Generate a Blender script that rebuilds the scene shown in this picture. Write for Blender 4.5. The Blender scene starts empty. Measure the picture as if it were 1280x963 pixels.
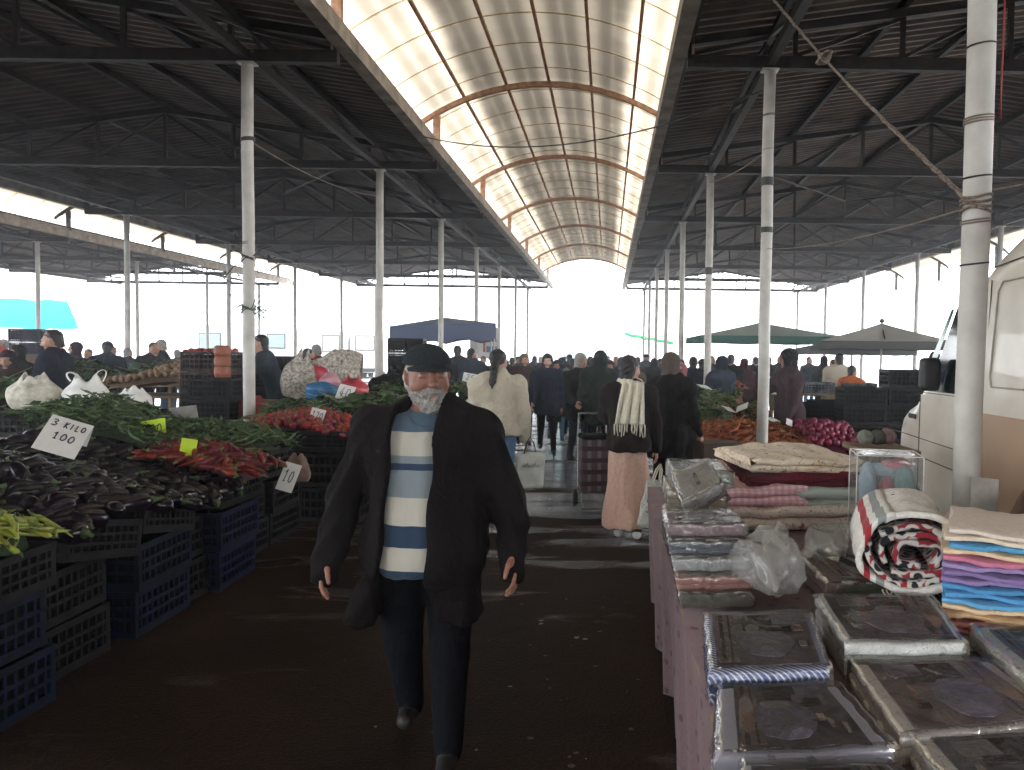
import bpy, math, random
import numpy as np
from mathutils import Vector, Matrix, Euler
R = math.radians
rnd = random.Random(7)
SC = bpy.context.scene
COL = SC.collection

# ------------------------------------------------------------------ camera
EYE = Vector((0, 0, 1.62))
PITCH, ROLL = math.atan(0.0395), 0.013
CM = (Matrix.Rotation(math.pi/2 - PITCH, 4, 'X') @ Matrix.Rotation(ROLL, 4, 'Z'))
cd = bpy.data.cameras.new('camera'); cam = bpy.data.objects.new('camera', cd); COL.objects.link(cam)
cam.matrix_world = Matrix.Translation(EYE) @ CM
cd.sensor_fit = 'HORIZONTAL'; cd.sensor_width = 36; cd.lens = 36*1000/1280
cd.shift_x = -120/1280; cd.clip_start = 0.05; cd.clip_end = 2000
SC.camera = cam
def at(px, py, Y):
    """the point at depth Y that the photograph shows at this pixel"""
    v = CM.to_3x3() @ Vector(((px-760)/1000, (481.5-py)/1000, -1))
    v *= Y/v.y
    return EYE + v
def atz(px, py, z):
    v = CM.to_3x3() @ Vector(((px-760)/1000, (481.5-py)/1000, -1))
    v *= (z-EYE.z)/v.z
    return EYE + v

# ------------------------------------------------------------------ materials
MATS = {}
def nodes(m):
    m.use_nodes = True
    return m.node_tree.nodes, m.node_tree.links, m.node_tree.nodes['Principled BSDF']
def mat(name, col, rough=.7, metal=0, spec=.5, var=.15, scale=12, bump=0, bscale=None, objvar=0, trans=0, coat=0, sheen=0, dark=None, detail=5, emis=None, co='Object', sss=0, wrinkle=0):
    """plain painted / woven / grown surface: colour broken by noise, optional bump and per-object shift"""
    if name in MATS: return MATS[name]
    m = bpy.data.materials.new(name); N, L, B = nodes(m)
    tc = N.new('ShaderNodeTexCoord')
    nz = N.new('ShaderNodeTexNoise'); nz.inputs['Scale'].default_value = scale; nz.inputs['Detail'].default_value = detail
    L.new(tc.outputs[co], nz.inputs['Vector'])
    rp = N.new('ShaderNodeValToRGB')
    c2 = dark if dark else [c*(1-var*2) for c in col]
    c1 = [min(1, c*(1+var)) for c in col] if not dark else col
    rp.color_ramp.elements[0].position = .32; rp.color_ramp.elements[1].position = .68
    rp.color_ramp.elements[0].color = (*c2, 1); rp.color_ramp.elements[1].color = (*c1, 1)
    L.new(nz.outputs['Fac'], rp.inputs['Fac'])
    out = rp.outputs['Color']
    if objvar:
        oi = N.new('ShaderNodeObjectInfo'); hs = N.new('ShaderNodeHueSaturation')
        mr = N.new('ShaderNodeMapRange'); mr.inputs['To Min'].default_value = 1-objvar; mr.inputs['To Max'].default_value = 1+objvar
        L.new(oi.outputs['Random'], mr.inputs['Value']); L.new(mr.outputs['Result'], hs.inputs['Value'])
        mh = N.new('ShaderNodeMapRange'); mh.inputs['To Min'].default_value = .5-objvar*.05; mh.inputs['To Max'].default_value = .5+objvar*.05
        L.new(oi.outputs['Random'], mh.inputs['Value']); L.new(mh.outputs['Result'], hs.inputs['Hue'])
        L.new(out, hs.inputs['Color']); out = hs.outputs['Color']
    L.new(out, B.inputs['Base Color'])
    B.inputs['Roughness'].default_value = rough; B.inputs['Metallic'].default_value = metal
    B.inputs['Specular IOR Level'].default_value = spec
    B.inputs['Coat Weight'].default_value = coat
    if sheen: B.inputs['Sheen Weight'].default_value = sheen
    if sss:
        B.inputs['Subsurface Weight'].default_value = sss; B.inputs['Subsurface Radius'].default_value = (.01, .004, .002); B.inputs['Subsurface Scale'].default_value = 1
    if bump:
        n2 = N.new('ShaderNodeTexNoise'); n2.inputs['Scale'].default_value = bscale or scale*4; n2.inputs['Detail'].default_value = 4
        L.new(tc.outputs[co], n2.inputs['Vector'])
        bp = N.new('ShaderNodeBump'); bp.inputs['Strength'].default_value = bump; bp.inputs['Distance'].default_value = .01
        L.new(n2.outputs['Fac'], bp.inputs['Height']); L.new(bp.outputs['Normal'], B.inputs['Normal'])
        if wrinkle:
            mp = N.new('ShaderNodeMapping'); mp.inputs['Scale'].default_value = (1, 1, .55); L.new(tc.outputs[co], mp.inputs['Vector'])
            n3 = N.new('ShaderNodeTexNoise'); n3.inputs['Scale'].default_value = 11; n3.inputs['Detail'].default_value = 3; n3.inputs['Distortion'].default_value = 1.6; L.new(mp.outputs['Vector'], n3.inputs['Vector'])
            b3 = N.new('ShaderNodeBump'); b3.inputs['Strength'].default_value = wrinkle; b3.inputs['Distance'].default_value = .035; L.new(n3.outputs['Fac'], b3.inputs['Height']); L.new(b3.outputs['Normal'], bp.inputs['Normal'])
    MATS[name] = m
    return m
def film(name, gloss=.3, tint=(1, 1, 1), milky=0.0, rough=.12, wr=9, amp=.5):
    """crinkled clear plastic film"""
    if name in MATS: return MATS[name]
    m = bpy.data.materials.new(name); N, L, B = nodes(m); N.remove(B)
    tr = N.new('ShaderNodeBsdfTransparent'); tr.inputs['Color'].default_value = (*tint, 1)
    gl = N.new('ShaderNodeBsdfGlossy'); gl.inputs['Roughness'].default_value = rough
    df = N.new('ShaderNodeBsdfDiffuse'); df.inputs['Color'].default_value = (.8, .8, .77, 1)
    m1 = N.new('ShaderNodeMixShader'); m2 = N.new('ShaderNodeMixShader')
    m1.inputs['Fac'].default_value = milky
    fr = N.new('ShaderNodeFresnel'); fr.inputs['IOR'].default_value = 1.45
    ad = N.new('ShaderNodeMath'); ad.operation = 'MULTIPLY_ADD'; ad.inputs[1].default_value = .55; ad.inputs[2].default_value = gloss*.06
    tc = N.new('ShaderNodeTexCoord'); nz = N.new('ShaderNodeTexNoise'); nz.inputs['Scale'].default_value = wr; nz.inputs['Detail'].default_value = 3; nz.inputs['Distortion'].default_value = 1.2
    bp = N.new('ShaderNodeBump'); bp.inputs['Strength'].default_value = amp; bp.inputs['Distance'].default_value = .008
    L.new(tc.outputs['Object'], nz.inputs['Vector']); L.new(nz.outputs['Fac'], bp.inputs['Height'])
    L.new(bp.outputs['Normal'], gl.inputs['Normal']); L.new(bp.outputs['Normal'], fr.inputs['Normal'])
    L.new(fr.outputs['Fac'], ad.inputs[0])
    L.new(tr.outputs[0], m1.inputs[1]); L.new(df.outputs[0], m1.inputs[2])
    L.new(m1.outputs[0], m2.inputs[1]); L.new(gl.outputs[0], m2.inputs[2]); L.new(ad.outputs[0], m2.inputs['Fac'])
    L.new(m2.outputs[0], N['Material Output'].inputs['Surface'])
    MATS[name] = m
    return m

# ------------------------------------------------------------------ mesh building
class MB:
    def __init__(s): s.v = []; s.f = []; s.m = []
    def add(s, vs, fs, mi=0):
        o = len(s.v); s.v += [tuple(p) for p in vs]; s.f += [tuple(i+o for i in f) for f in fs]; s.m += [mi]*len(fs)
    def box(s, c, h, rot=None, mi=0, taper=1):
        c = Vector(c); vs = []
        for z in (-1, 1):
            k = taper if z > 0 else 1
            for x, y in ((-1, -1), (1, -1), (1, 1), (-1, 1)):
                p = Vector((x*h[0]*k, y*h[1]*k, z*h[2]))
                if rot is not None: p = rot @ p
                vs.append(c+p)
        s.add(vs, [(3, 2, 1, 0), (4, 5, 6, 7), (0, 1, 5, 4), (1, 2, 6, 5), (2, 3, 7, 6), (3, 0, 4, 7)], mi)
    def bx(s, x0, x1, y0, y1, z0, z1, mi=0): s.box(((x0+x1)/2, (y0+y1)/2, (z0+z1)/2), ((x1-x0)/2, (y1-y0)/2, (z1-z0)/2), None, mi)
    def bar(s, a, b, w, h=None, mi=0):
        """square bar from a to b"""
        a, b = Vector(a), Vector(b); h = h or w; d = (b-a); l = d.length; d.normalize()
        up = Vector((0, 0, 1)) if abs(d.z) < .95 else Vector((0, 1, 0))
        sx = d.cross(up).normalized(); sz = sx.cross(d)
        s.box((a+b)/2, (w/2, l/2, h/2), Matrix((sx, d, sz)).transposed(), mi)
    def tube(s, pts, r, n=10, mi=0, cap=True, flat=1):
        pts = [Vector(p) for p in pts]; rs = r if isinstance(r, (list, tuple)) else [r]*len(pts)
        vs = []; fs = []; prev = None
        for i, p in enumerate(pts):
            d = (pts[min(i+1, len(pts)-1)]-pts[max(i-1, 0)]).normalized()
            if prev is None:
                u = Vector((0, 0, 1)) if abs(d.z) < .9 else Vector((0, 1, 0))
                sx = d.cross(u).normalized()
            else:
                sx = (prev-d*prev.dot(d)).normalized()
            prev = sx; sy = d.cross(sx)
            for k in range(n):
                a = 2*math.pi*k/n
                vs.append(p+(sx*math.cos(a)+sy*math.sin(a)*flat)*rs[i])
        for i in range(len(pts)-1):
            for k in range(n):
                k2 = (k+1) % n
                fs.append((i*n+k, i*n+k2, (i+1)*n+k2, (i+1)*n+k))
        if cap:
            fs.append(tuple(range(n-1, -1, -1))); fs.append(tuple((len(pts)-1)*n+k for k in range(n)))
        s.add(vs, fs, mi)
    def lathe(s, prof, n=16, c=(0, 0, 0), mi=0, sq=(1, 1), wob=None):
        vs = []; fs = []
        for i, (r, z) in enumerate(prof):
            for k in range(n):
                a = 2*math.pi*k/n; q = r*(wob(a, z) if wob else 1)
                vs.append((c[0]+q*math.cos(a)*sq[0], c[1]+q*math.sin(a)*sq[1], c[2]+z))
        for i in range(len(prof)-1):
            for k in range(n):
                k2 = (k+1) % n
                fs.append((i*n+k, i*n+k2, (i+1)*n+k2, (i+1)*n+k))
        fs.append(tuple(range(n-1, -1, -1))); fs.append(tuple((len(prof)-1)*n+k for k in range(n)))
        s.add(vs, fs, mi)
    def grid(s, P, mi=0, flip=False):
        """P[i][j] points"""
        a, b = len(P), len(P[0]); vs = [p for row in P for p in row]; fs = []
        for i in range(a-1):
            for j in range(b-1):
                f = (i*b+j, i*b+j+1, (i+1)*b+j+1, (i+1)*b+j)
                fs.append(f[::-1] if flip else f)
        s.add(vs, fs, mi)
    def mesh(s, name, mats, smooth=False):
        me = bpy.data.meshes.new(name); me.from_pydata(s.v, [], s.f)
        for m in (mats if isinstance(mats, (list, tuple)) else [mats]): me.materials.append(m)
        me.polygons.foreach_set('material_index', s.m)
        if smooth: me.polygons.foreach_set('use_smooth', [True]*len(s.f))
        me.update()
        return me
    def obj(s, name, mats, parent=None, smooth=False, loc=(0, 0, 0)):
        return link(name, s.mesh(name, mats, smooth), parent, loc)
def link(name, me, parent=None, loc=(0, 0, 0), rot=None):
    o = bpy.data.objects.new(name, me); COL.objects.link(o)
    o.location = loc
    if rot is not None: o.rotation_euler = rot
    if parent: o.parent = parent
    return o
def tag(o, label=None, cat=None, group=None, kind=None):
    if label: o['label'] = label
    if cat: o['category'] = cat
    if group: o['group'] = group
    if kind: o['kind'] = kind
    return o
def thing(name, label, cat, loc=(0, 0, 0), rz=0, group=None):
    o = link(name, None, None, loc, (0, 0, rz)); o.empty_display_size = .1
    return tag(o, label, cat, group)
def bevel(o, w, seg=2, ang=40):
    b = o.modifiers.new('bevel', 'BEVEL'); b.width = w; b.segments = seg; b.limit_method = 'ANGLE'; b.angle_limit = R(ang)
    return o
def subsurf(o, n=1):
    m = o.modifiers.new('sub', 'SUBSURF'); m.levels = n; m.render_levels = n
    return o
def dup(o, loc=None, rot=None, scale=None, label=None, group=None, parent=None):
    c = o.copy(); COL.objects.link(c)
    if loc is not None: c.location = loc
    if rot is not None: c.rotation_euler = rot
    if scale is not None: c.scale = scale
    if label: c['label'] = label
    if group: c['group'] = group
    if parent: c.parent = parent
    for ch in o.children: dup(ch, parent=c)
    return c

# ------------------------------------------------------------------ signed distance bodies
def L2(v): return np.sqrt((v*v).sum(-1))
class SD:
    """a list of smooth-blended primitives meshed by surface nets"""
    def __init__(s): s.p = []
    def cap(s, a, b, ra, rb=None, sq=1, m=0, k=.03, op='+'):
        s.p.append(('c', np.array(a, float), np.array(b, float), ra, ra if rb is None else rb, sq, m, k, op)); return s
    def ell(s, c, r, rot=None, m=0, k=.03, op='+'):
        s.p.append(('e', np.array(c, float), np.array(r, float), None if rot is None else np.array(Euler(rot).to_matrix()), 0, 0, m, k, op)); return s
    def box(s, c, h, rd=.01, rot=None, m=0, k=.01, op='+'):
        s.p.append(('b', np.array(c, float), np.array(h, float), None if rot is None else np.array(Euler(rot).to_matrix()), rd, 0, m, k, op)); return s
    def d(s, p, q):
        if q[0] == 'c':
            a, b = q[1], q[2]; ab = b-a; pa = p-a
            t = np.clip((pa@ab)/max(1e-9, ab@ab), 0, 1)
            v = pa-t[..., None]*ab
            if q[5] != 1: v = v*np.array([1, 1/q[5], 1])
            d = L2(v)-(q[3]+t*(q[4]-q[3]))
            return d*min(1, q[5]) if q[5] != 1 else d
        v = p-q[1]
        if q[3] is not None: v = v@q[3]
        if q[0] == 'e':
            k0 = L2(v/q[2]); k1 = L2(v/(q[2]*q[2]))+1e-9
            return k0*(k0-1)/k1
        w = np.abs(v)-q[2]+q[4]
        return L2(np.maximum(w, 0))+np.minimum(w.max(-1), 0)-q[4]
    def field(s, p, noise=0, nscale=9, seed=0, extra=None):
        F = np.full(p.shape[:-1], 9., np.float32)
        for q in s.p:
            D = s.d(p, q); k = q[7]
            if q[8] == '+':
                h = np.maximum(k-np.abs(F-D), 0)/k; F = np.minimum(F, D)-h*h*k/4
            else:
                h = np.maximum(k-np.abs(F+D), 0)/k; F = np.maximum(F, -D)+h*h*k/4
        if noise:
            g = np.random.default_rng(seed)
            for o in range(5):
                w = g.normal(size=3)*nscale*(1+.7*o)*np.array([1, 1, .6]); F += noise/(1+.6*o)*np.sin(p@w+g.uniform(0, 6))
        if extra is not None: F = extra(p, F)
        return F
    def bounds(s):
        lo, hi = [], []
        for q in s.p:
            if q[8] != '+': continue
            if q[0] == 'c':
                r = max(q[3], q[4])*max(1, q[5]); lo.append(np.minimum(q[1], q[2])-r); hi.append(np.maximum(q[1], q[2])+r)
            else:
                r = q[2].max() if q[3] is not None else q[2]
                if q[0] == 'b' and q[3] is not None: r = np.linalg.norm(q[2])
                lo.append(q[1]-r); hi.append(q[1]+r)
        return np.min(lo, 0), np.max(hi, 0)
    def nets(s, h, noise=0, nscale=9, seed=0, extra=None, relax=1):
        lo, hi = s.bounds(); lo = lo-2.5*h-noise*2; hi = hi+2.5*h+noise*2
        n = np.ceil((hi-lo)/h).astype(int)+1
        ax = [lo[i]+h*np.arange(n[i]) for i in range(3)]
        P = np.stack(np.meshgrid(*ax, indexing='ij'), -1).astype(np.float32)
        F = s.field(P, noise, nscale, seed, extra).astype(np.float32)
        F[0] = F[-1] = 1; F[:, 0] = F[:, -1] = 1; F[:, :, 0] = F[:, :, -1] = 1
        S = F < 0
        C = np.zeros(np.array(S.shape)-1, np.int8)
        for a in (0, 1):
            for b in (0, 1):
                for c in (0, 1): C += S[a:S.shape[0]-1+a, b:S.shape[1]-1+b, c:S.shape[2]-1+c]
        I = np.argwhere((C > 0) & (C < 8)); idx = np.full(C.shape, -1, np.int32); idx[tuple(I.T)] = np.arange(len(I))
        acc = np.zeros((len(I), 3)); cnt = np.zeros(len(I))
        cor = [(a, b, c) for a in (0, 1) for b in (0, 1) for c in (0, 1)]
        V = {o: F[I[:, 0]+o[0], I[:, 1]+o[1], I[:, 2]+o[2]] for o in cor}
        for o0 in cor:
            for axx in range(3):
                if o0[axx]: continue
                o1 = list(o0); o1[axx] = 1; o1 = tuple(o1)
                A, B = V[o0], V[o1]; mk = (A < 0) != (B < 0)
                t = np.where(mk, A/np.where(A == B, 1, A-B), 0)
                q = np.array(o0)+t[:, None]*(np.array(o1)-np.array(o0))
                acc += q*mk[:, None]; cnt += mk
        verts = (I+acc/cnt[:, None])*h+lo
        faces = []
        for axx in range(3):
            sl0 = [slice(1, -1)]*3; sl0[axx] = slice(0, -1); sl1 = list(sl0); sl1[axx] = slice(1, None)
            A, B = S[tuple(sl0)], S[tuple(sl1)]
            E = np.argwhere(A != B); off = np.array([1, 1, 1]); off[axx] = 0
            g = E+off
            u, w = [(1, 2), (2, 0), (0, 1)][axx]
            du = np.zeros(3, int); du[u] = 1; dw = np.zeros(3, int); dw[w] = 1
            q = np.stack([idx[tuple((g-du-dw).T)], idx[tuple((g-dw).T)], idx[tuple(g.T)], idx[tuple((g-du).T)]], 1)
            inn = S[tuple(g.T)]
            q[~inn] = q[~inn][:, ::-1]
            faces.append(q)
        faces = np.concatenate(faces)
        faces = faces[(faces >= 0).all(1)]
        for _ in range(relax):
            nb = np.zeros_like(verts); c2 = np.zeros(len(verts))
            for i in range(4):
                np.add.at(nb, faces[:, i], verts[faces[:, (i+1) % 4]]+verts[faces[:, (i+3) % 4]]); np.add.at(c2, faces[:, i], 2)
            verts = verts*.5+.5*nb/np.maximum(c2, 1)[:, None]
        fc = verts[faces].mean(1); best = np.full(len(fc), 9.); mi = np.zeros(len(fc), int)
        for q in s.p:
            if q[8] != '+': continue
            D = s.d(fc, q); b = D < best; best[b] = D[b]; mi[b] = q[6]
        return verts, faces, mi
def arrmesh(name, parts, mats):
    """parts: list of (verts, faces, material indices) joined into one smooth mesh"""
    vs, fs, ms, o = [], [], [], 0
    for v, f, m in parts: vs.append(v); fs.append(f+o); ms.append(m); o += len(v)
    vs = np.concatenate(vs); fs = np.concatenate(fs); ms = np.concatenate(ms)
    me = bpy.data.meshes.new(name)
    me.vertices.add(len(vs)); me.vertices.foreach_set('co', vs.astype(np.float32).ravel())
    me.loops.add(len(fs)*4); me.loops.foreach_set('vertex_index', fs.astype(np.int32).ravel())
    me.polygons.add(len(fs)); me.polygons.foreach_set('loop_start', np.arange(len(fs), dtype=np.int32)*4)
    for m in mats: me.materials.append(m)
    me.polygons.foreach_set('material_index', ms.astype(np.int32))
    me.polygons.foreach_set('use_smooth', np.ones(len(fs), bool))
    me.update(calc_edges=True); me.validate()
    return me
# ------------------------------------------------------------------ light
SUN_EL, SUN_AZ = R(52), R(35)
w = bpy.data.worlds.new('World'); SC.world = w; w.use_nodes = True
wn, wl = w.node_tree.nodes, w.node_tree.links
sky = wn.new('ShaderNodeTexSky'); sky.sky_type = 'NISHITA'; sky.sun_disc = False
sky.sun_elevation = SUN_EL; sky.sun_rotation = SUN_AZ; sky.dust_density = 1; sky.air_density = 1.0; sky.ozone_density = 1
hs_ = wn.new('ShaderNodeHueSaturation'); hs_.inputs['Saturation'].default_value = .25; wl.new(sky.outputs['Color'], hs_.inputs['Color'])
ov = wn.new('ShaderNodeMix'); ov.data_type = 'RGBA'; ov.inputs['Factor'].default_value = .6; ov.inputs[7].default_value = (15, 15.3, 15.8, 1)   # overcast layer under the clear-sky model
wl.new(hs_.outputs['Color'], ov.inputs[6]); wl.new(ov.outputs[2], wn['Background'].inputs['Color']); wn['Background'].inputs['Strength'].default_value = .15
sd = bpy.data.lights.new('sun', 'SUN'); sd.energy = 1.5; sd.angle = R(14); sd.color = (1, .95, .87)
so = bpy.data.objects.new('sun', sd); COL.objects.link(so)
dirn = Vector((math.sin(SUN_AZ)*math.cos(SUN_EL), math.cos(SUN_AZ)*math.cos(SUN_EL), math.sin(SUN_EL)))
so.rotation_euler = dirn.to_track_quat('Z', 'Y').to_euler(); so.location = (0, 0, 30)
vs_ = SC.view_settings; vs_.view_transform = 'Standard'; vs_.look = 'None'; vs_.exposure = 2.1; vs_.gamma = 1
cy = SC.cycles
cy.use_denoising = True; cy.max_bounces = 8; cy.diffuse_bounces = 4; cy.glossy_bounces = 3; cy.transmission_bounces = 4; cy.transparent_max_bounces = 16
cy.caustics_reflective = False; cy.caustics_refractive = False; cy.sample_clamp_indirect = 6

# ------------------------------------------------------------------ ground
def ground_material():
    m = bpy.data.materials.new('wet_asphalt'); N, L, B = nodes(m)
    tc = N.new('ShaderNodeTexCoord')
    mpn = N.new('ShaderNodeMapping'); mpn.inputs['Scale'].default_value = (.45, 1.5, 1); L.new(tc.outputs['Object'], mpn.inputs['Vector'])
    def noise(sc, det=6, dis=0, vec=None):
        n = N.new('ShaderNodeTexNoise'); n.inputs['Scale'].default_value = sc; n.inputs['Detail'].default_value = det; n.inputs['Distortion'].default_value = dis
        L.new(vec or tc.outputs['Object'], n.inputs['Vector']); return n.outputs['Fac']
    def ramp(f, *st):
        r = N.new('ShaderNodeValToRGB'); e = r.color_ramp.elements
        while len(e) < len(st): e.new(.5)
        for i, (p, c) in enumerate(st): e[i].position = p; e[i].color = (*c, 1)
        L.new(f, r.inputs['Fac']); return r.outputs['Color']
    big = noise(.7, 6, .6); fine = noise(60, 4); mid = noise(7, 7)
    base = ramp(big, (.3, (.014, .0082, .0062)), (.55, (.026, .0155, .0115)), (.75, (.040, .025, .018)))
    grit = ramp(fine, (.35, (.55, .55, .55)), (.6, (1.15, 1.1, 1.05)), (.74, (1.25, 1.2, 1.15)), (.80, (3.2, 3, 2.8)))
    mx = N.new('ShaderNodeMix'); mx.data_type = 'RGBA'; mx.blend_type = 'MULTIPLY'; mx.inputs['Factor'].default_value = 1
    L.new(base, mx.inputs[6]); L.new(grit, mx.inputs[7])
    L.new(mx.outputs[2], B.inputs['Base Color'])
    # wet film lies thicker along the trodden middle of the aisle farther in
    sep = N.new('ShaderNodeSeparateXYZ'); L.new(tc.outputs['Object'], sep.inputs[0])
    far = N.new('ShaderNodeMapRange'); far.inputs['From Min'].default_value = 4.0; far.inputs['From Max'].default_value = 9; far.inputs['To Min'].default_value = -.18; far.inputs['To Max'].default_value = .13
    L.new(sep.outputs['Y'], far.inputs['Value'])
    ad = N.new('ShaderNodeMath'); L.new(noise(1.7, 9, .5, mpn.outputs['Vector']), ad.inputs[0]); L.new(far.outputs['Result'], ad.inputs[1])
    wet = ramp(ad.outputs[0], (.47, (.62, .62, .62)), (.58, (.16, .16, .16)), (.70, (.07, .07, .07)))
    L.new(wet, B.inputs['Roughness'])
    sr = N.new('ShaderNodeMapRange'); sr.inputs['From Min'].default_value = .1; sr.inputs['From Max'].default_value = .6; sr.inputs['To Min'].default_value = .55; sr.inputs['To Max'].default_value = .08
    L.new(wet, sr.inputs['Value']); L.new(sr.outputs['Result'], B.inputs['Specular IOR Level'])
    hm = N.new('ShaderNodeMath'); hm.operation = 'ADD'; L.new(fine, hm.inputs[0]); L.new(mid, hm.inputs[1])
    bp = N.new('ShaderNodeBump'); bp.inputs['Strength'].default_value = .55; bp.inputs['Distance'].default_value = .02
    L.new(hm.outputs[0], bp.inputs['Height']); L.new(bp.outputs['Normal'], B.inputs['Normal'])
    return m
g = MB(); g.grid([[(x, y, 0) for y in (-400, 900)] for x in (-700, 700)], flip=True)
tag(g.obj('ground', ground_material()), kind='structure')
g = MB(); conc = mat('dry_concrete', (.42, .41, .39), .9, var=.1, scale=.5, bump=.2)
g.bx(-60, 60, 41.5, 120, 0.0, .012); g.bx(-60, -28, -30, 41.49, 0, .012); g.bx(16.5, 60, -30, 41.49, 0, .012)
tag(g.obj('pavement', conc), kind='structure')

# ------------------------------------------------------------------ market roofs
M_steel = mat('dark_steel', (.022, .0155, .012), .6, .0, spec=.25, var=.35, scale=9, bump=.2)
M_rust = mat('rusty_steel', (.60, .37, .26), .8, .0, var=.3, scale=14, dark=(.34, .19, .12), bump=.3)
M_pipe = mat('grey_painted_pipe', (.62, .60, .56), .55, var=.12, scale=5, dark=(.45, .43, .39), bump=.15, bscale=60)
M_fascia = mat('weathered_gutter', (.30, .25, .20), .7, .2, var=.25, scale=4)
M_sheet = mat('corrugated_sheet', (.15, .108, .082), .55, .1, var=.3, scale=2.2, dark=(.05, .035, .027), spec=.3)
M_band = mat('old_tape', (.05, .05, .05), .6)
YK = [3.75+5*k for k in range(-2, 8)]
CH, EAVE, RIDGE = 4.70, 4.96, 5.62
def roof_z(x, a, b):
    c = (a+b)/2; return EAVE+(RIDGE-EAVE)*(1-abs(x-c)/abs(b-c))
def canopy(label, x0, x1, post_in, ks, y0, y1, slim=False):
    t = thing('market_canopy', label, 'market roof', ((x0+x1)/2, 0, 0))
    cx = (x0+x1)/2
    def part(mb, name, m, smooth=False):
        o = mb.obj(name, m, t, smooth, (-cx, 0, 0)); return o
    # corrugated sheets, one each side of the ridge
    pitch = .19
    for xa, xb in ((x0, cx), (cx, x1)):
        P = []; n = int((y1-y0)/pitch)
        for i in range(n):
            for dy, dz in ((0, 0), (.05, .035), (.10, .035), (.15, 0)):
                y = y0+i*pitch+dy
                P.append([(x, y, roof_z(x, x0, x1)+.16+dz) for x in (xa-(.05 if xa == x0 else 0), xb+(.05 if xb == x1 else 0))])
        m = MB(); m.grid(P); o = part(m, 'roof_sheet', M_sheet)
        sm = o.modifiers.new('t', 'SOLIDIFY'); sm.thickness = .004
    npan = 8; xs = [x0+(x1-x0)*i/npan for i in range(npan+1)]
    for x in xs:
        m = MB(); dx = .05 if x == x0 else -.05 if x == x1 else 0
        z = roof_z(x+dx, x0, x1)+.115
        m.bx(x+dx-.03, x+dx+.03, y0, y1, z-.05, z+.04); part(m, 'purlin', M_steel)
    for Y in ks:
        m = MB()
        m.bx(x0, x1, Y-.05, Y+.05, CH, CH+.13)
        for a, b in ((x0, cx), (cx, x1)):
            m.bar((a, Y, roof_z(a, x0, x1)+.02), (b, Y, roof_z(b, x0, x1)+.02), .08, .09)
        for i, x in enumerate(xs):
            if i in (0, npan):
                m.bx(x-.04 if i else x, x if i else x+.04, Y-.045, Y+.045, CH+.13, roof_z(x, x0, x1)); continue
            m.bx(x-.025, x+.025, Y-.025, Y+.025, CH+.13, roof_z(x, x0, x1)-.02)
        for i in range(npan):
            a, b = xs[i], xs[i+1]
            if i < npan/2: p, q = (a, CH+.14), (b, roof_z(b, x0, x1)-.03)
            else: p, q = (a, roof_z(a, x0, x1)-.03), (b, CH+.14)
            m.bar((p[0], Y+.005, p[1]), (q[0], Y+.005, q[1]), .04)
        part(m, 'truss', M_steel)
    d = abs(post_in-x0) if abs(post_in-x0) < abs(post_in-x1) else abs(post_in-x1)
    for px in (x0+d, x1-d):
        m = MB(); zt = roof_z(px, x0, x1)-.05
        m.bx(px-.045, px+.045, y0+.3, y1-.3, CH+.02, CH+.11)
        m.bx(px-.03, px+.03, y0+.3, y1-.3, zt-.03, zt+.03)
        for Y in ks[:-1]:
            for i in range(4):
                ya, yb = Y+5*i/4, Y+5*(i+1)/4
                m.bar((px, ya+.06, CH+.1 if i % 2 else zt), (px, yb-.06, zt if i % 2 else CH+.1), .035)
        part(m, 'lattice_girder', M_steel)
        # loose sway rods in the roof plane
    for j, Y in enumerate(ks[:-1]):
        if j % 2 == 0:
            m = MB(); m.tube([(x0+1.3, Y, CH+.2), ((x0+cx)/2+.6, Y+2.4, CH+.34), (cx, Y+4.9, CH+.5)], .02, 6); part(m, 'sway_rod', M_steel)
            m = MB(); m.tube([(x1-1.3, Y, CH+.2), ((x1+cx)/2-.6, Y+2.4, CH+.34), (cx, Y+4.9, CH+.5)], .02, 6); part(m, 'sway_rod', M_steel)
    for xe, s in ((x0, -1), (x1, 1)):
        m = MB()
        m.bx(min(xe+s*.012, xe+s*.03), max(xe+s*.012, xe+s*.03), y0, y1, EAVE-.14, EAVE+.14)
        m.bx(min(xe+s*.03, xe+s*.16), max(xe+s*.03, xe+s*.16), y0, y1, EAVE-.14, EAVE-.125)
        m.bx(min(xe+s*.16, xe+s*.172), max(xe+s*.16, xe+s*.172), y0, y1, EAVE-.14, EAVE+.04)
        part(m, 'gutter', M_fascia)
    return t, cx
def post_mb(x, Y, top=CH):
    m = MB(); z = [0, .6, 1.4, 2.2, 3, 3.8, top-.02]
    m.tube([(x+rnd.uniform(-.006, .006), Y+rnd.uniform(-.006, .006), q) for q in z], .0625, 20)
    m.bx(x-.11, x+.11, Y-.11, Y+.11, 0, .02); m.bx(x-.09, x+.09, Y-.07, Y+.07, top-.019, top-.004)
    return m
def bands(o_post, x, Y, zs, r=.066):
    for z, h, mt in zs:
        m = MB(); m.tube([(x, Y, z-h), (x, Y, z+h)], r, 20); m.obj('band', mt, o_post)
def posts(t, cx, x, ks):
    out = {}
    for Y in ks:
        m = post_mb(x, Y); out[Y] = m.obj('post', M_pipe, t, True, (-cx, 0, 0))
    return out
LX0, LX1 = -12.2, -2.95
RX0, RX1 = .81, 10.06
can_l, lc = canopy('dark corrugated market roof on lattice trusses over the vegetable stalls left of the skylight', LX0, LX1, -3.93, YK, -30, 40.2)  # both near roofs run on far behind the camera, unseen, to darken the foreground
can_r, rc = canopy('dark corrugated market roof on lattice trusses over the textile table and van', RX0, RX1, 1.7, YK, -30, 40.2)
can_f, fc_ = canopy('farther corrugated market roof beyond the bright gap on the left', -25.2, -15.95, -16.9, YK[3:], 8, 40.2)
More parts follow.
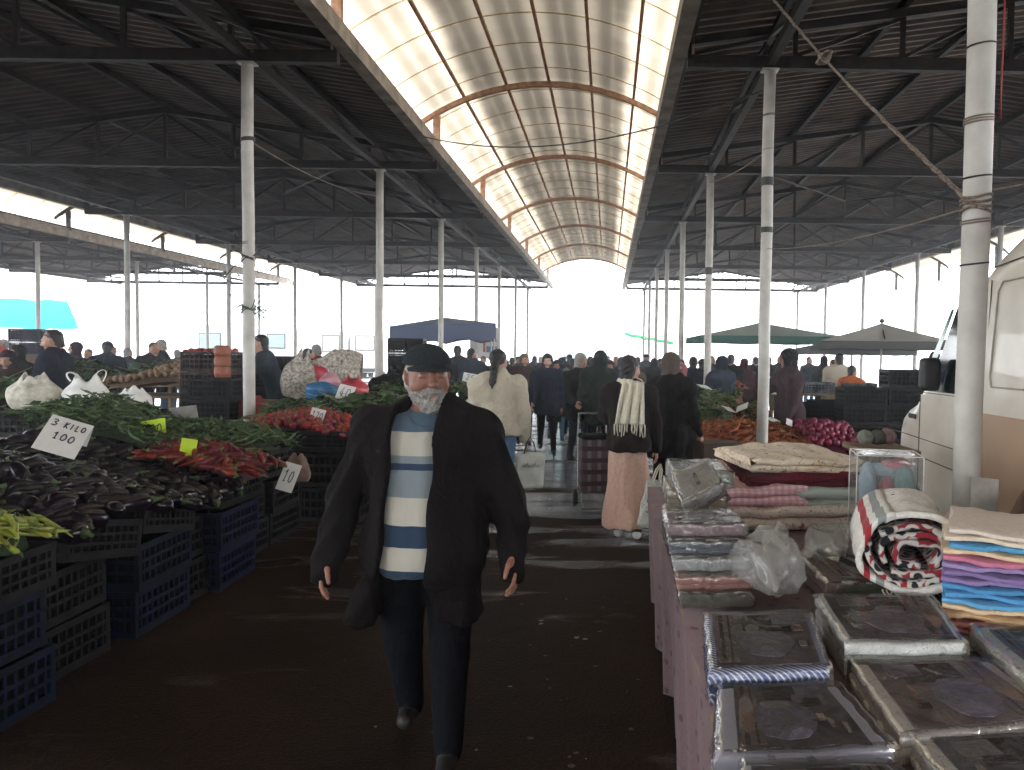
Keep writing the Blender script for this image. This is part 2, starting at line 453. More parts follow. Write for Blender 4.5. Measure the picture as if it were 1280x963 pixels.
pl = posts(can_l, lc, -3.93, YK[2:]); pl2 = posts(can_l, lc, -11.25, YK[4:])
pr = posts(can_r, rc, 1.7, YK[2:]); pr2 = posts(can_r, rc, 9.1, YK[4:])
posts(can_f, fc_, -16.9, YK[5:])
M_twine = mat('twine', (.25, .2, .15), .9); M_wire = mat('black_cable', (.03, .03, .03), .6); M_tieg = mat('green_twine', (.10, .16, .13), .9)
def ring_wrap(post, x, Y, z, n=3, m=None, r=.0645, th=.004):
    mb = MB(); pts = []
    for i in range(n*14+1):
        a = 2*math.pi*i/14; pts.append((x+math.cos(a)*r, Y+math.sin(a)*r, z+.012*i/14+.006*math.sin(a+1)))
    mb.tube(pts, th, 5); mb.obj('tie', m or M_twine, post)
p0 = pr[3.75]
p0['label'] = 'nearest grey post beside the van, tied with twine'
for z, n in ((2.24, 2), (2.45, 1), (2.7, 3), (3.05, 1), (2.05, 1)): ring_wrap(p0, 1.7, 3.75, z, n, M_twine if n > 1 else M_wire)
p1 = pr[8.75]
for z, h in ((2.98, .03), (3.5, .045)): bands(p1, 1.7, 8.75, [(z, h, M_band)])
ring_wrap(p1, 1.7, 8.75, 4.2, 2, M_wire); ring_wrap(p1, 1.7, 8.75, 3.84, 1)
bands(pr[13.75], 1.7, 13.75, [(3.05, .06, M_band)])
q1 = pl[8.75]
ring_wrap(q1, -3.93, 8.75, 3.86, 3, M_band, .066, .01); ring_wrap(q1, -3.93, 8.75, 2.75, 3, M_wire)
def tuft(post, x, Y, z, m, n=14, r=.16, seed=1):
    g_ = random.Random(seed); mb = MB()
    for i in range(n):
        a = g_.uniform(0, 6.3); l = g_.uniform(.4, 1)*r
        p = Vector((x+math.cos(a)*.066, Y+math.sin(a)*.066, z+g_.uniform(-.04, .04))); d = Vector((math.cos(a), math.sin(a), g_.uniform(-1.2, .8)))
        mb.tube([p, p+d*l*.5+Vector((0, 0, .02)), p+d*l+Vector((0, 0, -.05*g_.random()))], .006, 4)
    for i in range(4):
        pts = [(x+math.cos(a)*.068, Y+math.sin(a)*.068, z+.03*math.sin(a*1.5+i)+.015*i-.02) for a in [j*.5 for j in range(13)]]
        mb.tube(pts, .006, 4)
    mb.obj('tie', m, post)
tuft(q1, -3.93, 8.75, 2.05, M_tieg, 18, .2, 3); tuft(q1, -3.93, 8.75, 2.6, M_wire, 8, .3, 4)
tuft(pl2[23.75], -11.25, 23.75, 3.6, M_band, 14, .3, 5)

# ------------------------------------------------------------------ barrel skylights
def skylight_mat():
    m = bpy.data.materials.new('translucent_sheet'); N, L, B = nodes(m); N.remove(B)
    tc = N.new('ShaderNodeTexCoord'); sep = N.new('ShaderNodeSeparateXYZ'); L.new(tc.outputs['Object'], sep.inputs[0])
    def math_(op, a, b=None, c=None):
        n = N.new('ShaderNodeMath'); n.operation = op
        for i, q in enumerate((a, b, c)):
            if q is None: continue
            if isinstance(q, (int, float)): n.inputs[i].default_value = q
            else: L.new(q, n.inputs[i])
        return n.outputs[0]
    # darker over the flat middle of the vault, paler towards its steep sides
    ax = math_('ABSOLUTE', sep.outputs['X'])
    nz = N.new('ShaderNodeTexNoise'); nz.inputs['Scale'].default_value = 1.3; nz.inputs['Detail'].default_value = 6; L.new(tc.outputs['Object'], nz.inputs['Vector'])
    mr = N.new('ShaderNodeMapRange'); mr.interpolation_type = 'SMOOTHSTEP'
    mr.inputs['From Min'].default_value = 1.05; mr.inputs['From Max'].default_value = 1.75; mr.inputs['To Min'].default_value = .085; mr.inputs['To Max'].default_value = .44
    L.new(math_('ADD', ax, math_('MULTIPLY', math_('SUBTRACT', nz.outputs['Fac'], .5), .5)), mr.inputs['Value'])
    # soft shadows beside the purlins, painted into the sheet colour
    st = math_('PINGPONG', math_('ADD', sep.outputs['X'], .36), .36)
    pm = N.new('ShaderNodeMapRange'); pm.interpolation_type = 'SMOOTHSTEP'; pm.inputs['From Min'].default_value = .02; pm.inputs['From Max'].default_value = .2; pm.inputs['To Min'].default_value = .45; pm.inputs['To Max'].default_value = 1
    L.new(math_('ABSOLUTE', math_('SUBTRACT', st, .10)), pm.inputs['Value'])
    # each sheet aged its own way
    wn_ = N.new('ShaderNodeTexWhiteNoise'); wn_.noise_dimensions = '1D'; L.new(math_('FLOOR', math_('DIVIDE', sep.outputs['Y'], 1.06)), wn_.inputs['W'])
    sh = N.new('ShaderNodeMapRange'); sh.inputs['To Min'].default_value = .8; sh.inputs['To Max'].default_value = 1.1; L.new(wn_.outputs['Value'], sh.inputs['Value'])
    v = math_('MULTIPLY', math_('MULTIPLY', mr.outputs['Result'], pm.outputs['Result']), sh.outputs['Result'])
    cmb = N.new('ShaderNodeMix'); cmb.data_type = 'RGBA'; cmb.blend_type = 'MULTIPLY'; cmb.inputs['Factor'].default_value = 1
    cmb.inputs[7].default_value = (1, .86, .66, 1)
    cv = N.new('ShaderNodeCombineColor'); [L.new(v, cv.inputs[i]) for i in range(3)]
    L.new(cv.outputs[0], cmb.inputs[6])
    tl = N.new('ShaderNodeBsdfTranslucent'); L.new(cmb.outputs[2], tl.inputs['Color'])
    df = N.new('ShaderNodeBsdfDiffuse'); df.inputs['Color'].default_value = (.45, .42, .36, 1)
    mx = N.new('ShaderNodeMixShader'); mx.inputs['Fac'].default_value = .25
    L.new(tl.outputs[0], mx.inputs[1]); L.new(df.outputs[0], mx.inputs[2]); L.new(mx.outputs[0], N['Material Output'].inputs['Surface'])
    return m
M_sky = skylight_mat()
def lap_mat():
    m = bpy.data.materials.new('sheet_lap'); N, L, B = nodes(m); N.remove(B); q = N.new('ShaderNodeBsdfTranslucent'); q.inputs['Color'].default_value = (.75, .64, .46, 1); L.new(q.outputs[0], N['Material Output'].inputs['Surface']); return m
M_seam = lap_mat()
HW, RISE, BASE = 2.30, .78, 5.43
RAD = (HW*HW+RISE*RISE)/(2*RISE)
def vz(dx, r=RAD): return BASE+RISE-RAD+math.sqrt(max(0, r*r-dx*dx))
def vault(label, cx, ks, y0, y1, seams=True, mr=None):
    mr = mr or M_rust
    t = thing('arched_skylight', label, 'skylight', (cx, 0, 0))
    xs = [HW*math.sin(a) for a in np.linspace(-math.asin(1), math.asin(1), 33)]
    m = MB(); n = int((y1-y0)/1.06)+1; ys = [y0+1.06*i for i in range(n)]
    m.grid([[(x, y, vz(x)+.075) for x in xs] for y in ys])
    m.obj('translucent_sheet', M_sky, t, True)
    if seams:
        m = MB()
        for y in ys[1:-1]:
            P = [[(x, y+dy, vz(x)+.068-dz) for x in xs] for dy, dz in ((-.012, 0), (-.012, .012), (.012, .012), (.012, 0))]
            m.grid(P, flip=True)
        m.obj('sheet_lap', M_seam, t)
    for Y in ks:
        m = MB()
        P = [[(x, Y+dy, vz(x)+dz) for x in xs] for dy, dz in ((-.035, 0), (.035, 0), (.035, -.09), (-.035, -.09), (-.035, 0))]
        m.grid(P); m.obj('arch_rib', mr, t)
        for s in (-1, 1):
            m = MB(); x = s*1.875
            m.bx(x-.035 if s > 0 else x-.075, x+.075 if s > 0 else x+.035, Y-.04, Y+.04, CH+.132, vz(abs(x))-.095); m.obj('short_post', mr, t)
    for x in (-1.44, -.72, 0, .72, 1.44):
        m = MB(); z = vz(x); m.bx(x-.022, x+.022, y0, y1, z+.004, z+.045); m.obj('purlin', mr, t)
    return t
vault('long arched skylight of streaked translucent sheets over the central aisle', (LX1+RX0)/2, YK, -30.2, 40.2)  # its unseen run behind the camera is added to darken the foreground too
vault('arched skylight glimpsed past the far edge of the left market roof', (LX0-15.95)/2, YK[3:], 8, 40.2, True, M_steel)  # frame in dark steel: its backlit darkness is put into the colour
vault('arched skylight glimpsed above the white van at the far right', RX1+1.875, YK[3:], 8, 40.2, False, M_steel)  # dark frame colour again stands in for backlit shade
# ------------------------------------------------------------------ people
def skin(n, c): return mat('skin_'+n, c, .5, var=.12, scale=30, dark=[c[0]*.75, c[1]*.65, c[2]*.6], bump=.15, bscale=120)
SK = [skin('tan', (.42, .24, .16)), skin('ruddy', (.29, .14, .095)), skin('pale', (.52, .33, .25)), skin('olive', (.36, .21, .13))]
M_lip = mat('lips', (.30, .11, .09), .5); M_eye = mat('eye_white', (.20, .17, .15), .35); M_iris = mat('iris', (.02, .014, .01), .2)
M_shoe = mat('black_shoe', (.02, .018, .017), .6)
def cloth(n, c, bump=.25, rough=.9, **k): return mat('cloth_'+n, c, rough, var=k.pop('var', .05), wrinkle=k.pop('wrinkle', .55), scale=k.pop('scale', 40), bump=bump, bscale=k.pop('bscale', 160), spec=.25 if max(c) > .1 else .12, sheen=.1 if max(c) > .1 else 0, **k)
CL = dict(black=cloth('black', (.008, .0075, .008)), navy=cloth('navy', (.010, .014, .026)), char=cloth('charcoal', (.022, .022, .024)),
          brown=cloth('brown', (.032, .019, .014)), maroon=cloth('maroon', (.05, .014, .017)), plum=cloth('plum', (.032, .020, .030)), grey=cloth('grey', (.12, .12, .12)),
          green=cloth('dark_green', (.012, .020, .016)), beige=cloth('beige_quilt', (.50, .45, .35)), cream=cloth('cream_knit', (.72, .68, .55), .5), pink=cloth('dusty_pink', (.56, .36, .28)),
          denim=cloth('denim', (.09, .16, .26)), white=cloth('white_cotton', (.7, .69, .66)), orange=cloth('orange', (.55, .14, .04)), red=cloth('red', (.4, .04, .04)),
          rose=cloth('rose_scarf', (.28, .09, .09)), taupe=cloth('taupe', (.10, .08, .07)), tealb=cloth('blue_grey', (.03, .042, .06)), ltblue=cloth('pale_blue', (.25, .36, .5)))
HAIR = dict(black=mat('hair_black', (.012, .010, .009), .5, var=.3, scale=40, bump=.5, bscale=90), brown=mat('hair_brown', (.04, .022, .014), .5, var=.3, scale=40, bump=.5, bscale=90),
            grey=mat('hair_grey', (.30, .29, .28), .7, var=.3, scale=50, bump=.6, bscale=140), white=mat('hair_white', (.56, .54, .50), .8, var=.25, scale=60, bump=.7, bscale=160))
_HEAD = {}
def head_mesh(h, old=False, fem=False):
    key = (h, old, fem)
    if key in _HEAD: return _HEAD[key]
    s = SD(); f = .94 if fem else 1
    s.ell((0, .014, .032), (.074, .094, .083), m=0)
    s.ell((0, -.024, -.038), (.060*f, .068, .076), m=0, k=.05)
    s.cap((-.012, -.074, -.098), (.012, -.074, -.098), .019*f, m=0, k=.04)
    s.cap((0, .018, -.05), (0, .03, -.20), .054*f, .060*f, m=0, k=.04)
    for x in (-1, 1):
        s.ell((x*.044, -.052, -.03), (.024, .026, .024), m=0, k=.03)          # cheek
        s.cap((x*.020, -.087, .033), (x*.047, -.071, .034), .0075, .0065, m=5 if not fem and h < .006 else 0, k=.02)   # brow
        s.ell((x*.033, -.099, .008), (.017, .014, .011), op='-', k=.02)
        s.ell((x*.032, -.0765, .009), (.0125, .0125, .0105), m=2, k=.004)
        s.ell((x*.032, -.0800, .0150), (.016, .0125, .0046), (.35, 0, 0), m=0, k=.003); s.ell((x*.032, -.0795, .0025), (.016, .0120, .0050), (-.3, 0, 0), m=0, k=.004)   # lid
        s.ell((x*.076, .012, -.004), (.010, .020, .032), (0, x*.15, x*.35), m=0, k=.008)
        s.ell((x*.012, -.104, -.028), (.010, .011, .008), m=0, k=.012)
        if old: s.cap((x*.022, -.100, -.032), (x*.040, -.080, -.066), .004, op='-', k=.02)
    s.cap((0, -.090, .018), (0, -.116, -.022), .008, .0125, m=0, k=.018)
    s.cap((-.021, -.086, -.056), (.021, -.086, -.056), .0065, m=1, k=.014)
    s.cap((-.017, -.085, -.066), (.017, -.085, -.066), .0075, m=1, k=.014)
    s.cap((-.026, -.100, -.061), (.026, -.100, -.061), .003, op='-', k=.012)
    v, fc, mi = s.nets(h, relax=1)
    c = v[fc].mean(1)
    for x in (-1, 1):
        iris = (np.linalg.norm((c-np.array([x*.032+.002, -.0885, .009]))[:, [0, 2]], axis=1) < .0066) & (mi == 2) & (c[:, 1] < -.08); mi[iris] = 3
    _HEAD[key] = (v, fc, mi); return _HEAD[key]
_HAND = {}
def hand_mesh(h, side, curl=.5, grip=False):
    """hand hanging down -Z from the wrist at the origin, palm turned to the thigh, thumb towards -Y; side +1 = left hand"""
    key = (h, side, curl)
    if key in _HAND: return _HAND[key]
    s = SD()
    s.cap((0, 0, .03), (0, 0, -.01), .026, .024, .8)
    s.box((0, -.002, -.052), (.014, .038, .043), .013, k=.02)
    for i, (y, l) in enumerate(((-.029, .074), (-.010, .083), (.009, .077), (.027, .060))):
        p = np.array([0, y, -.088]); a = curl*.45
        for j, (fl, r) in enumerate(((.45, .0092), (.32, .0084), (.23, .0075))):
            q = p+l*fl*np.array([-side*math.sin(a), 0, -math.cos(a)])
            s.cap(p, q, r, r*.93, k=.006 if j == 0 else .004); p = q; a += curl*.75
    p = np.array([-side*.006, -.032, -.022]); q = p+np.array([-side*.012, -.022, -.030]); t = q+np.array([-side*.012, -.004, -.030]); e = t+np.array([-side*.008, .004, -.02])
    s.cap(p, q, .014, .0115, k=.02); s.cap(q, t, .0112, .0098, k=.004); s.cap(t, e, .0098, .008, k=.004)
    _HAND[key] = s.nets(h, relax=1); return _HAND[key]
def xf(part, M, scale=1, remap=None):
    v, f, m = part
    A = np.array(M)[:3, :3]; t = np.array(M)[:3, 3]
    if remap is not None: m = np.array(remap)[m]
    return (v*scale)@A.T+t, f, m
def pose(H=1.65, lean=0, stride=0, arms=((5, 8, 15), (5, 8, 15)), build=1.0, head=(0, 0, 0), twist=0, sit=False, knee=(4, 12)):
    """joints of a figure facing -Y; +X is its left. arms: (forward swing, outward, elbow) for left, right"""
    P = {}; hz = .525*H
    def leg(th, kn, x):
        hip = np.array([x, 0, hz]); a = R(th); k = hip+.25*H*np.array([0, -math.sin(a), -math.cos(a)]); b = R(th-kn)
        an = k+.225*H*np.array([0, -math.sin(b), -math.cos(b)]); return hip, k, an, b
    ths = (stride, -stride*.8) if not sit else (85, 85); kns = (knee if stride >= 0 else knee[::-1]) if not sit else (85, 85)
    P['legs'] = [leg(ths[0], kns[0], .052*H*build), leg(ths[1], kns[1], -.052*H*build)]
    low = min(l[2][2] for l in P['legs']); dz = .048*H-low
    l = R(lean); u = np.array([0, -math.sin(l), math.cos(l)])
    P['legs'] = [tuple([q+np.array([0, 0, dz]) for q in g[:3]]+[g[3]]) for g in P['legs']]
    hip = np.array([0, 0, hz+dz]); P['hip'] = hip; P['up'] = u
    P['waist'] = hip+u*.10*H; P['chest'] = hip+u*.225*H; P['neck'] = hip+u*.325*H
    tw = R(twist); sx = np.array([math.cos(tw), math.sin(tw), 0])
    u2 = np.array([0, -math.sin(l*.6), math.cos(l*.6)]); P['head'] = P['neck']+u2*.092*H
    P['sx'] = sx; P['arms'] = []
    for s, (f, o, e) in zip((1, -1), arms):
        sh = hip+u*.280*H+sx*s*.108*H*build
        f0 = R(f)+l*.5; o = R(o)
        d1 = np.array([s*math.sin(o), -math.sin(f0)*math.cos(o), -math.cos(f0)*math.cos(o)])
        f1 = f0+R(e); o1 = o*.4
        d2 = np.array([s*math.sin(o1), -math.sin(f1)*math.cos(o1), -math.cos(f1)*math.cos(o1)])
        el = sh+d1*.178*H; wr = el+d2*.145*H
        P['arms'].append((sh, el, wr, d2))
    return P
def headM(P, hd, H):
    return Matrix.Translation(Vector(P['head'])) @ Euler((R(hd[1]), R(hd[2]), R(hd[0]))).to_matrix().to_4x4()
def body_parts(P, H, build, h, fine, hd, old, fem, skirt=None, hands=(.5, .5), bare=False, headk=1, lw=1):
    s = SD(); b = build
    for hip, kn, an, ang in P['legs']:
        s.cap(hip, kn, .052*H*b*(.5+lw*.5), .036*H*lw, m=1, k=.05); s.cap(kn, an, .037*H*lw, .027*H*lw, m=1, k=.02)
        f = np.array([0, -math.cos(ang*.5), math.sin(ang*.5)*-.6]); toe = an+f*.085*H; toe[2] = max(toe[2]-.022*H, .018*H) if an[2] < .12*H else toe[2]-.03*H
        s.cap(an+np.array([0, .012, -.018*H]), toe, .026*H, .021*H, m=3, k=.015)
    s.ell(P['hip']+P['up']*.02*H, (.098*H*b, .075*H*b, .075*H), m=1, k=.06)
    s.cap(P['waist'], P['chest'], .082*H*b, .092*H*b, .72, m=4, k=.08)
    s.cap(P['arms'][0][0]*.9+P['arms'][1][0]*.1, P['arms'][1][0]*.9+P['arms'][0][0]*.1, .045*H, m=4, k=.06)
    s.cap(P['chest']+P['up']*.05*H, P['head']-P['up']*.03*H, .034*H, .031*H, m=0, k=.05)
    for sh, el, wr, d in P['arms']:
        s.cap(sh, el, .036*H, .028*H, m=4, k=.04); s.cap(el, wr, .028*H, .018*H, m=0 if bare else 4, k=.02)
    out = [s.nets(h)]
    hs = H/1.68
    out.append(xf(head_mesh(.0045 if fine else .008, old, fem), headM(P, hd, H), hs*headk, (0, 2, 5, 6, 0, 7)))
    for i, (sh, el, wr, d) in enumerate(P['arms']):
        q = Vector((0, 0, -1)).rotation_difference(Vector(d)); M = Matrix.Translation(Vector(wr)) @ q.to_matrix().to_4x4()
        out.append(xf(hand_mesh(.0045 if fine else .007, 1-2*i, hands[i]), M, hs*.98))
    return out
def coat_sd(P, H, b, hem, infl=.02, flare=.02, sleeve=.99, collar=True, hemy=0):
    """jacket or coat over the posed body; hem = length below the hip as a share of the height"""
    s = SD(); i = infl
    s.cap(P['waist'], P['chest'], .084*H*b+i, .094*H*b+i, .74, k=.08)
    s.cap(P['waist'], P['hip']-np.array([0, 0, hem*H+.04]), .085*H*b+i, .096*H*b+i+flare, .78, k=.05)
    for q in P['arms']: s.cap(q[0]*.96+P['chest']*.04-P['up']*.004*H, P['neck']-P['up']*.014*H, .040*H+i*.9, .036*H+i*.5, k=.09)
    s.cap(P['chest']+P['up']*.05*H, P['neck']+P['up']*.0*H, .06*H+i*.5, .040*H+i*.4, k=.06)
    s.ell(P['hip'], (.103*H*b+i, .082*H*b+i, .10*H), k=.06)
    z0 = P['hip'][2]-hem*H; s.box((0, 0, z0-1), (3, 3, 1), .004, op='-', k=.012)
    for sh, el, wr, d in P['arms']:
        s.cap(sh, el, .034*H+i, .030*H+i*.9, k=.06); s.cap(el, el+(wr-el)*sleeve, .031*H+i*.9, .022*H+i*.75, k=.02)
    if collar:
        c = P['neck']+P['up']*.010*H
        for a in np.arange(20, 341, 32):
            a0 = R(a-90); a1 = R(a-58)
            s.cap(c+np.array([math.cos(a0)*.052*H/1.1, math.sin(a0)*.048*H/1.1+.005, 0]), c+np.array([math.cos(a1)*.052*H/1.1, math.sin(a1)*.048*H/1.1+.005, .012]), .019, k=.025)
    return s
def hair_sd(kind):
    s = SD()
    if kind in ('short', 'bald'):
        s.ell((0, .022, .036), (.081, .094, .085)); s.cap((0, .045, -.02), (0, .052, -.075), .062, .056, k=.03); s.ell((0, -.10, -.02), (.072, .085, .082), op='-', k=.02); s.box((0, .02, -.15), (.2, .2, .055), .01, op='-', k=.01)
        s.box((0, -.13, 0), (.2, .11, .052), .01, op='-', k=.012)
        if kind == 'bald': s.ell((0, -.03, .12), (.075, .10, .09), op='-', k=.02)
    elif kind in ('long', 'tail'):
        s.ell((0, .020, .036), (.084, .099, .088)); s.ell((0, -.105, -.02), (.066, .085, .085), op='-', k=.02)
        if kind == 'long':
            s.cap((0, .06, -.02), (0, .09, -.24), .075, .055, .7, k=.05); s.ell((0, -.09, -.15), (.12, .09, .12), op='-', k=.03)
        else:
            s.cap((0, .085, .01), (0, .125, -.05), .034, .036, k=.03); s.cap((0, .125, -.05), (.02, .125, -.20), .036, .030, k=.02); s.cap((.02, .125, -.20), (.03, .12, -.34), .030, .010, k=.02)
            s.box((0, -.02, -.15), (.2, .085, .1), .01, op='-', k=.02)
    elif kind == 'bob':
        s.ell((0, .022, .036), (.085, .100, .090)); s.cap((0, .045, -.02), (0, .055, -.10), .072, .066, k=.04); s.ell((0, -.105, -.02), (.066, .085, .085), op='-', k=.02)
    elif kind == 'bun':
        s.ell((0, .020, .036), (.082, .097, .087)); s.ell((0, .115, .02), (.04, .035, .04)); s.ell((0, -.105, -.02), (.066, .085, .085), op='-', k=.02); s.box((0, .0, -.14), (.2, .2, .06), .01, op='-', k=.01)
    elif kind in ('scarf', 'hood'):
        g = .012 if kind == 'hood' else 0
        s.ell((0, .016, .034), (.087+g, .105+g, .095+g)); s.ell((0, -.018, -.045), (.077+g, .082+g, .09), k=.04)
        s.cap((0, .015, -.06), (0, .02, -.20), .076+g, .112, .85, k=.06)
        s.ell((0, -.125, -.016), (.056+g*.6, .085, .076+g), op='-', k=.015)
    elif kind in ('cap', 'peak'):
        s.ell((0, .010, .044), (.090, .109, .080)); s.box((0, 0, -.037), (.2, .2, .080), .004, op='-', k=.008)
        s.ell((0, -.105, .036), (.070, .075, .008), (.22, 0, 0), k=.012) if kind == 'peak' else None
    elif kind == 'knit':
        s.ell((0, .012, .045), (.088, .105, .088)); s.box((0, 0, -.06), (.2, .2, .075), .004, op='-', k=.01)
        s.cap((-.0, .0, .025), (.0, .012, .025), .084, .086, k=.01)
        s.box((0, 0, -.075), (.2, .2, .075), .004, op='-', k=.01)
    return s
_HAIRM = {}
def person(label, x, y, rz, H=1.65, build=1.0, lean=0, stride=0, arms=((5, 8, 15), (5, 8, 15)), head=(0, 0, 0), twist=0, hair='short', hairm=None, hat=None, hatm=None,
           sk=0, coat='black', hem=.06, infl=.02, flare=.015, legs='black', skirt=None, top=None, shoe=None, fem=False, old=False, fine=False, group=None, sit=False, z=0, coatm=None, knee=(4, 12), hands=(.5, .5), extra=None):
    t = thing('person', label, 'person', (x, y, z), R(rz), group)
    h = .011 if fine else .02
    P = pose(H, lean, stride, arms, build, head, twist, sit, knee)
    parts = body_parts(P, H, build, h, fine, head, old, fem, hands=hands)
    cm = coatm or CL[coat]
    me = arrmesh('body', parts, [SK[sk], CL[legs], M_lip, shoe or M_shoe, CL[top] if top else cm, M_eye, M_iris, hairm or HAIR['black']])
    link('body', me, t)
    if coat:
        s = coat_sd(P, H, build, hem, infl, flare)
        link('coat', arrmesh('coat', [s.nets(h, (.007 if fine else .008), 10, seed=len(bpy.data.objects), extra=lambda p, F: F+(.007 if fine else .010)*np.abs(np.sin(p[..., 2]*21+p[..., 0]*17+2.2*np.sin(p[..., 1]*10+len(label))))-.004)], [cm]), t)
    if skirt:
        s = SD(); a = P['hip']+P['up']*.04*H; e = np.array([0, 0, .09*H])
        s.cap(a, e, .088*H*build+.012, .108*H*build+.045, .82); s.box((0, 0, -.2), (1, 1, .2+.07*H), .004, op='-', k=.01)
        link('skirt', arrmesh('skirt', [s.nets(h, .007, 13, seed=5, extra=lambda p, F: F+.005*np.sin(p[..., 0]*70+2*np.sin(p[..., 2]*3))*np.clip(1-p[..., 2]/.8, 0, 1))], [CL[skirt]]), t)
    hm = headM(P, head, H)
    for nm, kd, m_ in (('hair', hair, hairm or HAIR['black']), ('hat' if hat in ('cap', 'knit', 'peak') else 'hood' if hat == 'hood' else 'headscarf', hat, hatm or cm)):
        if not kd: continue
        key = (kd, fine)
        if key not in _HAIRM: _HAIRM[key] = hair_sd(kd).nets(.006 if fine else .011, .003, 60, seed=3)
        link(nm, arrmesh(nm, [xf(_HAIRM[key], hm, H/1.68)], [m_]), t)
    t['_H'] = H
    del t['_H']
    return t, P, hm
# ------------------------------------------------------------------ the man in the striped jumper
def stripe_mat():
    m = bpy.data.materials.new('striped_knit'); N, L, B = nodes(m); MATS['striped_knit'] = m
    tc = N.new('ShaderNodeTexCoord'); sp = N.new('ShaderNodeSeparateXYZ'); L.new(tc.outputs['Object'], sp.inputs[0])
    nz = N.new('ShaderNodeTexNoise'); nz.inputs['Scale'].default_value = 7; L.new(tc.outputs['Object'], nz.inputs['Vector'])
    ma = N.new('ShaderNodeMath'); ma.operation = 'MULTIPLY_ADD'; ma.inputs[1].default_value = .012; L.new(nz.outputs['Fac'], ma.inputs[0]); L.new(sp.outputs['Z'], ma.inputs[2])
    mr = N.new('ShaderNodeMapRange'); mr.inputs['From Min'].default_value = .706; mr.inputs['From Max'].default_value = 1.506; L.new(ma.outputs[0], mr.inputs['Value'])
    rp = N.new('ShaderNodeValToRGB'); rp.color_ramp.interpolation = 'CONSTANT'; e = rp.color_ramp.elements
    cr, nv, gb, bl = (.46, .435, .375), (.028, .05, .09), (.20, .235, .255), (.07, .11, .155)
    st = [(0, nv), (.115, cr), (.225, nv), (.325, cr), (.455, gb), (.585, nv), (.615, gb), (.65, cr), (.765, bl)]
    while len(e) < len(st): e.new(.5)
    for i, (p, c) in enumerate(st): e[i].position = p; e[i].color = (*c, 1)
    L.new(mr.outputs['Result'], rp.inputs['Fac']); L.new(rp.outputs['Color'], B.inputs['Base Color'])
    B.inputs['Roughness'].default_value = .95; B.inputs['Specular IOR Level'].default_value = .2; B.inputs['Sheen Weight'].default_value = .15
    wv = N.new('ShaderNodeTexWave'); wv.bands_direction = 'X'; wv.inputs['Scale'].default_value = 60; wv.inputs['Distortion'].default_value = 2; wv.inputs['Detail Scale'].default_value = 3
    L.new(tc.outputs['Object'], wv.inputs['Vector'])
    bp = N.new('ShaderNodeBump'); bp.inputs['Strength'].default_value = .35; bp.inputs['Distance'].default_value = .004; L.new(wv.outputs['Fac'], bp.inputs['Height']); L.new(bp.outputs['Normal'], B.inputs['Normal'])
    return m
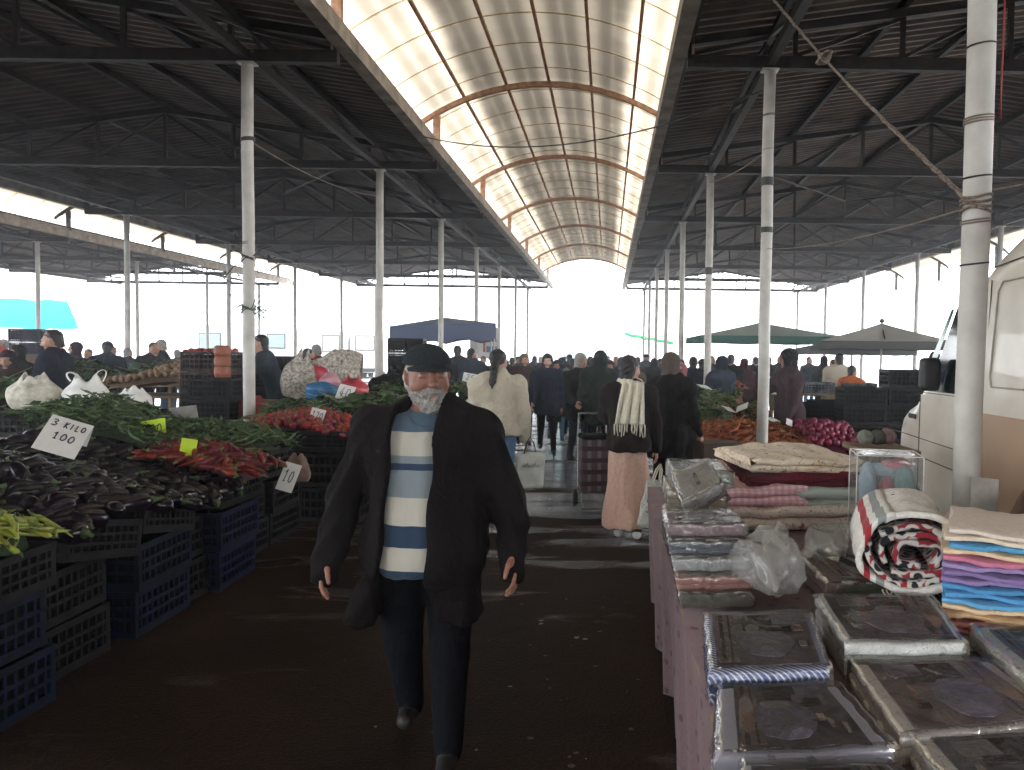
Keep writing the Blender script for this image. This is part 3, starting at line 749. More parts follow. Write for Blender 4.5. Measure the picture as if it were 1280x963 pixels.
def main_man():
    H, b = 1.625, 1.19
    t = thing('person', 'grey bearded man in dark cap, open black coat and striped jumper walking towards us', 'person', (-.71, 3.14, 0), R(4))
    hd = (20, 2, 0)
    P = pose(H, 0, 10, ((3, 21, 34), (-6, 23, 30)), b, hd, 0, False, (6, 20))
    parts = body_parts(P, H, b, .009, True, hd, True, False, hands=(.55, .5), headk=1.07, lw=1.28)
    link('body', arrmesh('body', parts, [SK[1], cloth('dark_trousers', (.006, .0065, .009)), M_lip, M_shoe, stripe_mat(), M_eye, M_iris, HAIR['grey']]), t)
    nk0 = P['neck']
    # jumper over chest and belly
    s = SD()
    s.cap(P['waist']+np.array([0, -.025, -.02]), P['chest'], .094*H*b, .092*H*b, .78, k=.08)
    s.ell(P['hip']+np.array([0, -.005, -.01]), (.108*H*b, .092*H*b, .085*H), k=.06)
    for q in P['arms']: s.cap(q[0]*.9+P['chest']*.1, P['neck']-P['up']*.035*H, .045*H, .028*H, k=.05)
    s.cap(P['chest']+P['up']*.05*H, P['neck']-P['up']*.038*H, .06*H, .040*H, k=.05)
    s.ell(nk0+np.array([0, -.062, .004]), (.064, .055, .050), op='-', k=.012)
    s.box((0, 0, .757-.5), (1, 1, .5), .004, op='-', k=.012)
    link('jumper', arrmesh('jumper', [s.nets(.009, .005, 12, seed=4)], [MATS['striped_knit']]), t)
    # open coat
    c = coat_sd(P, H, b, .155, .026, .03, collar=False, sleeve=1.26)
    c.cap(P['waist']+np.array([0, -.035, -.06]), P['chest'], .108*H*b, .100*H*b, .85, k=.06); c.ell(P['hip']+np.array([0, -.02, 0]), (.122*H*b, .115*H*b, .13*H), k=.06)
    z0 = P['hip'][2]-.155*H; c.box((0, 0, z0-1), (3, 3, 1), .004, op='-', k=.012)
    nk = P['neck']
    c.cap(nk+np.array([-.075, -.05, -.04]), nk+np.array([-.062, .03, .012]), .024, k=.02); c.cap(nk+np.array([.075, -.05, -.03]), nk+np.array([.062, .03, .015]), .026, k=.02)
    c.cap(nk+np.array([-.062, .03, .012]), nk+np.array([0, .065, .02]), .024, k=.02); c.cap(nk+np.array([.062, .03, .015]), nk+np.array([0, .065, .02]), .024, k=.02)
    c.cap(nk+np.array([-.08, -.05, -.04]), (-.135, -.125, 1.22), .02, .012, k=.04); c.cap(nk+np.array([.08, -.05, -.03]), (.085, -.13, 1.2), .022, .012, k=.04)
    c.cap((-.175, -.155, .72), (-.26, -.12, .60), .05, .045, k=.05); c.cap((.12, -.13, .75), (.17, -.10, .62), .05, .05, k=.05)
    def opening(p, F):
        z = p[..., 2]; tt = np.clip((1.36-z)/.6, 0, 1.3)
        xl = -.115-.045*tt; xr = .055-.03*tt+np.clip(.76-z, 0, 1)*.25
        wob = .006*np.sin(z*23)
        d = np.maximum(np.maximum(xl+wob-p[..., 0], p[..., 0]-xr-wob), p[..., 1]+.005+np.clip(z-1.28, 0, 1)*.25)
        hole = L2((p-np.array(nk+np.array([0, -.055, .02])))/np.array([1, 1.2, 1]))-.066
        F = np.maximum(F, -d); F = np.maximum(F, -hole)
        # drag folds from the shoulders and at the elbows
        r1 = np.abs(np.sin(p[..., 2]*26+np.abs(p[..., 0])*34+2.5*np.sin(p[..., 1]*11)+np.sin(p[..., 2]*9)))
        r2 = np.abs(np.sin(p[..., 0]*30+p[..., 2]*7+2*np.sin(p[..., 2]*5)))
        return F+.011*r1*np.clip((np.abs(p[..., 0])-.15)*7, 0, 1)-.004+.006*r2*np.clip((1.0-z)*2.5, 0, 1)
    link('coat', arrmesh('coat', [c.nets(.009, .007, 9, seed=8, extra=opening)], [cloth('main_coat', (.0085, .007, .0075), .3)]), t)
    hm = headM(P, hd, H) @ Matrix.Scale(H/1.68*1.07, 4); sc = H/1.68*1.07
    cap = hair_sd('cap'); link('cap', arrmesh('cap', [xf(cap.nets(.0045, .0012, 50, seed=2), hm)], [cloth('cap_wool', (.022, .028, .033), .4)]), t)
    m = MB(); G = []
    for j in range(7):
        v = j/6; row = []
        for k in range(21):
            th = R(-66+132*k/20); l = .068*max(0, math.cos(th*1.22))**.55*v
            row.append(tuple(hm @ (Vector((.0885*math.sin(th)*(1+.02*v), .010-.1075*math.cos(th)-l, .050-.020*v*math.cos(th)-.030*(1-math.cos(th)))))) )
        G.append(row)
    m.grid(G); cp_ = [c_ for c_ in t.children if c_.name.startswith('cap')][0]; pk = m.obj('peak', MATS['cloth_cap_wool'], cp_, True); sm = pk.modifiers.new('t', 'SOLIDIFY'); sm.thickness = .005; sm.offset = 0
    hr = SD(); hr.ell((0, .03, .0), (.081, .088, .085)); hr.ell((0, -.082, -.0), (.092, .105, .12), op='-', k=.02); hr.box((0, 0, .115), (.2, .2, .07), .01, op='-', k=.01); hr.box((0, 0, -.16), (.2, .2, .085), .01, op='-', k=.02)
    link('hair', arrmesh('hair', [xf(hr.nets(.0045, .004, 90, seed=2), hm)], [HAIR['white']]), t)
    bd = SD(); bd.ell((0, -.020, -.052), (.070, .080, .081)); bd.cap((-.014, -.078, -.112), (.014, -.078, -.112), .022, k=.03)
    bd.ell((0, -.088, .006), (.062, .052, .050), op='-', k=.012); bd.ell((0, -.118, -.061), (.024, .055, .0078), op='-', k=.004); bd.box((0, 0, .06), (.3, .3, .07), .01, op='-', k=.01); bd.box((0, .07, -.06), (.3, .055, .3), .01, op='-', k=.01)
    bd.cap((-.034, -.084, -.058), (-.003, -.104, -.046), .009, .0105, k=.01); bd.cap((.034, -.084, -.058), (.003, -.104, -.046), .009, .0105, k=.01)
    link('beard', arrmesh('beard', [xf(bd.nets(.004, .0022, 110, seed=6), hm)], [mat('beard_grey', (.38, .36, .33), .85, var=.3, scale=70, dark=(.16, .15, .14), bump=.8, bscale=200)]), t)
    return t
main_man()
# ------------------------------------------------------------------ produce, crates, stalls
def plastic(n, c, **k): return mat('plastic_'+n, c, .6, var=.45, scale=9, detail=8, objvar=.35, spec=.2, **k)
PL = dict(blue=plastic('blue', (.0025, .006, .030)), black=plastic('black', (.007, .007, .008)), brown=plastic('brown', (.05, .032, .026)), grey=plastic('grey', (.10, .11, .12)), green=plastic('green', (.03, .12, .07)))
M_wood = mat('rough_wood', (.24, .16, .09), .85, var=.25, scale=3, bump=.3); M_card = mat('cardboard', (.085, .055, .04), .9, var=.1, scale=5)
_CR = {}
M_dkheap = mat('shaded_heap', (.004, .0035, .004), .9, spec=.1)  # near-black colour carries the shade inside crates and the aubergine heap
def crate_mesh(w=.58, d=.39, h=.25, col='black', slots=5):
    key = (w, d, h, col)
    if key in _CR: return _CR[key]
    m = MB(); t = .012
    m.bx(-w/2+.01, w/2-.01, -d/2+.01, d/2-.01, .008, .018)
    for sx in (-1, 1):
        for sy in (-1, 1): m.box((sx*(w/2-.016), sy*(d/2-.016), h/2), (.016, .016, h/2))
    def wall(a, b):
        a, b = Vector(a), Vector(b); n = 3
        L_ = (b-a).length; dd = (b-a).normalized()
        for z0, z1 in ((.002, .045), (h*.36, h*.43), (h*.60, h*.67), (h-.035, h-.001)):
            c = (a+b)/2; c.z = (z0+z1)/2
            m.box(c, (L_/2-.02 if abs(dd.x) > .5 else t/2, t/2 if abs(dd.x) > .5 else L_/2-.02, (z1-z0)/2))
        k = int(L_/.055)
        for i in range(1, k):
            c = a+dd*(L_*i/k); c.z = h/2
            m.box(c, (.006 if abs(dd.x) > .5 else t/2-.002, t/2-.002 if abs(dd.x) > .5 else .006, h/2-.01))
    y = d/2-t/2; x = w/2-t/2
    wall((-w/2, -y, 0), (w/2, -y, 0)); wall((-w/2, y, 0), (w/2, y, 0)); wall((-x, -d/2, 0), (-x, d/2, 0)); wall((x, -d/2, 0), (x, d/2, 0))
    for s in (-1, 1):  # near-black sheets added behind the slots as painted inner shade
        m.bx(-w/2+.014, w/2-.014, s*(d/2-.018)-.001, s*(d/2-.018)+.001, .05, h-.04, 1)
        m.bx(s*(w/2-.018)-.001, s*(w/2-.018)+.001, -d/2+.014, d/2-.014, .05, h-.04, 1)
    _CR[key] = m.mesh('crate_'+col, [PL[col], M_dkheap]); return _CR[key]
def crate(x, y, z, rz=0, col='black', label=None, size=(.58, .39, .25), group=None, tilt=(0, 0)):
    o = link('crate', crate_mesh(*size, col), None, (x, y, z), (tilt[0], tilt[1], R(rz)+rnd.uniform(-.05, .05)))
    return tag(o, label, 'crate', group)
ORD = ['lowest', 'second lowest', 'third lowest', 'fourth lowest', 'fifth lowest', 'sixth lowest', 'seventh lowest', 'topmost']
def stack(x, y, n, rz=0, col='black', where='', group='stacked crates', size=(.58, .39, .25), z=0, cols=None):
    for i in range(n):
        nm = 'topmost' if i == n-1 and n > 1 else ORD[i]
        if n == 1: nm = 'single'
        c = cols[i] if cols else col
        crate(x+rnd.uniform(-.02, .02), y+rnd.uniform(-.02, .02), z+i*(size[2]+.003), rz, c, '%s %s crate %s' % (nm, c, where), size, group)
M_aub = mat('aubergine_skin', (.006, .003, .008), .2, var=.3, scale=6, spec=.35, objvar=.3); M_calyx = mat('green_calyx', (.06, .10, .03), .6, var=.3, scale=40)
M_chil = mat('yellow_green_pepper', (.30, .34, .05), .3, var=.2, scale=10, objvar=.25, coat=.2); M_redp = mat('red_pepper', (.17, .005, .008), .34, var=.3, scale=10, objvar=.4, spec=.35)
M_grnp = mat('green_pepper', (.075, .14, .04), .35, var=.25, scale=10, objvar=.35, coat=.2); M_tom = mat('tomato_skin', (.30, .016, .022), .3, var=.25, scale=8, objvar=.3, spec=.4)
M_carr = mat('carrot_skin', (.36, .085, .025), .6, var=.25, scale=18, objvar=.25); M_onion = mat('onion_skin', (.40, .21, .09), .5, var=.3, scale=12, objvar=.25); M_pot = mat('potato_skin', (.30, .19, .11), .8, var=.25, scale=20, objvar=.2)
M_orng = mat('orange_peel', (.62, .21, .02), .45, var=.12, scale=30, objvar=.15, bump=.2); M_stem = mat('green_stem', (.10, .16, .04), .6)
M_leek = mat('pale_stalk', (.42, .50, .28), .5, var=.2, objvar=.2)
def long_veg(name, L_, r, bend, mb, ms, seed, taper=.35, bulge=.75, n=10, stem=.05):
    g = random.Random(seed); m = MB(); pts, rs = [], []
    for i in range(9):
        t = i/8; a = bend*(t-.5); pts.append((L_*(t-.5), bend*L_*(.25-(t-.5)**2)*.8, g.uniform(-.02, .02)*r))
        w = (1-(2*t-1)**8)**.5 if 0 < t < 1 else .05
        rs.append(r*max(.06, w*(taper+(bulge-taper+.25)*math.sin(math.pi*min(1, t*.72+.28*(1-taper))) if bulge else (1-t*(1-taper)))))
    m.tube(pts, rs, n, 0)
    e = Vector(pts[0]); d = (e-Vector(pts[1])).normalized()
    m.tube([e+d*-.2*r, e+d*stem*.5+Vector((0, .004, 0)), e+d*stem+Vector((0, .012, .004))], [r*.55, r*.22, r*.18], 7, 1)
    return m.mesh(name, [mb, ms], True)
AUB = [long_veg('aubergine', l, r, b, M_aub, M_calyx, i, .55, 1.0, 12, .045) for i, (l, r, b) in enumerate(((.20, .036, .2), (.18, .042, .1), (.22, .032, .35), (.16, .045, 0)))]
CHI = [long_veg('chili', l, .013, b, M_chil, M_stem, i, .25, 0, 7, .03) for i, (l, b) in enumerate(((.17, .5), (.15, .9), (.19, .3), (.14, -.6)))]
REDP = [long_veg('red_pepper', l, .024, b, M_redp, M_stem, i, .3, 0, 9, .03) for i, (l, b) in enumerate(((.17, .4), (.15, .8), (.19, .2)))]
GRNP = [long_veg('green_pepper', l, .012, b, M_grnp, M_stem, i, .25, 0, 7, .035) for i, (l, b) in enumerate(((.19, .5), (.16, 1.0), (.21, .3), (.15, -.7)))]
CARR = [long_veg('carrot', l, .02, b, M_carr, M_stem, i, .2, 0, 8, .02) for i, (l, b) in enumerate(((.18, .1), (.2, .25), (.16, 0)))]
def round_veg(name, r, mt, sq=.85, seed=0, calyx=True, n=14):
    g = random.Random(seed); m = MB(); ph = g.uniform(0, 6); k = g.choice((4, 5)); am = .04 if calyx else .07
    pr = [(max(.002, r*math.sin(math.pi*i/9)), -r*sq*math.cos(math.pi*i/9)*(1 if i < 7 else .96)) for i in range(10)]
    m.lathe(pr, n, wob=lambda a, z: 1+am*math.sin(k*a+ph))
    if calyx:
        for i in range(5):
            a = i*1.257; m.tube([(0, 0, r*sq*.93), (math.cos(a)*r*.3, math.sin(a)*r*.3, r*sq*.97), (math.cos(a)*r*.55, math.sin(a)*r*.55, r*sq*.92)], [.004, .004, .001], 4, 1)
        m.tube([(0, 0, r*sq*.9), (.004, 0, r*sq*1.25)], .004, 5, 1)
    return m.mesh(name, [mt, M_stem], True)
TOM = [round_veg('tomato', .04, M_tom, .82, i) for i in range(3)]
ONI = [round_veg('onion', .038, M_onion, .9, i, False) for i in range(2)]; POT = [round_veg('potato', .036, M_pot, 1.35, i+5, False) for i in range(3)]
ORA = [round_veg('orange', .04, M_orng, .97, i+9, False, 12) for i in range(2)]
PRP = mat('beet_skin', (.22, .02, .06), .5, var=.2, scale=9, objvar=.2); BEET = [round_veg('beetroot', .042, PRP, .95, i+3, False) for i in range(2)]
def scatter(x0, x1, y0, y1, r, n, inside=None, g=rnd):
    pts = []; tries = 0
    while len(pts) < n and tries < n*60:
        tries += 1; p = (g.uniform(x0, x1), g.uniform(y0, y1))
        if inside and not inside(*p): continue
        if all((p[0]-q[0])**2+(p[1]-q[1])**2 > r*r for q in pts): pts.append(p)
    return pts
def heap(protos, name, label, cat, group, area, zf, r, n, tilt=.35, scale=(.85, 1.15), long=True, lie=None):
    """single vegetables laid over the surface zf(x, y)"""
    for (x, y) in scatter(*area, r, n):
        me = rnd.choice(protos); z = zf(x, y)+rnd.uniform(-.012, .012)
        if long:
            gx = (zf(x+.02, y)-zf(x-.02, y))/.04; gy = (zf(x, y+.02)-zf(x, y-.02))/.04
            yaw = rnd.uniform(0, 6.28) if lie is None else rnd.gauss(lie, .5)
            pit = -math.atan(gx*math.cos(yaw)+gy*math.sin(yaw))+rnd.uniform(-tilt, tilt)
            rot = Euler((rnd.uniform(0, 6.28), pit, yaw))
            E = Matrix.Rotation(yaw, 3, 'Z') @ Matrix.Rotation(pit, 3, 'Y') @ Matrix.Rotation(rnd.uniform(-.6, .6), 3, 'X')
            rot = E.to_euler()
        else: rot = Euler((rnd.uniform(-.9, .9), rnd.uniform(-.9, .9), rnd.uniform(0, 6.28)))
        o = link(name, me, None, (x, y, z), rot); s = rnd.uniform(*scale); o.scale = (s, s, s); tag(o, label, cat, group)
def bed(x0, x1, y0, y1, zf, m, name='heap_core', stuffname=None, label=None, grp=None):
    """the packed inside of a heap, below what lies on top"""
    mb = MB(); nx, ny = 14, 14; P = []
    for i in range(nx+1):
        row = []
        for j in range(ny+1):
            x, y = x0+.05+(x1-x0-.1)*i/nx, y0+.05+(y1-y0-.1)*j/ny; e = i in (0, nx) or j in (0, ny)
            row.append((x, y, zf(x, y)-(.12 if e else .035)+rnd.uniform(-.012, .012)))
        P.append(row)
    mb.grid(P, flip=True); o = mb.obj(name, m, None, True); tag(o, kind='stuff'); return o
def leaf_heap(name, area, zf, n, m, size=(.03, .07), seed=1, stalks=None, droop=.5):
    """uncountable leafy greens: one mass of small curled leaves and thin stalks"""
    g = random.Random(seed); mb = MB(); x0, x1, y0, y1 = area
    for i in range(n):
        x, y = g.uniform(x0, x1), g.uniform(y0, y1); z = zf(x, y)+g.uniform(-.05, .035)
        a = g.uniform(0, 6.28); l = g.uniform(*size); wd = l*g.uniform(.25, .5); el = g.uniform(-.5, .9)
        d = Vector((math.cos(a)*math.cos(el), math.sin(a)*math.cos(el), math.sin(el))); s = Vector((-math.sin(a), math.cos(a), g.uniform(-.5, .5)))*wd; p = Vector((x, y, z)); dn = Vector((0, 0, -l*droop*.35))
        mb.add([p, p+d*l*.45+s, p+d*l*1.0+dn, p+d*l*.45-s, p+d*l*.5+Vector((0, 0, l*.10))], [(0, 1, 4), (1, 2, 4), (2, 3, 4), (3, 0, 4)], 0)
        if stalks and i % stalks == 0:
            q = p-d*l*g.uniform(1, 2.4); mb.tube([q, (p+q)/2+Vector((0, 0, .01)), p+d*l*.4], .0022, 4, 1, False)
    o = mb.obj(name, [m, M_leek if stalks and stalks < 5 else M_stem], None); return tag(o, kind='stuff')
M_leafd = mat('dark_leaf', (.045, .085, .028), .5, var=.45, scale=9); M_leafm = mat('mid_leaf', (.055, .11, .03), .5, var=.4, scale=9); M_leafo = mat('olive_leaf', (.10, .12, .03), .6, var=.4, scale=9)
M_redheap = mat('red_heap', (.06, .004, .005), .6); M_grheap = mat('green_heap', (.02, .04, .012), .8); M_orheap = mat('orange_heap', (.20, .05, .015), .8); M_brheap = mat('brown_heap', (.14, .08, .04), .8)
# --- price cards with handwriting
STROKE = {'0': [[(.5, 0), (.15, .12), (.05, .5), (.2, .9), (.55, 1), (.85, .75), (.9, .4), (.7, .08), (.5, 0)]], '1': [[(.15, .72), (.5, 1), (.5, 0)], [(.25, 0), (.8, 0)]], '2': [[(.08, .75), (.3, 1), (.7, .95), (.8, .65), (.45, .3), (.05, 0), (.9, .05)]],
          '3': [[(.1, .9), (.5, 1), (.8, .78), (.35, .55), (.85, .32), (.6, .02), (.1, .08)]], '4': [[(.6, 1), (.05, .35), (.9, .38)], [(.62, .62), (.55, 0)]], '5': [[(.85, 1), (.25, .97), (.18, .58), (.6, .62), (.85, .32), (.55, 0), (.1, .08)]],
          'K': [[(.15, 1), (.15, 0)], [(.85, 1), (.2, .48), (.9, 0)]], 'I': [[(.4, 1), (.4, 0)]], 'L': [[(.2, 1), (.15, 0), (.85, .04)]], 'O': [[(.5, 0), (.1, .2), (.1, .75), (.5, 1), (.88, .75), (.88, .25), (.5, 0)]]}
M_ink = mat('blue_black_ink', (.012, .012, .05), .6); M_paper = mat('white_card', (.66, .66, .64), .8, var=.05, scale=9); M_neon = mat('neon_card', (.52, .74, .03), .7, var=.04)
def price_card(label, pos, w, h, rot, lines, paper=None, th=.0035, name='price_card', fold=None, curl=.04):
    """a bent card, local X right, Z up, face towards -Y, origin at its lower middle"""
    m = MB(); n = 10
    def bend(x, z): return (x, curl*h*(z/h)**2*2+.25*curl*w*math.sin(x/w*3), z)
    front = [[bend(w*(i/n-.5), h*j/n) for j in range(n+1)] for i in range(n+1)]
    m.grid(front)
    o = m.obj(name, paper or M_paper, None, False, pos); o.rotation_euler = rot; tag(o, label, 'price sign', 'handwritten price signs')
    sm = o.modifiers.new('t', 'SOLIDIFY'); sm.thickness = .0015; sm.offset = -1
    ink = MB()
    for text, z0, hh, x0, sp in lines:
        for i, ch in enumerate(text):
            for st in STROKE.get(ch, []):
                pts = []
                for k, (u, v) in enumerate(st):
                    x = x0+sp*i+u*sp*.72+v*.06*hh; z = z0+v*hh+.05*hh*math.sin(i*2.1+1); p = Vector(bend(x, z)); p.y -= .0035; pts.append(p)
                dense = []
                for a, b in zip(pts, pts[1:]): dense += [a.lerp(b, q/3) for q in range(3)]
                dense.append(pts[-1]); ink.tube(dense, th, 5)
    if lines: ink.obj('writing', M_ink, o)
    if fold:
        f = MB(); f.grid([[(w*(i/6-.5), curl*h*2+fold*j/4*.96, h-.25*fold*(j/4)**2*1.3-.002*j) for j in range(5)] for i in range(7)]); q = f.obj('folded_back', paper or M_paper, o)
        sm = q.modifiers.new('t', 'SOLIDIFY'); sm.thickness = .0015
    return o
# --- bags
M_bagw = mat('white_carrier', (.82, .81, .77), .45, var=.12, scale=4, spec=.5); M_sackw = mat('woven_white_sack', (.66, .63, .52), .8, var=.2, scale=16, bump=.3)
def sack_obj(name, label, cat, pos, r, h, m, seed, group=None, sq=(1, .8), neck=.35, top_open=True, rz=0, lump=.10):
    g = random.Random(seed); ph = [g.uniform(0, 6.28) for _ in range(6)]; mb = MB(); nn, nz = 40, 18; P = []
    for j in range(nz+1):
        t = j/nz; rr = r*(.80+.42*math.sin(math.pi*min(1, t*1.15+.08))**.8-(neck*.9)*max(0, t-.62)/.38); row = []
        if t > .86 and top_open: rr *= 1-(t-.86)*1.2
        for i in range(nn):
            a = 2*math.pi*i/nn
            w = 1+lump*(.5*math.sin(3*a+ph[0]+2*t)+.35*math.sin(5*a+ph[1]-4*t)+.3*math.sin(9*a+ph[2]+3*t)*t+.25*math.sin(13*a+ph[3])*t**2)
            z = h*t*(1-.07*math.sin(2*a+ph[4])*t-.09*math.sin(4*a+ph[5])*t*t)
            row.append((rr*w*math.cos(a)*sq[0], rr*w*math.sin(a)*sq[1], z))
        P.append(row+[row[0]])
    mb.grid(P, flip=True)
    o = mb.obj(name, m, None, True, pos); o.rotation_euler.z = rz
    tag(o, label, cat, group); sm = o.modifiers.new('t', 'SOLIDIFY'); sm.thickness = .002
    return o
def carrier_handles(o, r, h, m, sp=.6, hh=.11, lean=0):
    for s in (-1, 1):
        mb = MB(); pts = []
        for i in range(11):
            a = math.pi*i/10; pts.append((s*r*sp+math.cos(a)*.045+s*.05*math.sin(a), .02*math.sin(a*2), h*.90+hh*math.sin(a)*(1 if s > 0 else .75)))
        mb.tube(pts, [.016-.006*math.sin(math.pi*i/10) for i in range(11)], 6, 0, True, .35); mb.obj('handle', m, o)
# ================= left side: the vegetable stall along the aisle
G_AISLE = 'crates along the aisle'
for (x, y, tx) in ((-2.72, 3.32, 'under the yellow-green peppers at the left edge'), (-2.78, 4.66, 'below the aubergines, beside the aisle'), (-2.76, 5.56, 'below the red peppers, beside the aisle')):
    stack(x, y, 2, 90, 'blue', tx, G_AISLE, (.58, .38, .26))
crate(-2.70, 3.34, .53, 90, 'black', 'black crate holding the heap of yellow-green peppers', (.56, .38, .20))
# crates tilted towards the buyer, each full of aubergines
k = 0
WORDA = ['front row by the aisle', 'middle row', 'back row']
for r_, x in enumerate((-2.76, -3.17, -3.58)):
    for c_, y in enumerate((4.06, 4.66, 5.26) if r_ else (4.06, 4.66)):
        crate(x, y, .535+.085*r_, 90, 'black', 'black crate of aubergines, %s, %s' % (WORDA[r_], ['nearest us', 'second from us', 'third from us'][c_]), (.58, .39, .20), 'tilted black crates of aubergines', tilt=(0, R(11)))
stack(-2.86, 3.98, 2, 90, 'black', 'in the dark pile left of the aubergine crates', G_AISLE, (.5, .38, .26)); stack(-2.84, 5.12, 2, 90, 'black', 'between the two blue piles beside the aisle', G_AISLE, (.30, .38, .26))
stack(-3.3, 4.4, 2, 90, 'black', 'behind the blue pile below the aubergines', G_AISLE, (.58, .38, .25)); stack(-3.25, 3.5, 2, 90, 'black', 'behind the blue pile at the left edge', G_AISLE, (.58, .38, .26))
def trestle(label, x0, x1, y0, y1, z, cloth=None):
    t = thing('trestle_table', label, 'table', ((x0+x1)/2, (y0+y1)/2, 0)); a, b = (x1-x0)/2, (y1-y0)/2
    m = MB(); n = max(2, int((y1-y0)/.2))
    for i in range(n): m.bx(-a, a, -b+2*b*i/n, -b+2*b*(i+1)/n-.008, z-.03, z)
    m.obj('tabletop', M_wood, t)
    for sx in (-1, 1):
        for sy in (-1, 1): m = MB(); m.bar((sx*(a-.06), sy*(b-.08), 0), (sx*(a-.10), sy*(b-.12), z-.03), .05); m.obj('leg', M_wood, t)
    return t
trestle('rough plank table under the back rows of aubergine crates', -3.95, -3.0, 3.8, 5.5, .52)
def zA(x, y): return .735+(-2.55-x)*.215+.05*math.sin((y-3.7)*3.6)+.05*math.exp(-((x+3.1)**2+(y-4.6)**2)/.25)
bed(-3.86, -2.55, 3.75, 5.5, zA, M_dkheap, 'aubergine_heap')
heap(AUB, 'aubergine', 'glossy dark purple aubergine in the big heap at the left', 'aubergine', 'heap of aubergines', (-3.86, -2.50, 3.72, 5.5), zA, .072, 240, .35)
def zC(x, y): return .74+.15*math.exp(-((x+2.72)**2/.05+(y-3.34)**2/.10))
bed(-2.9, -2.52, 3.06, 3.62, zC, M_grheap, 'pepper_heap')
heap(CHI, 'chili_pepper', 'slim yellow-green chili pepper in the crate at the left edge', 'pepper', 'yellow-green chili peppers', (-2.93, -2.49, 3.03, 3.66), lambda x, y: zC(x, y)+.012, .024, 190, .4)
def zG(x, y): return .84+(-2.75-x)*.20+.06*math.sin((x+3.0)*5+y*3)*.6+.05*math.exp(-((y-6.2)**2)/.2)
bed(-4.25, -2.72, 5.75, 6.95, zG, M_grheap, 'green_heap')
leaf_heap('leafy_greens', (-4.3, -2.68, 5.7, 7.0), zG, 3200, M_leafd, (.03, .075), 3, 9)
heap(GRNP, 'green_pepper', 'thin green pepper lying in the big green heap before the post', 'pepper', 'thin green peppers', (-4.28, -2.66, 5.66, 7.0), lambda x, y: zG(x, y)+.018, .055, 230, .5)
for i, x in enumerate((-2.95, -3.4, -3.9)):
    for j, y in enumerate((6.05, 6.65)): crate(x, y, .56+i*.085, 90, 'black', 'black crate under the green peppers, %s, %s' % (['beside the aisle', 'in the middle', 'at the back'][i], ['nearer us', 'farther'][j]), (.58, .4, .22), 'black crates under the green peppers')
stack(-2.95, 6.2, 2, 90, 'black', 'on the floor under the greens by the aisle', 'dark crates on the floor', (.58, .38, .26)); stack(-2.95, 6.85, 2, 90, 'black', 'on the floor under the greens, farther along', 'dark crates on the floor', (.58, .38, .26))
def zR(x, y): return .77+(-2.45-x)*.22+.07*math.exp(-((x+2.7)**2/.08+(y-5.6)**2/.10))
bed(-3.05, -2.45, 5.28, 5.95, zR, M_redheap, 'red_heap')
heap(REDP, 'red_pepper', 'shiny red pepper in the crate below the green heap', 'pepper', 'red peppers', (-3.08, -2.42, 5.25, 5.98), lambda x, y: zR(x, y)+.012, .042, 150, .35)
crate(-2.76, 5.60, .545, 90, 'black', 'black crate holding the red peppers', (.62, .40, .22))
# tomatoes
for i, (x, y) in enumerate(((-3.22, 7.72), (-2.63, 7.70))):
    crate(x, y, .66, 0, 'black', 'slotted black crate of tomatoes, %s' % ['left one of the pair', 'right one beside the man'][i], (.585, .5, .2), 'black tomato crates')
    stack(x, y, 2, 0, 'black', 'under the tomatoes, %s pile' % ['left', 'right'][i], 'dark crates on the floor', (.58, .45, .32))
def zT(x, y): return .87+.05*math.sin((x+3.4)*4.5)+.10*(y-7.5)
bed(-3.5, -2.36, 7.48, 8.1, zT, M_redheap, 'tomato_heap')
heap(TOM, 'tomato', 'ripe red tomato in the slotted black crates', 'tomato', 'tomatoes in the black crates', (-3.52, -2.34, 7.46, 8.2), lambda x, y: zT(x, y)+.01, .062, 150, long=False)
def zG2(x, y): return 1.0+.05*math.sin(x*4)+.04*math.sin(y*5)
bed(-3.6, -2.3, 8.6, 9.6, zG2, M_grheap, 'herb_heap'); leaf_heap('leafy_greens', (-3.7, -2.25, 8.5, 9.7), zG2, 1700, M_leafd, (.06, .16), 5, 3)
trestle('plank table carrying the dark herbs and bagged goods', -3.9, -2.3, 8.5, 9.7, .9)
crate(-2.62, 8.75, .62, 0, 'brown', 'brown crate beside the herbs', (.58, .3, .26))
# crates and sacks on the back table
trestle('long plank table behind the greens carrying the white sacks', -5.9, -3.95, 7.1, 8.0, .78)
for i, x in enumerate((-5.55, -5.0, -4.42)): crate(x, 7.5, .782, 0, 'black', 'black crate on the back table, %s' % ['under the tied white sack', 'under the tall carrier bag', 'under the small open bag'][i], (.54, .42, .25), 'black crates on the back table')
sack_obj('sack', 'off-white woven sack with open top on the back table', 'sack', (-5.35, 7.45, 1.035), .20, .30, M_sackw, 2, 'white bags on the back table', neck=.3)
o = sack_obj('carrier_bag', 'tall white carrier bag with two loop handles standing on the back table', 'bag', (-4.86, 7.45, 1.035), .175, .29, M_bagw, 5, 'white bags on the back table', (1, .7), .12, lump=.06); carrier_handles(o, .175, .29, M_bagw)
sack_obj('carrier_bag', 'small crumpled white bag at the right end of the back table', 'bag', (-4.42, 7.45, 1.035), .135, .20, M_bagw, 9, 'white bags on the back table', (1, .8), .2, lump=.12)
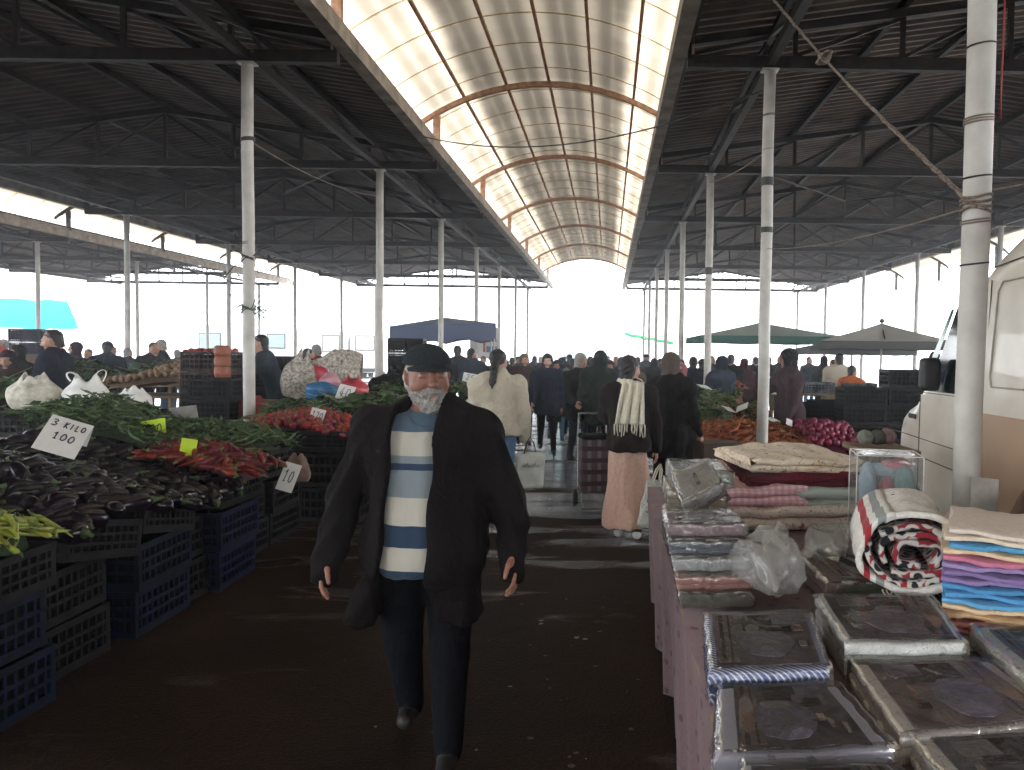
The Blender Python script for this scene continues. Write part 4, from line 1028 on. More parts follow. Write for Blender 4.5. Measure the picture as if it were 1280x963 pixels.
# price cards
price_card('large white folded card reading 3 KILO 100 on the aubergines', at(66, 574, 4.45)+Vector((-.0, 0, .03)), .215, .29, (R(-48), R(20), R(24)), [('3', .20, .055, -.09, .045), ('KILO', .205, .046, -.025, .029), ('100', .105, .052, -.05, .04)], fold=.14)
price_card('yellow-green neon card reading 130 on the green peppers', at(193, 546, 5.95), .17, .13, (R(-12), R(-10), R(10)), [('130', .025, .07, -.06, .042)], M_neon, .003)
price_card('small blank yellow-green card between the green and red peppers', at(233, 582, 5.36)+Vector((0, 0, .05)), .10, .13, (R(-5), R(12), R(38)), [], M_neon)
price_card('tilted white card at the back of the green heap', at(231, 528, 6.9)+Vector((0, 0, .03)), .22, .11, (R(15), R(-6), R(12)), [], mat('shaded_card', (.42, .41, .39), .8))  # white card with its shade put into a greyer colour
price_card('narrow white card reading 10 leaning out over the aisle', at(354, 614, 5.9), .12, .22, (R(-20), R(18), R(12)), [('10', .07, .09, -.04, .04)], None, .0035)
price_card('white card reading 120 standing in the tomatoes', at(393, 530, 7.75), .135, .155, (R(-15), R(14), R(5)), [('120', .04, .085, -.052, .037)], None, .003)
price_card('square white card reading 40 on the dark herbs', at(428, 502, 8.9), .19, .19, (R(-15), R(13), R(-8)), [('40', .04, .115, -.065, .068)], None, .0035)
price_card('white card reading 25 beside the woman in the beige jacket', at(587, 478, 10.2), .20, .115, (R(-10), R(9), R(-5)), [('25', .025, .07, -.055, .055)], None, .0035)
sack_obj('paper_bag', 'brown paper bag tucked among the greens beside the narrow price card', 'bag', at(372, 602, 6.35), .085, .20, mat('brown_paper', (.30, .21, .17), .9, var=.15, scale=8, bump=.6, bscale=20), 12, None, (1, .35), -.08, lump=.2)
# --- bagged goods farther along
trestle('table of bagged produce behind the herbs', -5.0, -2.9, 9.9, 11.2, .92)
M_net = mat('string_net_garlic', (.46, .42, .36), .85, var=.35, scale=30, bump=.8, bscale=34); M_redbag = mat('red_film', (.50, .03, .06), .35, var=.2, scale=5); M_bluebag = mat('blue_film', (.05, .20, .42), .25, var=.25, scale=5); M_rosebag = mat('rose_film', (.55, .28, .33), .4, var=.2, scale=5)
o = sack_obj('net_sack', 'tall pale net sack leaning behind the bagged produce', 'sack', at(371, 497, 10.5), .19, .60, M_net, 3, 'net sacks', (1, .8), .5); o.rotation_euler.y = R(10)
o = sack_obj('net_sack', 'wide pale net sack lying across the pile beyond the bagged produce', 'sack', at(452, 462, 10.7), .20, .62, M_net, 4, 'net sacks', (1, .9), .4); o.rotation_euler = (0, R(-86), .2)
o = sack_obj('net_sack', 'short pale net sack standing below the lying one', 'sack', at(432, 482, 10.5), .15, .34, M_net, 6, 'net sacks', (1, .9), .5)
sack_obj('plastic_bag', 'bright red plastic bag between two net sacks', 'bag', at(402, 478, 10.6), .18, .30, M_redbag, 7, 'coloured plastic bags', lump=.16)
o = sack_obj('plastic_bag', 'shiny blue plastic bag lying on its side', 'bag', at(384, 490, 9.95), .10, .42, M_bluebag, 8, 'coloured plastic bags', lump=.16); o.rotation_euler = (0, R(88), .12)
sack_obj('plastic_bag', 'pale rose plastic bag above the blue one', 'bag', at(413, 483, 10.2), .11, .17, M_rosebag, 9, 'coloured plastic bags', lump=.14)
sack_obj('plastic_bag', 'rounded red plastic bag just behind the card reading 40', 'bag', at(442, 497, 9.6), .15, .23, mat('red_white_film', (.55, .05, .07), .3, var=.5, scale=3), 10, 'coloured plastic bags', lump=.10)
sack_obj('plastic_bag', 'small clear white bag of garlic at the end of the table', 'bag', at(370, 510, 9.9), .08, .16, M_net, 17, None, lump=.1)
# --- tall crate stacks at the back left
stack(-5.15, 10.4, 6, 3, 'brown', 'in the stack of tomato crates left of the tied post', 'brown crates of tomatoes', (.62, .42, .26))
heap(TOM, 'tomato', 'red tomato on top of the tall brown crate stack', 'tomato', 'tomatoes on the brown stack', (-5.42, -4.88, 10.22, 10.58), lambda x, y: 1.58, .07, 40, long=False)
stack(-4.70, 9.6, 5, 4, 'black', 'in the low stack just left of the tied post', 'black crates by the tied post', (.50, .40, .25))
stack(-4.9, 11.9, 6, 0, 'black', 'under the seller right of the tied post', 'black crates under the seller', (.60, .42, .25)); stack(-5.55, 11.9, 5, 0, 'black', 'beside the seller in black jacket', 'black crates under the seller', (.60, .42, .25))
trestle('back left table heaped with potatoes', -7.2, -5.5, 11, 12, .95)
def zP(x, y): return 1.15+.22*math.exp(-((x+6.1)**2/.25+(y-11.4)**2/.2))
bed(-7.0, -5.55, 11.0, 11.9, zP, M_brheap, 'potato_heap'); heap(POT, 'potato', 'brown potato in the heap behind the small white bag', 'potato', 'potatoes in the back heap', (-7.05, -5.5, 10.95, 11.95), lambda x, y: zP(x, y)+.01, .068, 170, long=False)
for i in range(3):
    z = 1.25+i*.125; m = MB(); m.lathe([(.001, 0), (.085, .005), (.095, .06), (.088, .12), (.07, .135), (.001, .136)], 14)
    tag(m.obj('clay_pot', mat('terracotta', (.30, .10, .06), .7, var=.15), None, True, (-4.63, 9.6, z+.02)), 'orange clay pot, %s of the small pile' % ('lowest', 'middle', 'topmost')[i], 'pot', 'orange clay pots')
m = MB(); m.lathe([(.001, 0), (.13, .005), (.16, .22), (.15, .42), (.10, .5), (.001, .5)], 18, wob=lambda a, z: 1+.06*math.sin(3*a+z*9)); tag(m.obj('sack', mat('red_net', (.26, .03, .03), .8, var=.3, scale=30, bump=.6), None, True, (-4.32, 9.7, .55)), 'dark red net sack below the clay pots', 'sack')
# ================= right side: greens, carrots and beetroot beyond the post
trestle('vegetable counter beyond the blanket pile', .95, 2.85, 8.95, 12.4, .55)
for i, (x, y) in enumerate(((1.15, 8.75), (1.78, 8.72), (2.4, 8.75))): crate(x-.08 if i == 0 else x, y, .33, 0, 'black', 'black crate at the front of the carrot counter, %s' % ('left corner', 'in the middle', 'right corner')[i], (.58, .4, .24), 'crates before the carrots')
crate(.98, 8.30, .0, 0, 'black', 'lower black crate standing before the vegetable counter', (.55, .4, .3)); crate(.98, 8.30, .303, 0, 'black', 'upper black crate standing before the vegetable counter', (.55, .4, .3))
def zK(x, y): return .58+(y-8.85)*.20+.10*math.exp(-((x-1.6)**2/.3+(y-9.3)**2/.2))
bed(1.0, 2.25, 8.85, 9.85, zK, M_orheap, 'carrot_heap'); heap(CARR, 'carrot', 'orange carrot in the heap behind the blanket pile', 'carrot', 'carrots in the heap', (.96, 2.28, 8.8, 9.9), lambda x, y: zK(x, y)+.012, .058, 260, .35)
def zB(x, y): return .60+(y-8.85)*.20+.13*math.exp(-((x-2.5)**2/.1+(y-9.3)**2/.15))
bed(2.25, 2.85, 8.85, 9.8, zB, mat('beet_heap', (.12, .008, .03), .7), 'beet_heap'); heap(BEET, 'beetroot', 'dark crimson beetroot right of the carrots', 'beetroot', 'beetroots', (2.25, 2.88, 8.85, 9.8), lambda x, y: zB(x, y)+.01, .075, 80, long=False)
def zH(x, y): return .74+(y-9.8)*.14+.05*math.sin(x*6)+.04*math.sin(y*4)
bed(.95, 2.3, 9.85, 12.3, zH, M_grheap, 'salad_heap'); leaf_heap('leafy_greens', (.9, 2.1, 9.8, 12.3), zH, 1900, M_leafo, (.05, .12), 8, 6); leaf_heap('spring_greens', (.85, 1.5, 9.9, 11.4), lambda x, y: zH(x, y)+.03, 500, M_leafm, (.08, .2), 9, 2)
heap(REDP, 'red_pepper', 'red pepper among the greens on the right counter', 'pepper', 'red peppers on the right counter', (1.2, 2.1, 10.3, 10.9), lambda x, y: zH(x, y)+.04, .06, 50, .3)
WH = ['flat white card lying on the greens, nearest', 'white card leaning on the greens by the post', 'white card standing on the carrots right of the post', 'second white card lying behind the standing one', 'white card on the far end of the greens', 'pale card at the far left corner of the greens']
for lb, (px, py, Y, w, rot) in zip(WH, ((915, 515, 9.9, .16, (R(-60), R(10), R(40))), (927, 513, 9.9, .16, (R(-55), R(-25), R(-30))), (986, 532, 9.4, .09, (R(-18), R(22), R(20))), (970, 527, 9.5, .15, (R(-70), 0, R(40))), (885, 487, 12.0, .2, (R(-65), R(5), R(35))), (868, 490, 12.1, .2, (R(-65), R(-5), R(60))))):
    price_card(lb, at(px, py, Y), w, w*.9, rot, [], None)
tag(link('cardboard_box', (lambda m: (m.bx(-.2, .2, -.14, .14, 0, .2), m.mesh('cardboard_box', M_card))[-1])(MB()), None, (1.1, 8.0, .55), (0, 0, .3)), 'torn brown cardboard box beside the carrots', 'box')
stack(1.12, 8.02, 2, 0, 'black', 'under the torn cardboard box', 'crates under the cardboard box', (.52, .38, .27))
# black crate wall behind the seller
G_ = 'black crate wall behind the hooded seller'
for i, (x, y, n) in enumerate(((3.35, 10.6, 5), (3.95, 10.7, 6), (4.55, 10.9, 6), (5.1, 10.6, 6), (3.3, 11.9, 4), (2.95, 11.2, 4))):
    stack(x, y, n, 0, 'black', 'in the %s stack of the wall behind the hooded seller' % ('first', 'second', 'third', 'fourth', 'rear', 'half-hidden')[i], G_, (.56, .42, .24))
trestle('farther counter with a pale edge under the parasols', 2.6, 4.6, 13.0, 13.8, 1.0); trestle('farther counter left of the second parasol pole', 1.7, 2.5, 14.2, 15.2, 1.05)
for i, (x, y) in enumerate(((2.9, 13.4), (3.5, 13.4), (4.2, 13.4))): crate(x, y, 1.003, 0, 'grey', 'grey crate on the farther counter, %s' % ('left', 'middle', 'right')[i], (.5, .4, .18), 'grey crates on the farther counter')
o = sack_obj('plastic_bag', 'white carrier bag hanging open on the farther counter', 'bag', (2.62, 12.9, 1.0), .15, .26, M_bagw, 31, None, lump=.14); carrier_handles(o, .15, .26, M_bagw)
def zB2(x, y): return 1.06+.1*math.exp(-((x-2.05)**2+(y-14.7)**2)/.2)
heap(TOM, 'tomato', 'red tomato on the farther counter beyond the post', 'tomato', 'tomatoes on the farther counter', (1.75, 2.4, 14.2, 15.1), zB2, .085, 60, long=False)
# beside the beige jacket: greens and a card-fronted tray of onions
trestle('table of greens and onions beside the woman in beige', -3.2, -1.6, 9.9, 11.3, .82)
def zN(x, y): return .98+.05*math.sin(x*5+y)
bed(-3.0, -1.65, 10.5, 11.3, zN, M_grheap, 'herb_heap'); leaf_heap('leafy_greens', (-3.05, -1.6, 10.4, 11.35), lambda x, y: zN(x, y)+.12, 900, M_leafm, (.05, .13), 11, 5)
tr = thing('onion_tray', 'tray of brown onions with a zigzag card edge', 'tray', (-2.3, 10.1, .86)); m = MB(); m.bx(-.55, .55, -.22, .22, -.02, 0); m.obj('base', M_card, tr)
for s in (-1, 1):
    m = MB(); pts = []; n = 9
    for i in range(n):
        x = -.55+1.1*i/n; w = 1.1/n; m.add([(x, s*.22, 0), (x+w, s*.22, 0), (x+w, s*.22, .09), (x+w/2, s*.22, .15), (x, s*.22, .09)], [(0, 1, 2, 3, 4)])
    o = m.obj('card_edge', M_paper, tr); sm = o.modifiers.new('t', 'SOLIDIFY'); sm.thickness = .004
heap(ONI, 'onion', 'brown onion in the zigzag-edged tray', 'onion', 'onions in the tray', (-2.8, -1.8, 9.9, 10.3), lambda x, y: .93, .065, 80, long=False)
# ------------------------------------------------------------------ textile table at the right
def node_mat(name, build, rough=.9, sheen=.15, bump=.3, bscale=180, spec=.25):
    if name in MATS: return MATS[name]
    m = bpy.data.materials.new(name); N, L, B = nodes(m)
    tc = N.new('ShaderNodeTexCoord')
    def math_(op, a, b=None, c=None):
        n = N.new('ShaderNodeMath'); n.operation = op
        for i, q in enumerate((a, b, c)):
            if q is None: continue
            if isinstance(q, (int, float)): n.inputs[i].default_value = q
            else: L.new(q, n.inputs[i])
        return n.outputs[0]
    def ramp(f, *st, const=False):
        r = N.new('ShaderNodeValToRGB'); e = r.color_ramp.elements
        if const: r.color_ramp.interpolation = 'CONSTANT'
        while len(e) < len(st): e.new(.5)
        for i, (p, c) in enumerate(st): e[i].position = p; e[i].color = (*c, 1)
        L.new(f, r.inputs['Fac']); return r.outputs['Color']
    def noise(sc, det=4, dis=0):
        n = N.new('ShaderNodeTexNoise'); n.inputs['Scale'].default_value = sc; n.inputs['Detail'].default_value = det; n.inputs['Distortion'].default_value = dis
        L.new(tc.outputs['Object'], n.inputs['Vector']); return n.outputs['Fac']
    def voro(sc, out='Distance', rnd_=1, feat='F1'):
        n = N.new('ShaderNodeTexVoronoi'); n.inputs['Scale'].default_value = sc; n.inputs['Randomness'].default_value = rnd_; n.feature = feat
        L.new(tc.outputs['Object'], n.inputs['Vector']); return n.outputs[out]
    def mix(f, a, b, mode='MIX'):
        n = N.new('ShaderNodeMix'); n.data_type = 'RGBA'; n.blend_type = mode
        if isinstance(f, (int, float)): n.inputs['Factor'].default_value = f
        else: L.new(f, n.inputs['Factor'])
        for i, q in ((6, a), (7, b)):
            if isinstance(q, tuple): n.inputs[i].default_value = (*q, 1)
            else: L.new(q, n.inputs[i])
        return n.outputs[2]
    sp = N.new('ShaderNodeSeparateXYZ'); L.new(tc.outputs['Object'], sp.inputs[0])
    class T: pass
    T.math, T.ramp, T.noise, T.voro, T.mix, T.x, T.y, T.z = math_, ramp, noise, voro, mix, sp.outputs['X'], sp.outputs['Y'], sp.outputs['Z']
    L.new(build(T), B.inputs['Base Color'])
    B.inputs['Roughness'].default_value = rough; B.inputs['Sheen Weight'].default_value = sheen; B.inputs['Specular IOR Level'].default_value = spec
    n2 = N.new('ShaderNodeTexNoise'); n2.inputs['Scale'].default_value = bscale; L.new(tc.outputs['Object'], n2.inputs['Vector'])
    bp = N.new('ShaderNodeBump'); bp.inputs['Strength'].default_value = bump; bp.inputs['Distance'].default_value = .004; L.new(n2.outputs['Fac'], bp.inputs['Height']); L.new(bp.outputs['Normal'], B.inputs['Normal'])
    MATS[name] = m; return m
def floral(name, base, petal, leaf, sc=6, amt=.30):
    def b(T):
        v = T.math('ADD', T.voro(sc), T.math('MULTIPLY', T.noise(sc*4, 3), .35))
        c = T.ramp(v, (amt-.05, petal), (amt, petal), (amt+.03, base))
        w = T.math('ABSOLUTE', T.math('SUBTRACT', T.noise(sc*1.1, 2, 2.5), .5)); st = T.math('LESS_THAN', w, .012)
        return T.mix(st, c, leaf)
    return node_mat(name, b)
F_cream = floral('cream_floral', (.74, .63, .48), (.36, .16, .10), (.36, .22, .14), 7, .28)
F_cream2 = floral('cream_rose_print', (.82, .70, .63), (.38, .16, .15), (.34, .33, .24), 9, .28)
F_cloth = floral('pink_tablecloth', (.15, .095, .10), (.06, .03, .038), (.10, .06, .066), 13, .36)
M_maroon = cloth('maroon_plush', (.13, .016, .028), .5); M_mint = floral('mint_print', (.46, .54, .48), (.50, .24, .26), (.45, .5, .45), 14, .25)
def gingham(T):
    a = T.math('GREATER_THAN', T.math('SINE', T.math('MULTIPLY', T.x, 180)), 0); b = T.math('GREATER_THAN', T.math('SINE', T.math('MULTIPLY', T.math('ADD', T.y, T.z), 180)), 0)
    return T.ramp(T.math('MULTIPLY', T.math('ADD', a, b), .5), (0, (.86, .66, .67)), (.4, (.80, .50, .54)), (.8, (.72, .36, .42)))
F_ging = node_mat('pink_gingham', gingham)
def fold_blanket(name, label, pos, w, d, n, t, m, seed, rz=0, group=None, cat='blanket', rows=26, sag=.012, tilt=0):
    """a blanket folded n times to and fro; the folds face the camera, layers show at the sides"""
    g = random.Random(seed); ph = [g.uniform(0, 6.28) for _ in range(8)]
    path = []
    for i in range(n):
        z = t*(i+.5); xs = np.linspace(-d/2+t/2, d/2-t/2, 9)
        if i % 2: xs = xs[::-1]
        path += [(x, z) for x in xs]
        if i < n-1:
            s = 1 if i % 2 == 0 else -1
            for a in (-60, -30, 0, 30, 60): path.append((s*(d/2-t/2+t*.5*math.cos(R(a))), z+t*.5+t*.5*math.sin(R(a))))
    # offset the centre line to both sides
    P = [Vector((a, b)) for a, b in path]; up, dn = [], []
    for i, p in enumerate(P):
        q = (P[min(i+1, len(P)-1)]-P[max(i-1, 0)]).normalized(); nrm = Vector((-q.y, q.x)); up.append(p+nrm*t*.46); dn.append(p-nrm*t*.46)
    e0 = P[0]-(P[1]-P[0]).normalized()*t*.35; e1 = P[-1]+(P[-1]-P[-2]).normalized()*t*.35
    loop = up+[e1]+dn[::-1]+[e0]; mb = MB(); G = []
    for j in range(rows+1):
        u = j/rows; x = w*(u-.5); row = []
        for k, p in enumerate(loop+[loop[0]]):
            y, z = p.x, p.y; f = z/(n*t)
            dz = .010*math.sin(x*9+ph[0]+y*5)+.006*math.sin(x*21+ph[1]+y*13)+.004*math.sin(x*37+ph[5])-sag*4*(u-.5)**2*f
            dy = .010*math.sin(x*8+ph[2]+f*6)+.006*math.sin(x*23+ph[3]+f*11); dx = (.014*math.sin(f*17+ph[4]+y*4)+.006*math.sin(y*31+f*5))*(2*u-1)
            e = min(u, 1-u)*rows; zz = z
            row.append((x+dx, y+dy, max(.001, zz+dz*f)))
        G.append(row)
    mb.grid(G)
    for row, fl in ((G[0], False), (G[-1], True)):   # close both ends layer by layer
        h = len(up)
        for k in range(h-1):
            f = [row[k], row[k+1], row[2*h-k-1], row[2*h-k]]
            mb.add(f if fl else f[::-1], [(0, 1, 2, 3)])
    o = mb.obj(name, m, None, True, pos); o.rotation_euler = (tilt, 0, rz); tag(o, label, cat, group); return o
TZ = .74
t = thing('market_table', 'long textile table covered by a pinkish flowered cloth', 'table', (.95, 3.3, 0))
m = MB(); m.bx(-.68, .62, -2.2, 1.95, TZ-.035, TZ-.008); m.obj('tabletop', M_wood, t)
for x in (-.5, .52):
    for y in (-2.05, 0, 1.8): m = MB(); m.bx(x-.03, x+.03, y-.03, y+.03, 0, TZ-.036); m.obj('leg', M_wood, t)
m = MB(); ny, nz = 150, 14; prof = []
G = []
for i in range(ny+1):
    y = 1.08+4.2*i/ny; row = []
    for x in (1.58, 1.2, .8, .45): row.append((x, y, TZ+.002*math.sin(y*9+x*7)))
    for j in range(nz+1):
        f = j/nz; drop = f*.70; amp = .012+.040*f
        fold = 1.2*abs(math.sin(y*6.5+1.2*math.sin(y*2.1)))**.7-.6+math.sin(y*23+.7)*.18
        row.append((.262+.05*f+amp*fold, y+.015*math.cos(y*9)*f, TZ-drop+.012*math.sin(y*13)*f))
    G.append(row)
m.grid(G)
for x0, x1 in ((.335, 1.58),): pass
o = m.obj('tablecloth', F_cloth, None, True); sm = o.modifiers.new('t', 'SOLIDIFY'); sm.thickness = .003; sm.offset = 1
tag(o, 'pinkish flowered cloth hanging over the aisle side of the textile table', 'tablecloth')
# --- bedding sets in clear film
F_wrap = film('clear_film', .5, (.97, .97, .97), .03, .06, 13, 1); F_wrap2 = film('loose_film', .35, (.9, .9, .88), .20, .13, 14, 1)
def picture(name, cols, sc=5, seed=0):
    def b(T):
        c = T.ramp(T.noise(sc, 3, 2.2), (.30, cols[0]), (.42, cols[1]), (.52, cols[2]), (.62, cols[1]), (.72, cols[3]))
        k = T.ramp(T.math('FRACT', T.math('MULTIPLY', T.voro(sc*1.3, 'Distance', 1, 'F1'), 3)), (0, (1, 1, 1)), (.5, (.55, .55, .55)))
        return T.mix(.6, c, k, 'MULTIPLY')
    return node_mat(name, b, .35, 0, .05, 40, .5)
PIC = [picture('bed_picture_a', [(.03, .025, .027), (.09, .07, .075), (.19, .15, .19), (.34, .26, .22)], 6), picture('bed_picture_b', [(.018, .015, .016), (.055, .044, .046), (.12, .095, .11), (.26, .20, .17)], 5),
       picture('bed_picture_c', [(.05, .035, .035), (.13, .09, .085), (.22, .16, .15), (.26, .09, .10)], 4), picture('bed_picture_d', [(.02, .02, .03), (.06, .055, .07), (.12, .10, .12), (.28, .24, .24)], 7)]
def stripes(name, a, b, sc=330):
    return node_mat(name, lambda T: T.ramp(T.math('SINE', T.math('MULTIPLY', T.math('ADD', T.x, T.math('ADD', T.y, T.math('MULTIPLY', T.z, .7))), sc)), (0, a), (.45, a), (.55, b)))
S_blue = stripes('blue_white_stripe', (.05, .08, .24), (.55, .57, .62)); F_greyfl = floral('grey_scroll', (.58, .59, .56), (.25, .26, .25), (.32, .33, .31), 16, .30); F_whitefl = floral('white_rose', (.70, .65, .61), (.34, .12, .14), (.45, .40, .38), 11, .26)
S_lilac = floral('lilac_grey', (.36, .35, .42), (.18, .17, .22), (.4, .38, .42), 15, .3); M_navyf = cloth('navy_fold', (.03, .045, .12))
def bedding(label, corners, zt, h, side, pic, pm, group='bedding sets in clear film', margin=.03, layers=3, wrap=None, barcode=False, strip=None, tilt=None, marginy=None):
    """corners: the four upper corners (front left, front right, back right, back left) in x, y"""
    c = sum((Vector(q) for q in corners), Vector((0, 0)))/4
    t = thing('bedding_set', label, 'bedding set', (c.x, c.y, zt-h), 0, group)
    if tilt: t.rotation_euler = tilt
    Q = [Vector(q)-c for q in corners]
    def bil(u, v): return Q[0].lerp(Q[1], u).lerp(Q[3].lerp(Q[2], u), v)
    def slab(z0, z1, gr, name, m, rd=.018, bulge=.0, nz=4):
        mb = MB(); n = 12; rings = []
        prof = [(rd, z0)]+[(rd*(1-math.sin(R(a))), z0+rd*(1-math.cos(R(a)))) for a in (30, 60, 90)]+[(rd*(1-math.cos(R(a))), z1-rd*(1-math.sin(R(a)))) for a in (0, 30, 60, 90)]
        pts0 = []
        for s in range(4):
            for k in range(n):
                f = k/n; pts0.append([(f, 0), (1, f), (1-f, 1), (0, 1-f)][s])
        for ins, z in prof:
            row = []
            for u, v in pts0:
                p = bil(u, v); L_ = max(.05, (Q[1]-Q[0]).length); W = max(.05, (Q[3]-Q[0]).length)
                e = bil(.5+(u-.5)*(1-2*(ins-gr)/L_), .5+(v-.5)*(1-2*(ins-gr)/W)); wv = .003*math.sin(u*19+z*90)+.003*math.sin(v*23+z*70)
                row.append((e.x+wv, e.y+wv, z+.002*math.sin(u*9+v*7)))
            rings.append(row+[row[0]])
        mb.grid(rings, flip=True)
        top = rings[-1][:-1]; mb.add(top+[(bil(.5, .5).x, bil(.5, .5).y, z1+bulge)], [(i, (i+1) % len(top), len(top)) for i in range(len(top))])
        return mb.obj(name, m, t, True)
    if layers > 1:
        for i in range(layers): slab(h*i/layers, h*(i+1)/layers, -.003*(i % 2), 'folded_sheet', side if i != 1 or not strip else strip, h/layers*.38, .004)
    else: slab(0, h, 0, 'folded_sheet', side, .02, .006)
    L_ = (Q[1]-Q[0]).length; W = (Q[3]-Q[0]).length; mx, my = margin/L_, (marginy or margin)/W
    mb = MB(); n = 8; mb.grid([[tuple(bil(mx+(1-2*mx)*i/n, my+(1-2*my)*j/n))+(h+.0075+.0015*math.sin(i*1.3+j),) for j in range(n+1)] for i in range(n+1)], flip=True)
    pm_ = [pm]+BEDM
    def pol(pts, mi, dz):
        mb.add([tuple(bil(mx+(1-2*mx)*a, my+(1-2*my)*b))+(h+.0085+dz,) for a, b in pts], [tuple(range(len(pts)))], mi)
    gg = random.Random(len(label)*7+int(zt*100)); f_ = gg.random() < .5
    def fx(a): return 1-a if f_ else a
    def el(cx, cy, rx, ry, mi, dz, n=18): pol([(fx(cx+rx*math.cos(2*math.pi*k/n)*(1+.08*math.sin(3*k))), cy+ry*math.sin(2*math.pi*k/n)) for k in range(n)][::-1 if f_ else 1], mi, dz)
    def rc(a, b, c, d, mi, dz): q_ = [(fx(a), b), (fx(c), b), (fx(c), d), (fx(a), d)]; pol(q_[::-1] if f_ else q_, mi, dz)
    if W > .2:
        rc(.03, .05, .22, .95, 1, .002); rc(.06, .05, .10, .95, 2, .0023); rc(.15, .05, .17, .95, 2, .0023); rc(.30, .60, .80, .93, 2, .002)
        u_ = lambda a, b: gg.uniform(a, b)
        if gg.random() < .5: el(.10, .5, .07, .30, 6, .0027); el(.10, .62, .05, .16, 1, .003)
        cx, cy = u_(.42, .56), u_(.30, .44)
        el(cx, cy, u_(.20, .30), u_(.22, .32), 3, .0027, 11); el(cx+u_(-.08, .08), cy-u_(.02, .12), u_(.12, .2), u_(.1, .18), 4, .003, 9)
        for k_ in range(gg.choice((1, 2, 3))): el(cx-.12+.14*k_+u_(-.03, .03), cy+u_(.22, .32), u_(.06, .12), u_(.05, .09), 5, .0033+.0002*k_, 8)
        for k_ in range(gg.choice((2, 3, 4))): a_ = u_(.70, .90); b_ = u_(.08, .7); rc(a_, b_, a_+u_(.02, .10), b_+u_(.05, .2), gg.choice((1, 2, 5, 6)), .0036+.0003*k_)
        if gg.random() < .6: rc(.62, .72, .90, .92, gg.choice((3, 5)), .0024)
    p = mb.obj('picture_card', pm_, t, False); sm = p.modifiers.new('t', 'SOLIDIFY'); sm.thickness = .003; sm.offset = 1
    if barcode:
        mb = MB(); mb.grid([[tuple(bil(u, v))+(h+.0125,) for v in (.12, .34)] for u in (.58, .78)], flip=True); q = mb.obj('label_sticker', mat('dull_sticker', (.16, .14, .15), .5), p); sm = q.modifiers.new('t', 'SOLIDIFY'); sm.thickness = .001; sm.offset = 1
    slab(.001, h+.0145, .006, 'film', wrap or F_wrap, .016, .001)
    return t
BEDM = [cloth('pic_curtain', (.11, .075, .06)), cloth('pic_dark', (.045, .032, .03)), picture('pic_quilt', [(.07, .055, .09), (.14, .115, .16), (.22, .19, .25), (.30, .26, .30)], 14), picture('pic_quilt_b', [(.09, .07, .10), (.13, .11, .14), (.18, .16, .19), (.22, .19, .21)], 20), picture('pic_pillow', [(.10, .08, .08), (.15, .12, .12), (.19, .16, .155), (.22, .19, .18)], 18), cloth('pic_wood', (.16, .09, .06))]
def quad(fl, fr, br, bl, z): return [(lambda p: (p.x, p.y))(atz(*q, z)) for q in (fl, fr, br, bl)]
bedding('bedding set with dark picture edged in blue and white stripes', quad((886, 843), (1038, 838), (1012, 766), (880, 770), .83), .83, .085, S_blue, 0, PIC[0], margin=.022, strip=M_navyf)
bedding('bedding set with dark grey picture in a lilac-grey margin, in front of the striped one', quad((893, 950), (1122, 938), (1046, 856), (897, 860), .80), .80, .07, S_lilac, 0, PIC[1], margin=.05, layers=2, marginy=.012)
bedding('nearest bedding set, cut off by the lower edge below the lilac-grey one', quad((925, 1075), (1240, 1060), (1110, 953), (925, 955), .80), .80, .065, S_lilac, 0, PIC[3], margin=.03, layers=2)
bedding('bedding set with a black picture bordered by grey scrollwork fabric', quad((1056, 806), (1208, 806), (1165, 745), (1018, 747), .84), .84, .10, F_greyfl, 0, PIC[1], margin=.022, barcode=True)
bedding('wide bedding set with pale rose border and a faded reddish picture', quad((1125, 925), (1345, 905), (1235, 826), (1062, 830), .80), .80, .09, F_whitefl, 0, PIC[2], margin=.045, layers=4, marginy=.02)
bedding('bedding set with a bluish brown picture at the lower right corner', quad((1250, 1060), (1500, 1010), (1340, 915), (1135, 925), .79), .79, .085, F_whitefl, 0, PIC[3], margin=.05, layers=4, marginy=.015)
bedding('flat grey film pack between the rose bedding set and the towels', quad((1290, 862), (1420, 835), (1300, 776), (1212, 785), .82), .82, .06, F_greyfl, 0, PIC[2], margin=.06, layers=1)
# pile of five film packs at the aisle edge
LB = ['pack of dull olive cloth at the bottom of the film pack pile', 'pack of salmon cloth second from the bottom of the film pack pile', 'pack of pale grey cloth in the middle of the film pack pile', 'pack of slate blue cloth second from the top of the film pack pile', 'shiny mauve pack on top of the film pack pile']
sidec = [cloth('olive_grey', (.10, .105, .075)), cloth('salmon', (.34, .15, .12)), cloth('pale_grey', (.30, .31, .31)), cloth('slate', (.09, .10, .125)), cloth('mauve_grey', (.22, .15, .165))]
F_shiny = film('shiny_film', 1.4, (.95, .95, .95), .05, .07, 17, 1)
for i in range(5):
    x0, x1, y0, y1 = .255-.010*i, .505+.008*(i % 2), 2.68+.04*i, 2.97+.035*i; z = TZ+.008+.052*(i+1)
    bedding(LB[i], [(x0, y0), (x1, y0+.02), (x1-.01, y1), (x0+.01, y1)], z-.004, .042, sidec[i], 0, PIC[(i+2) % 4], 'film packs piled at the aisle edge', .04, 2 if i % 2 else 1, F_shiny)
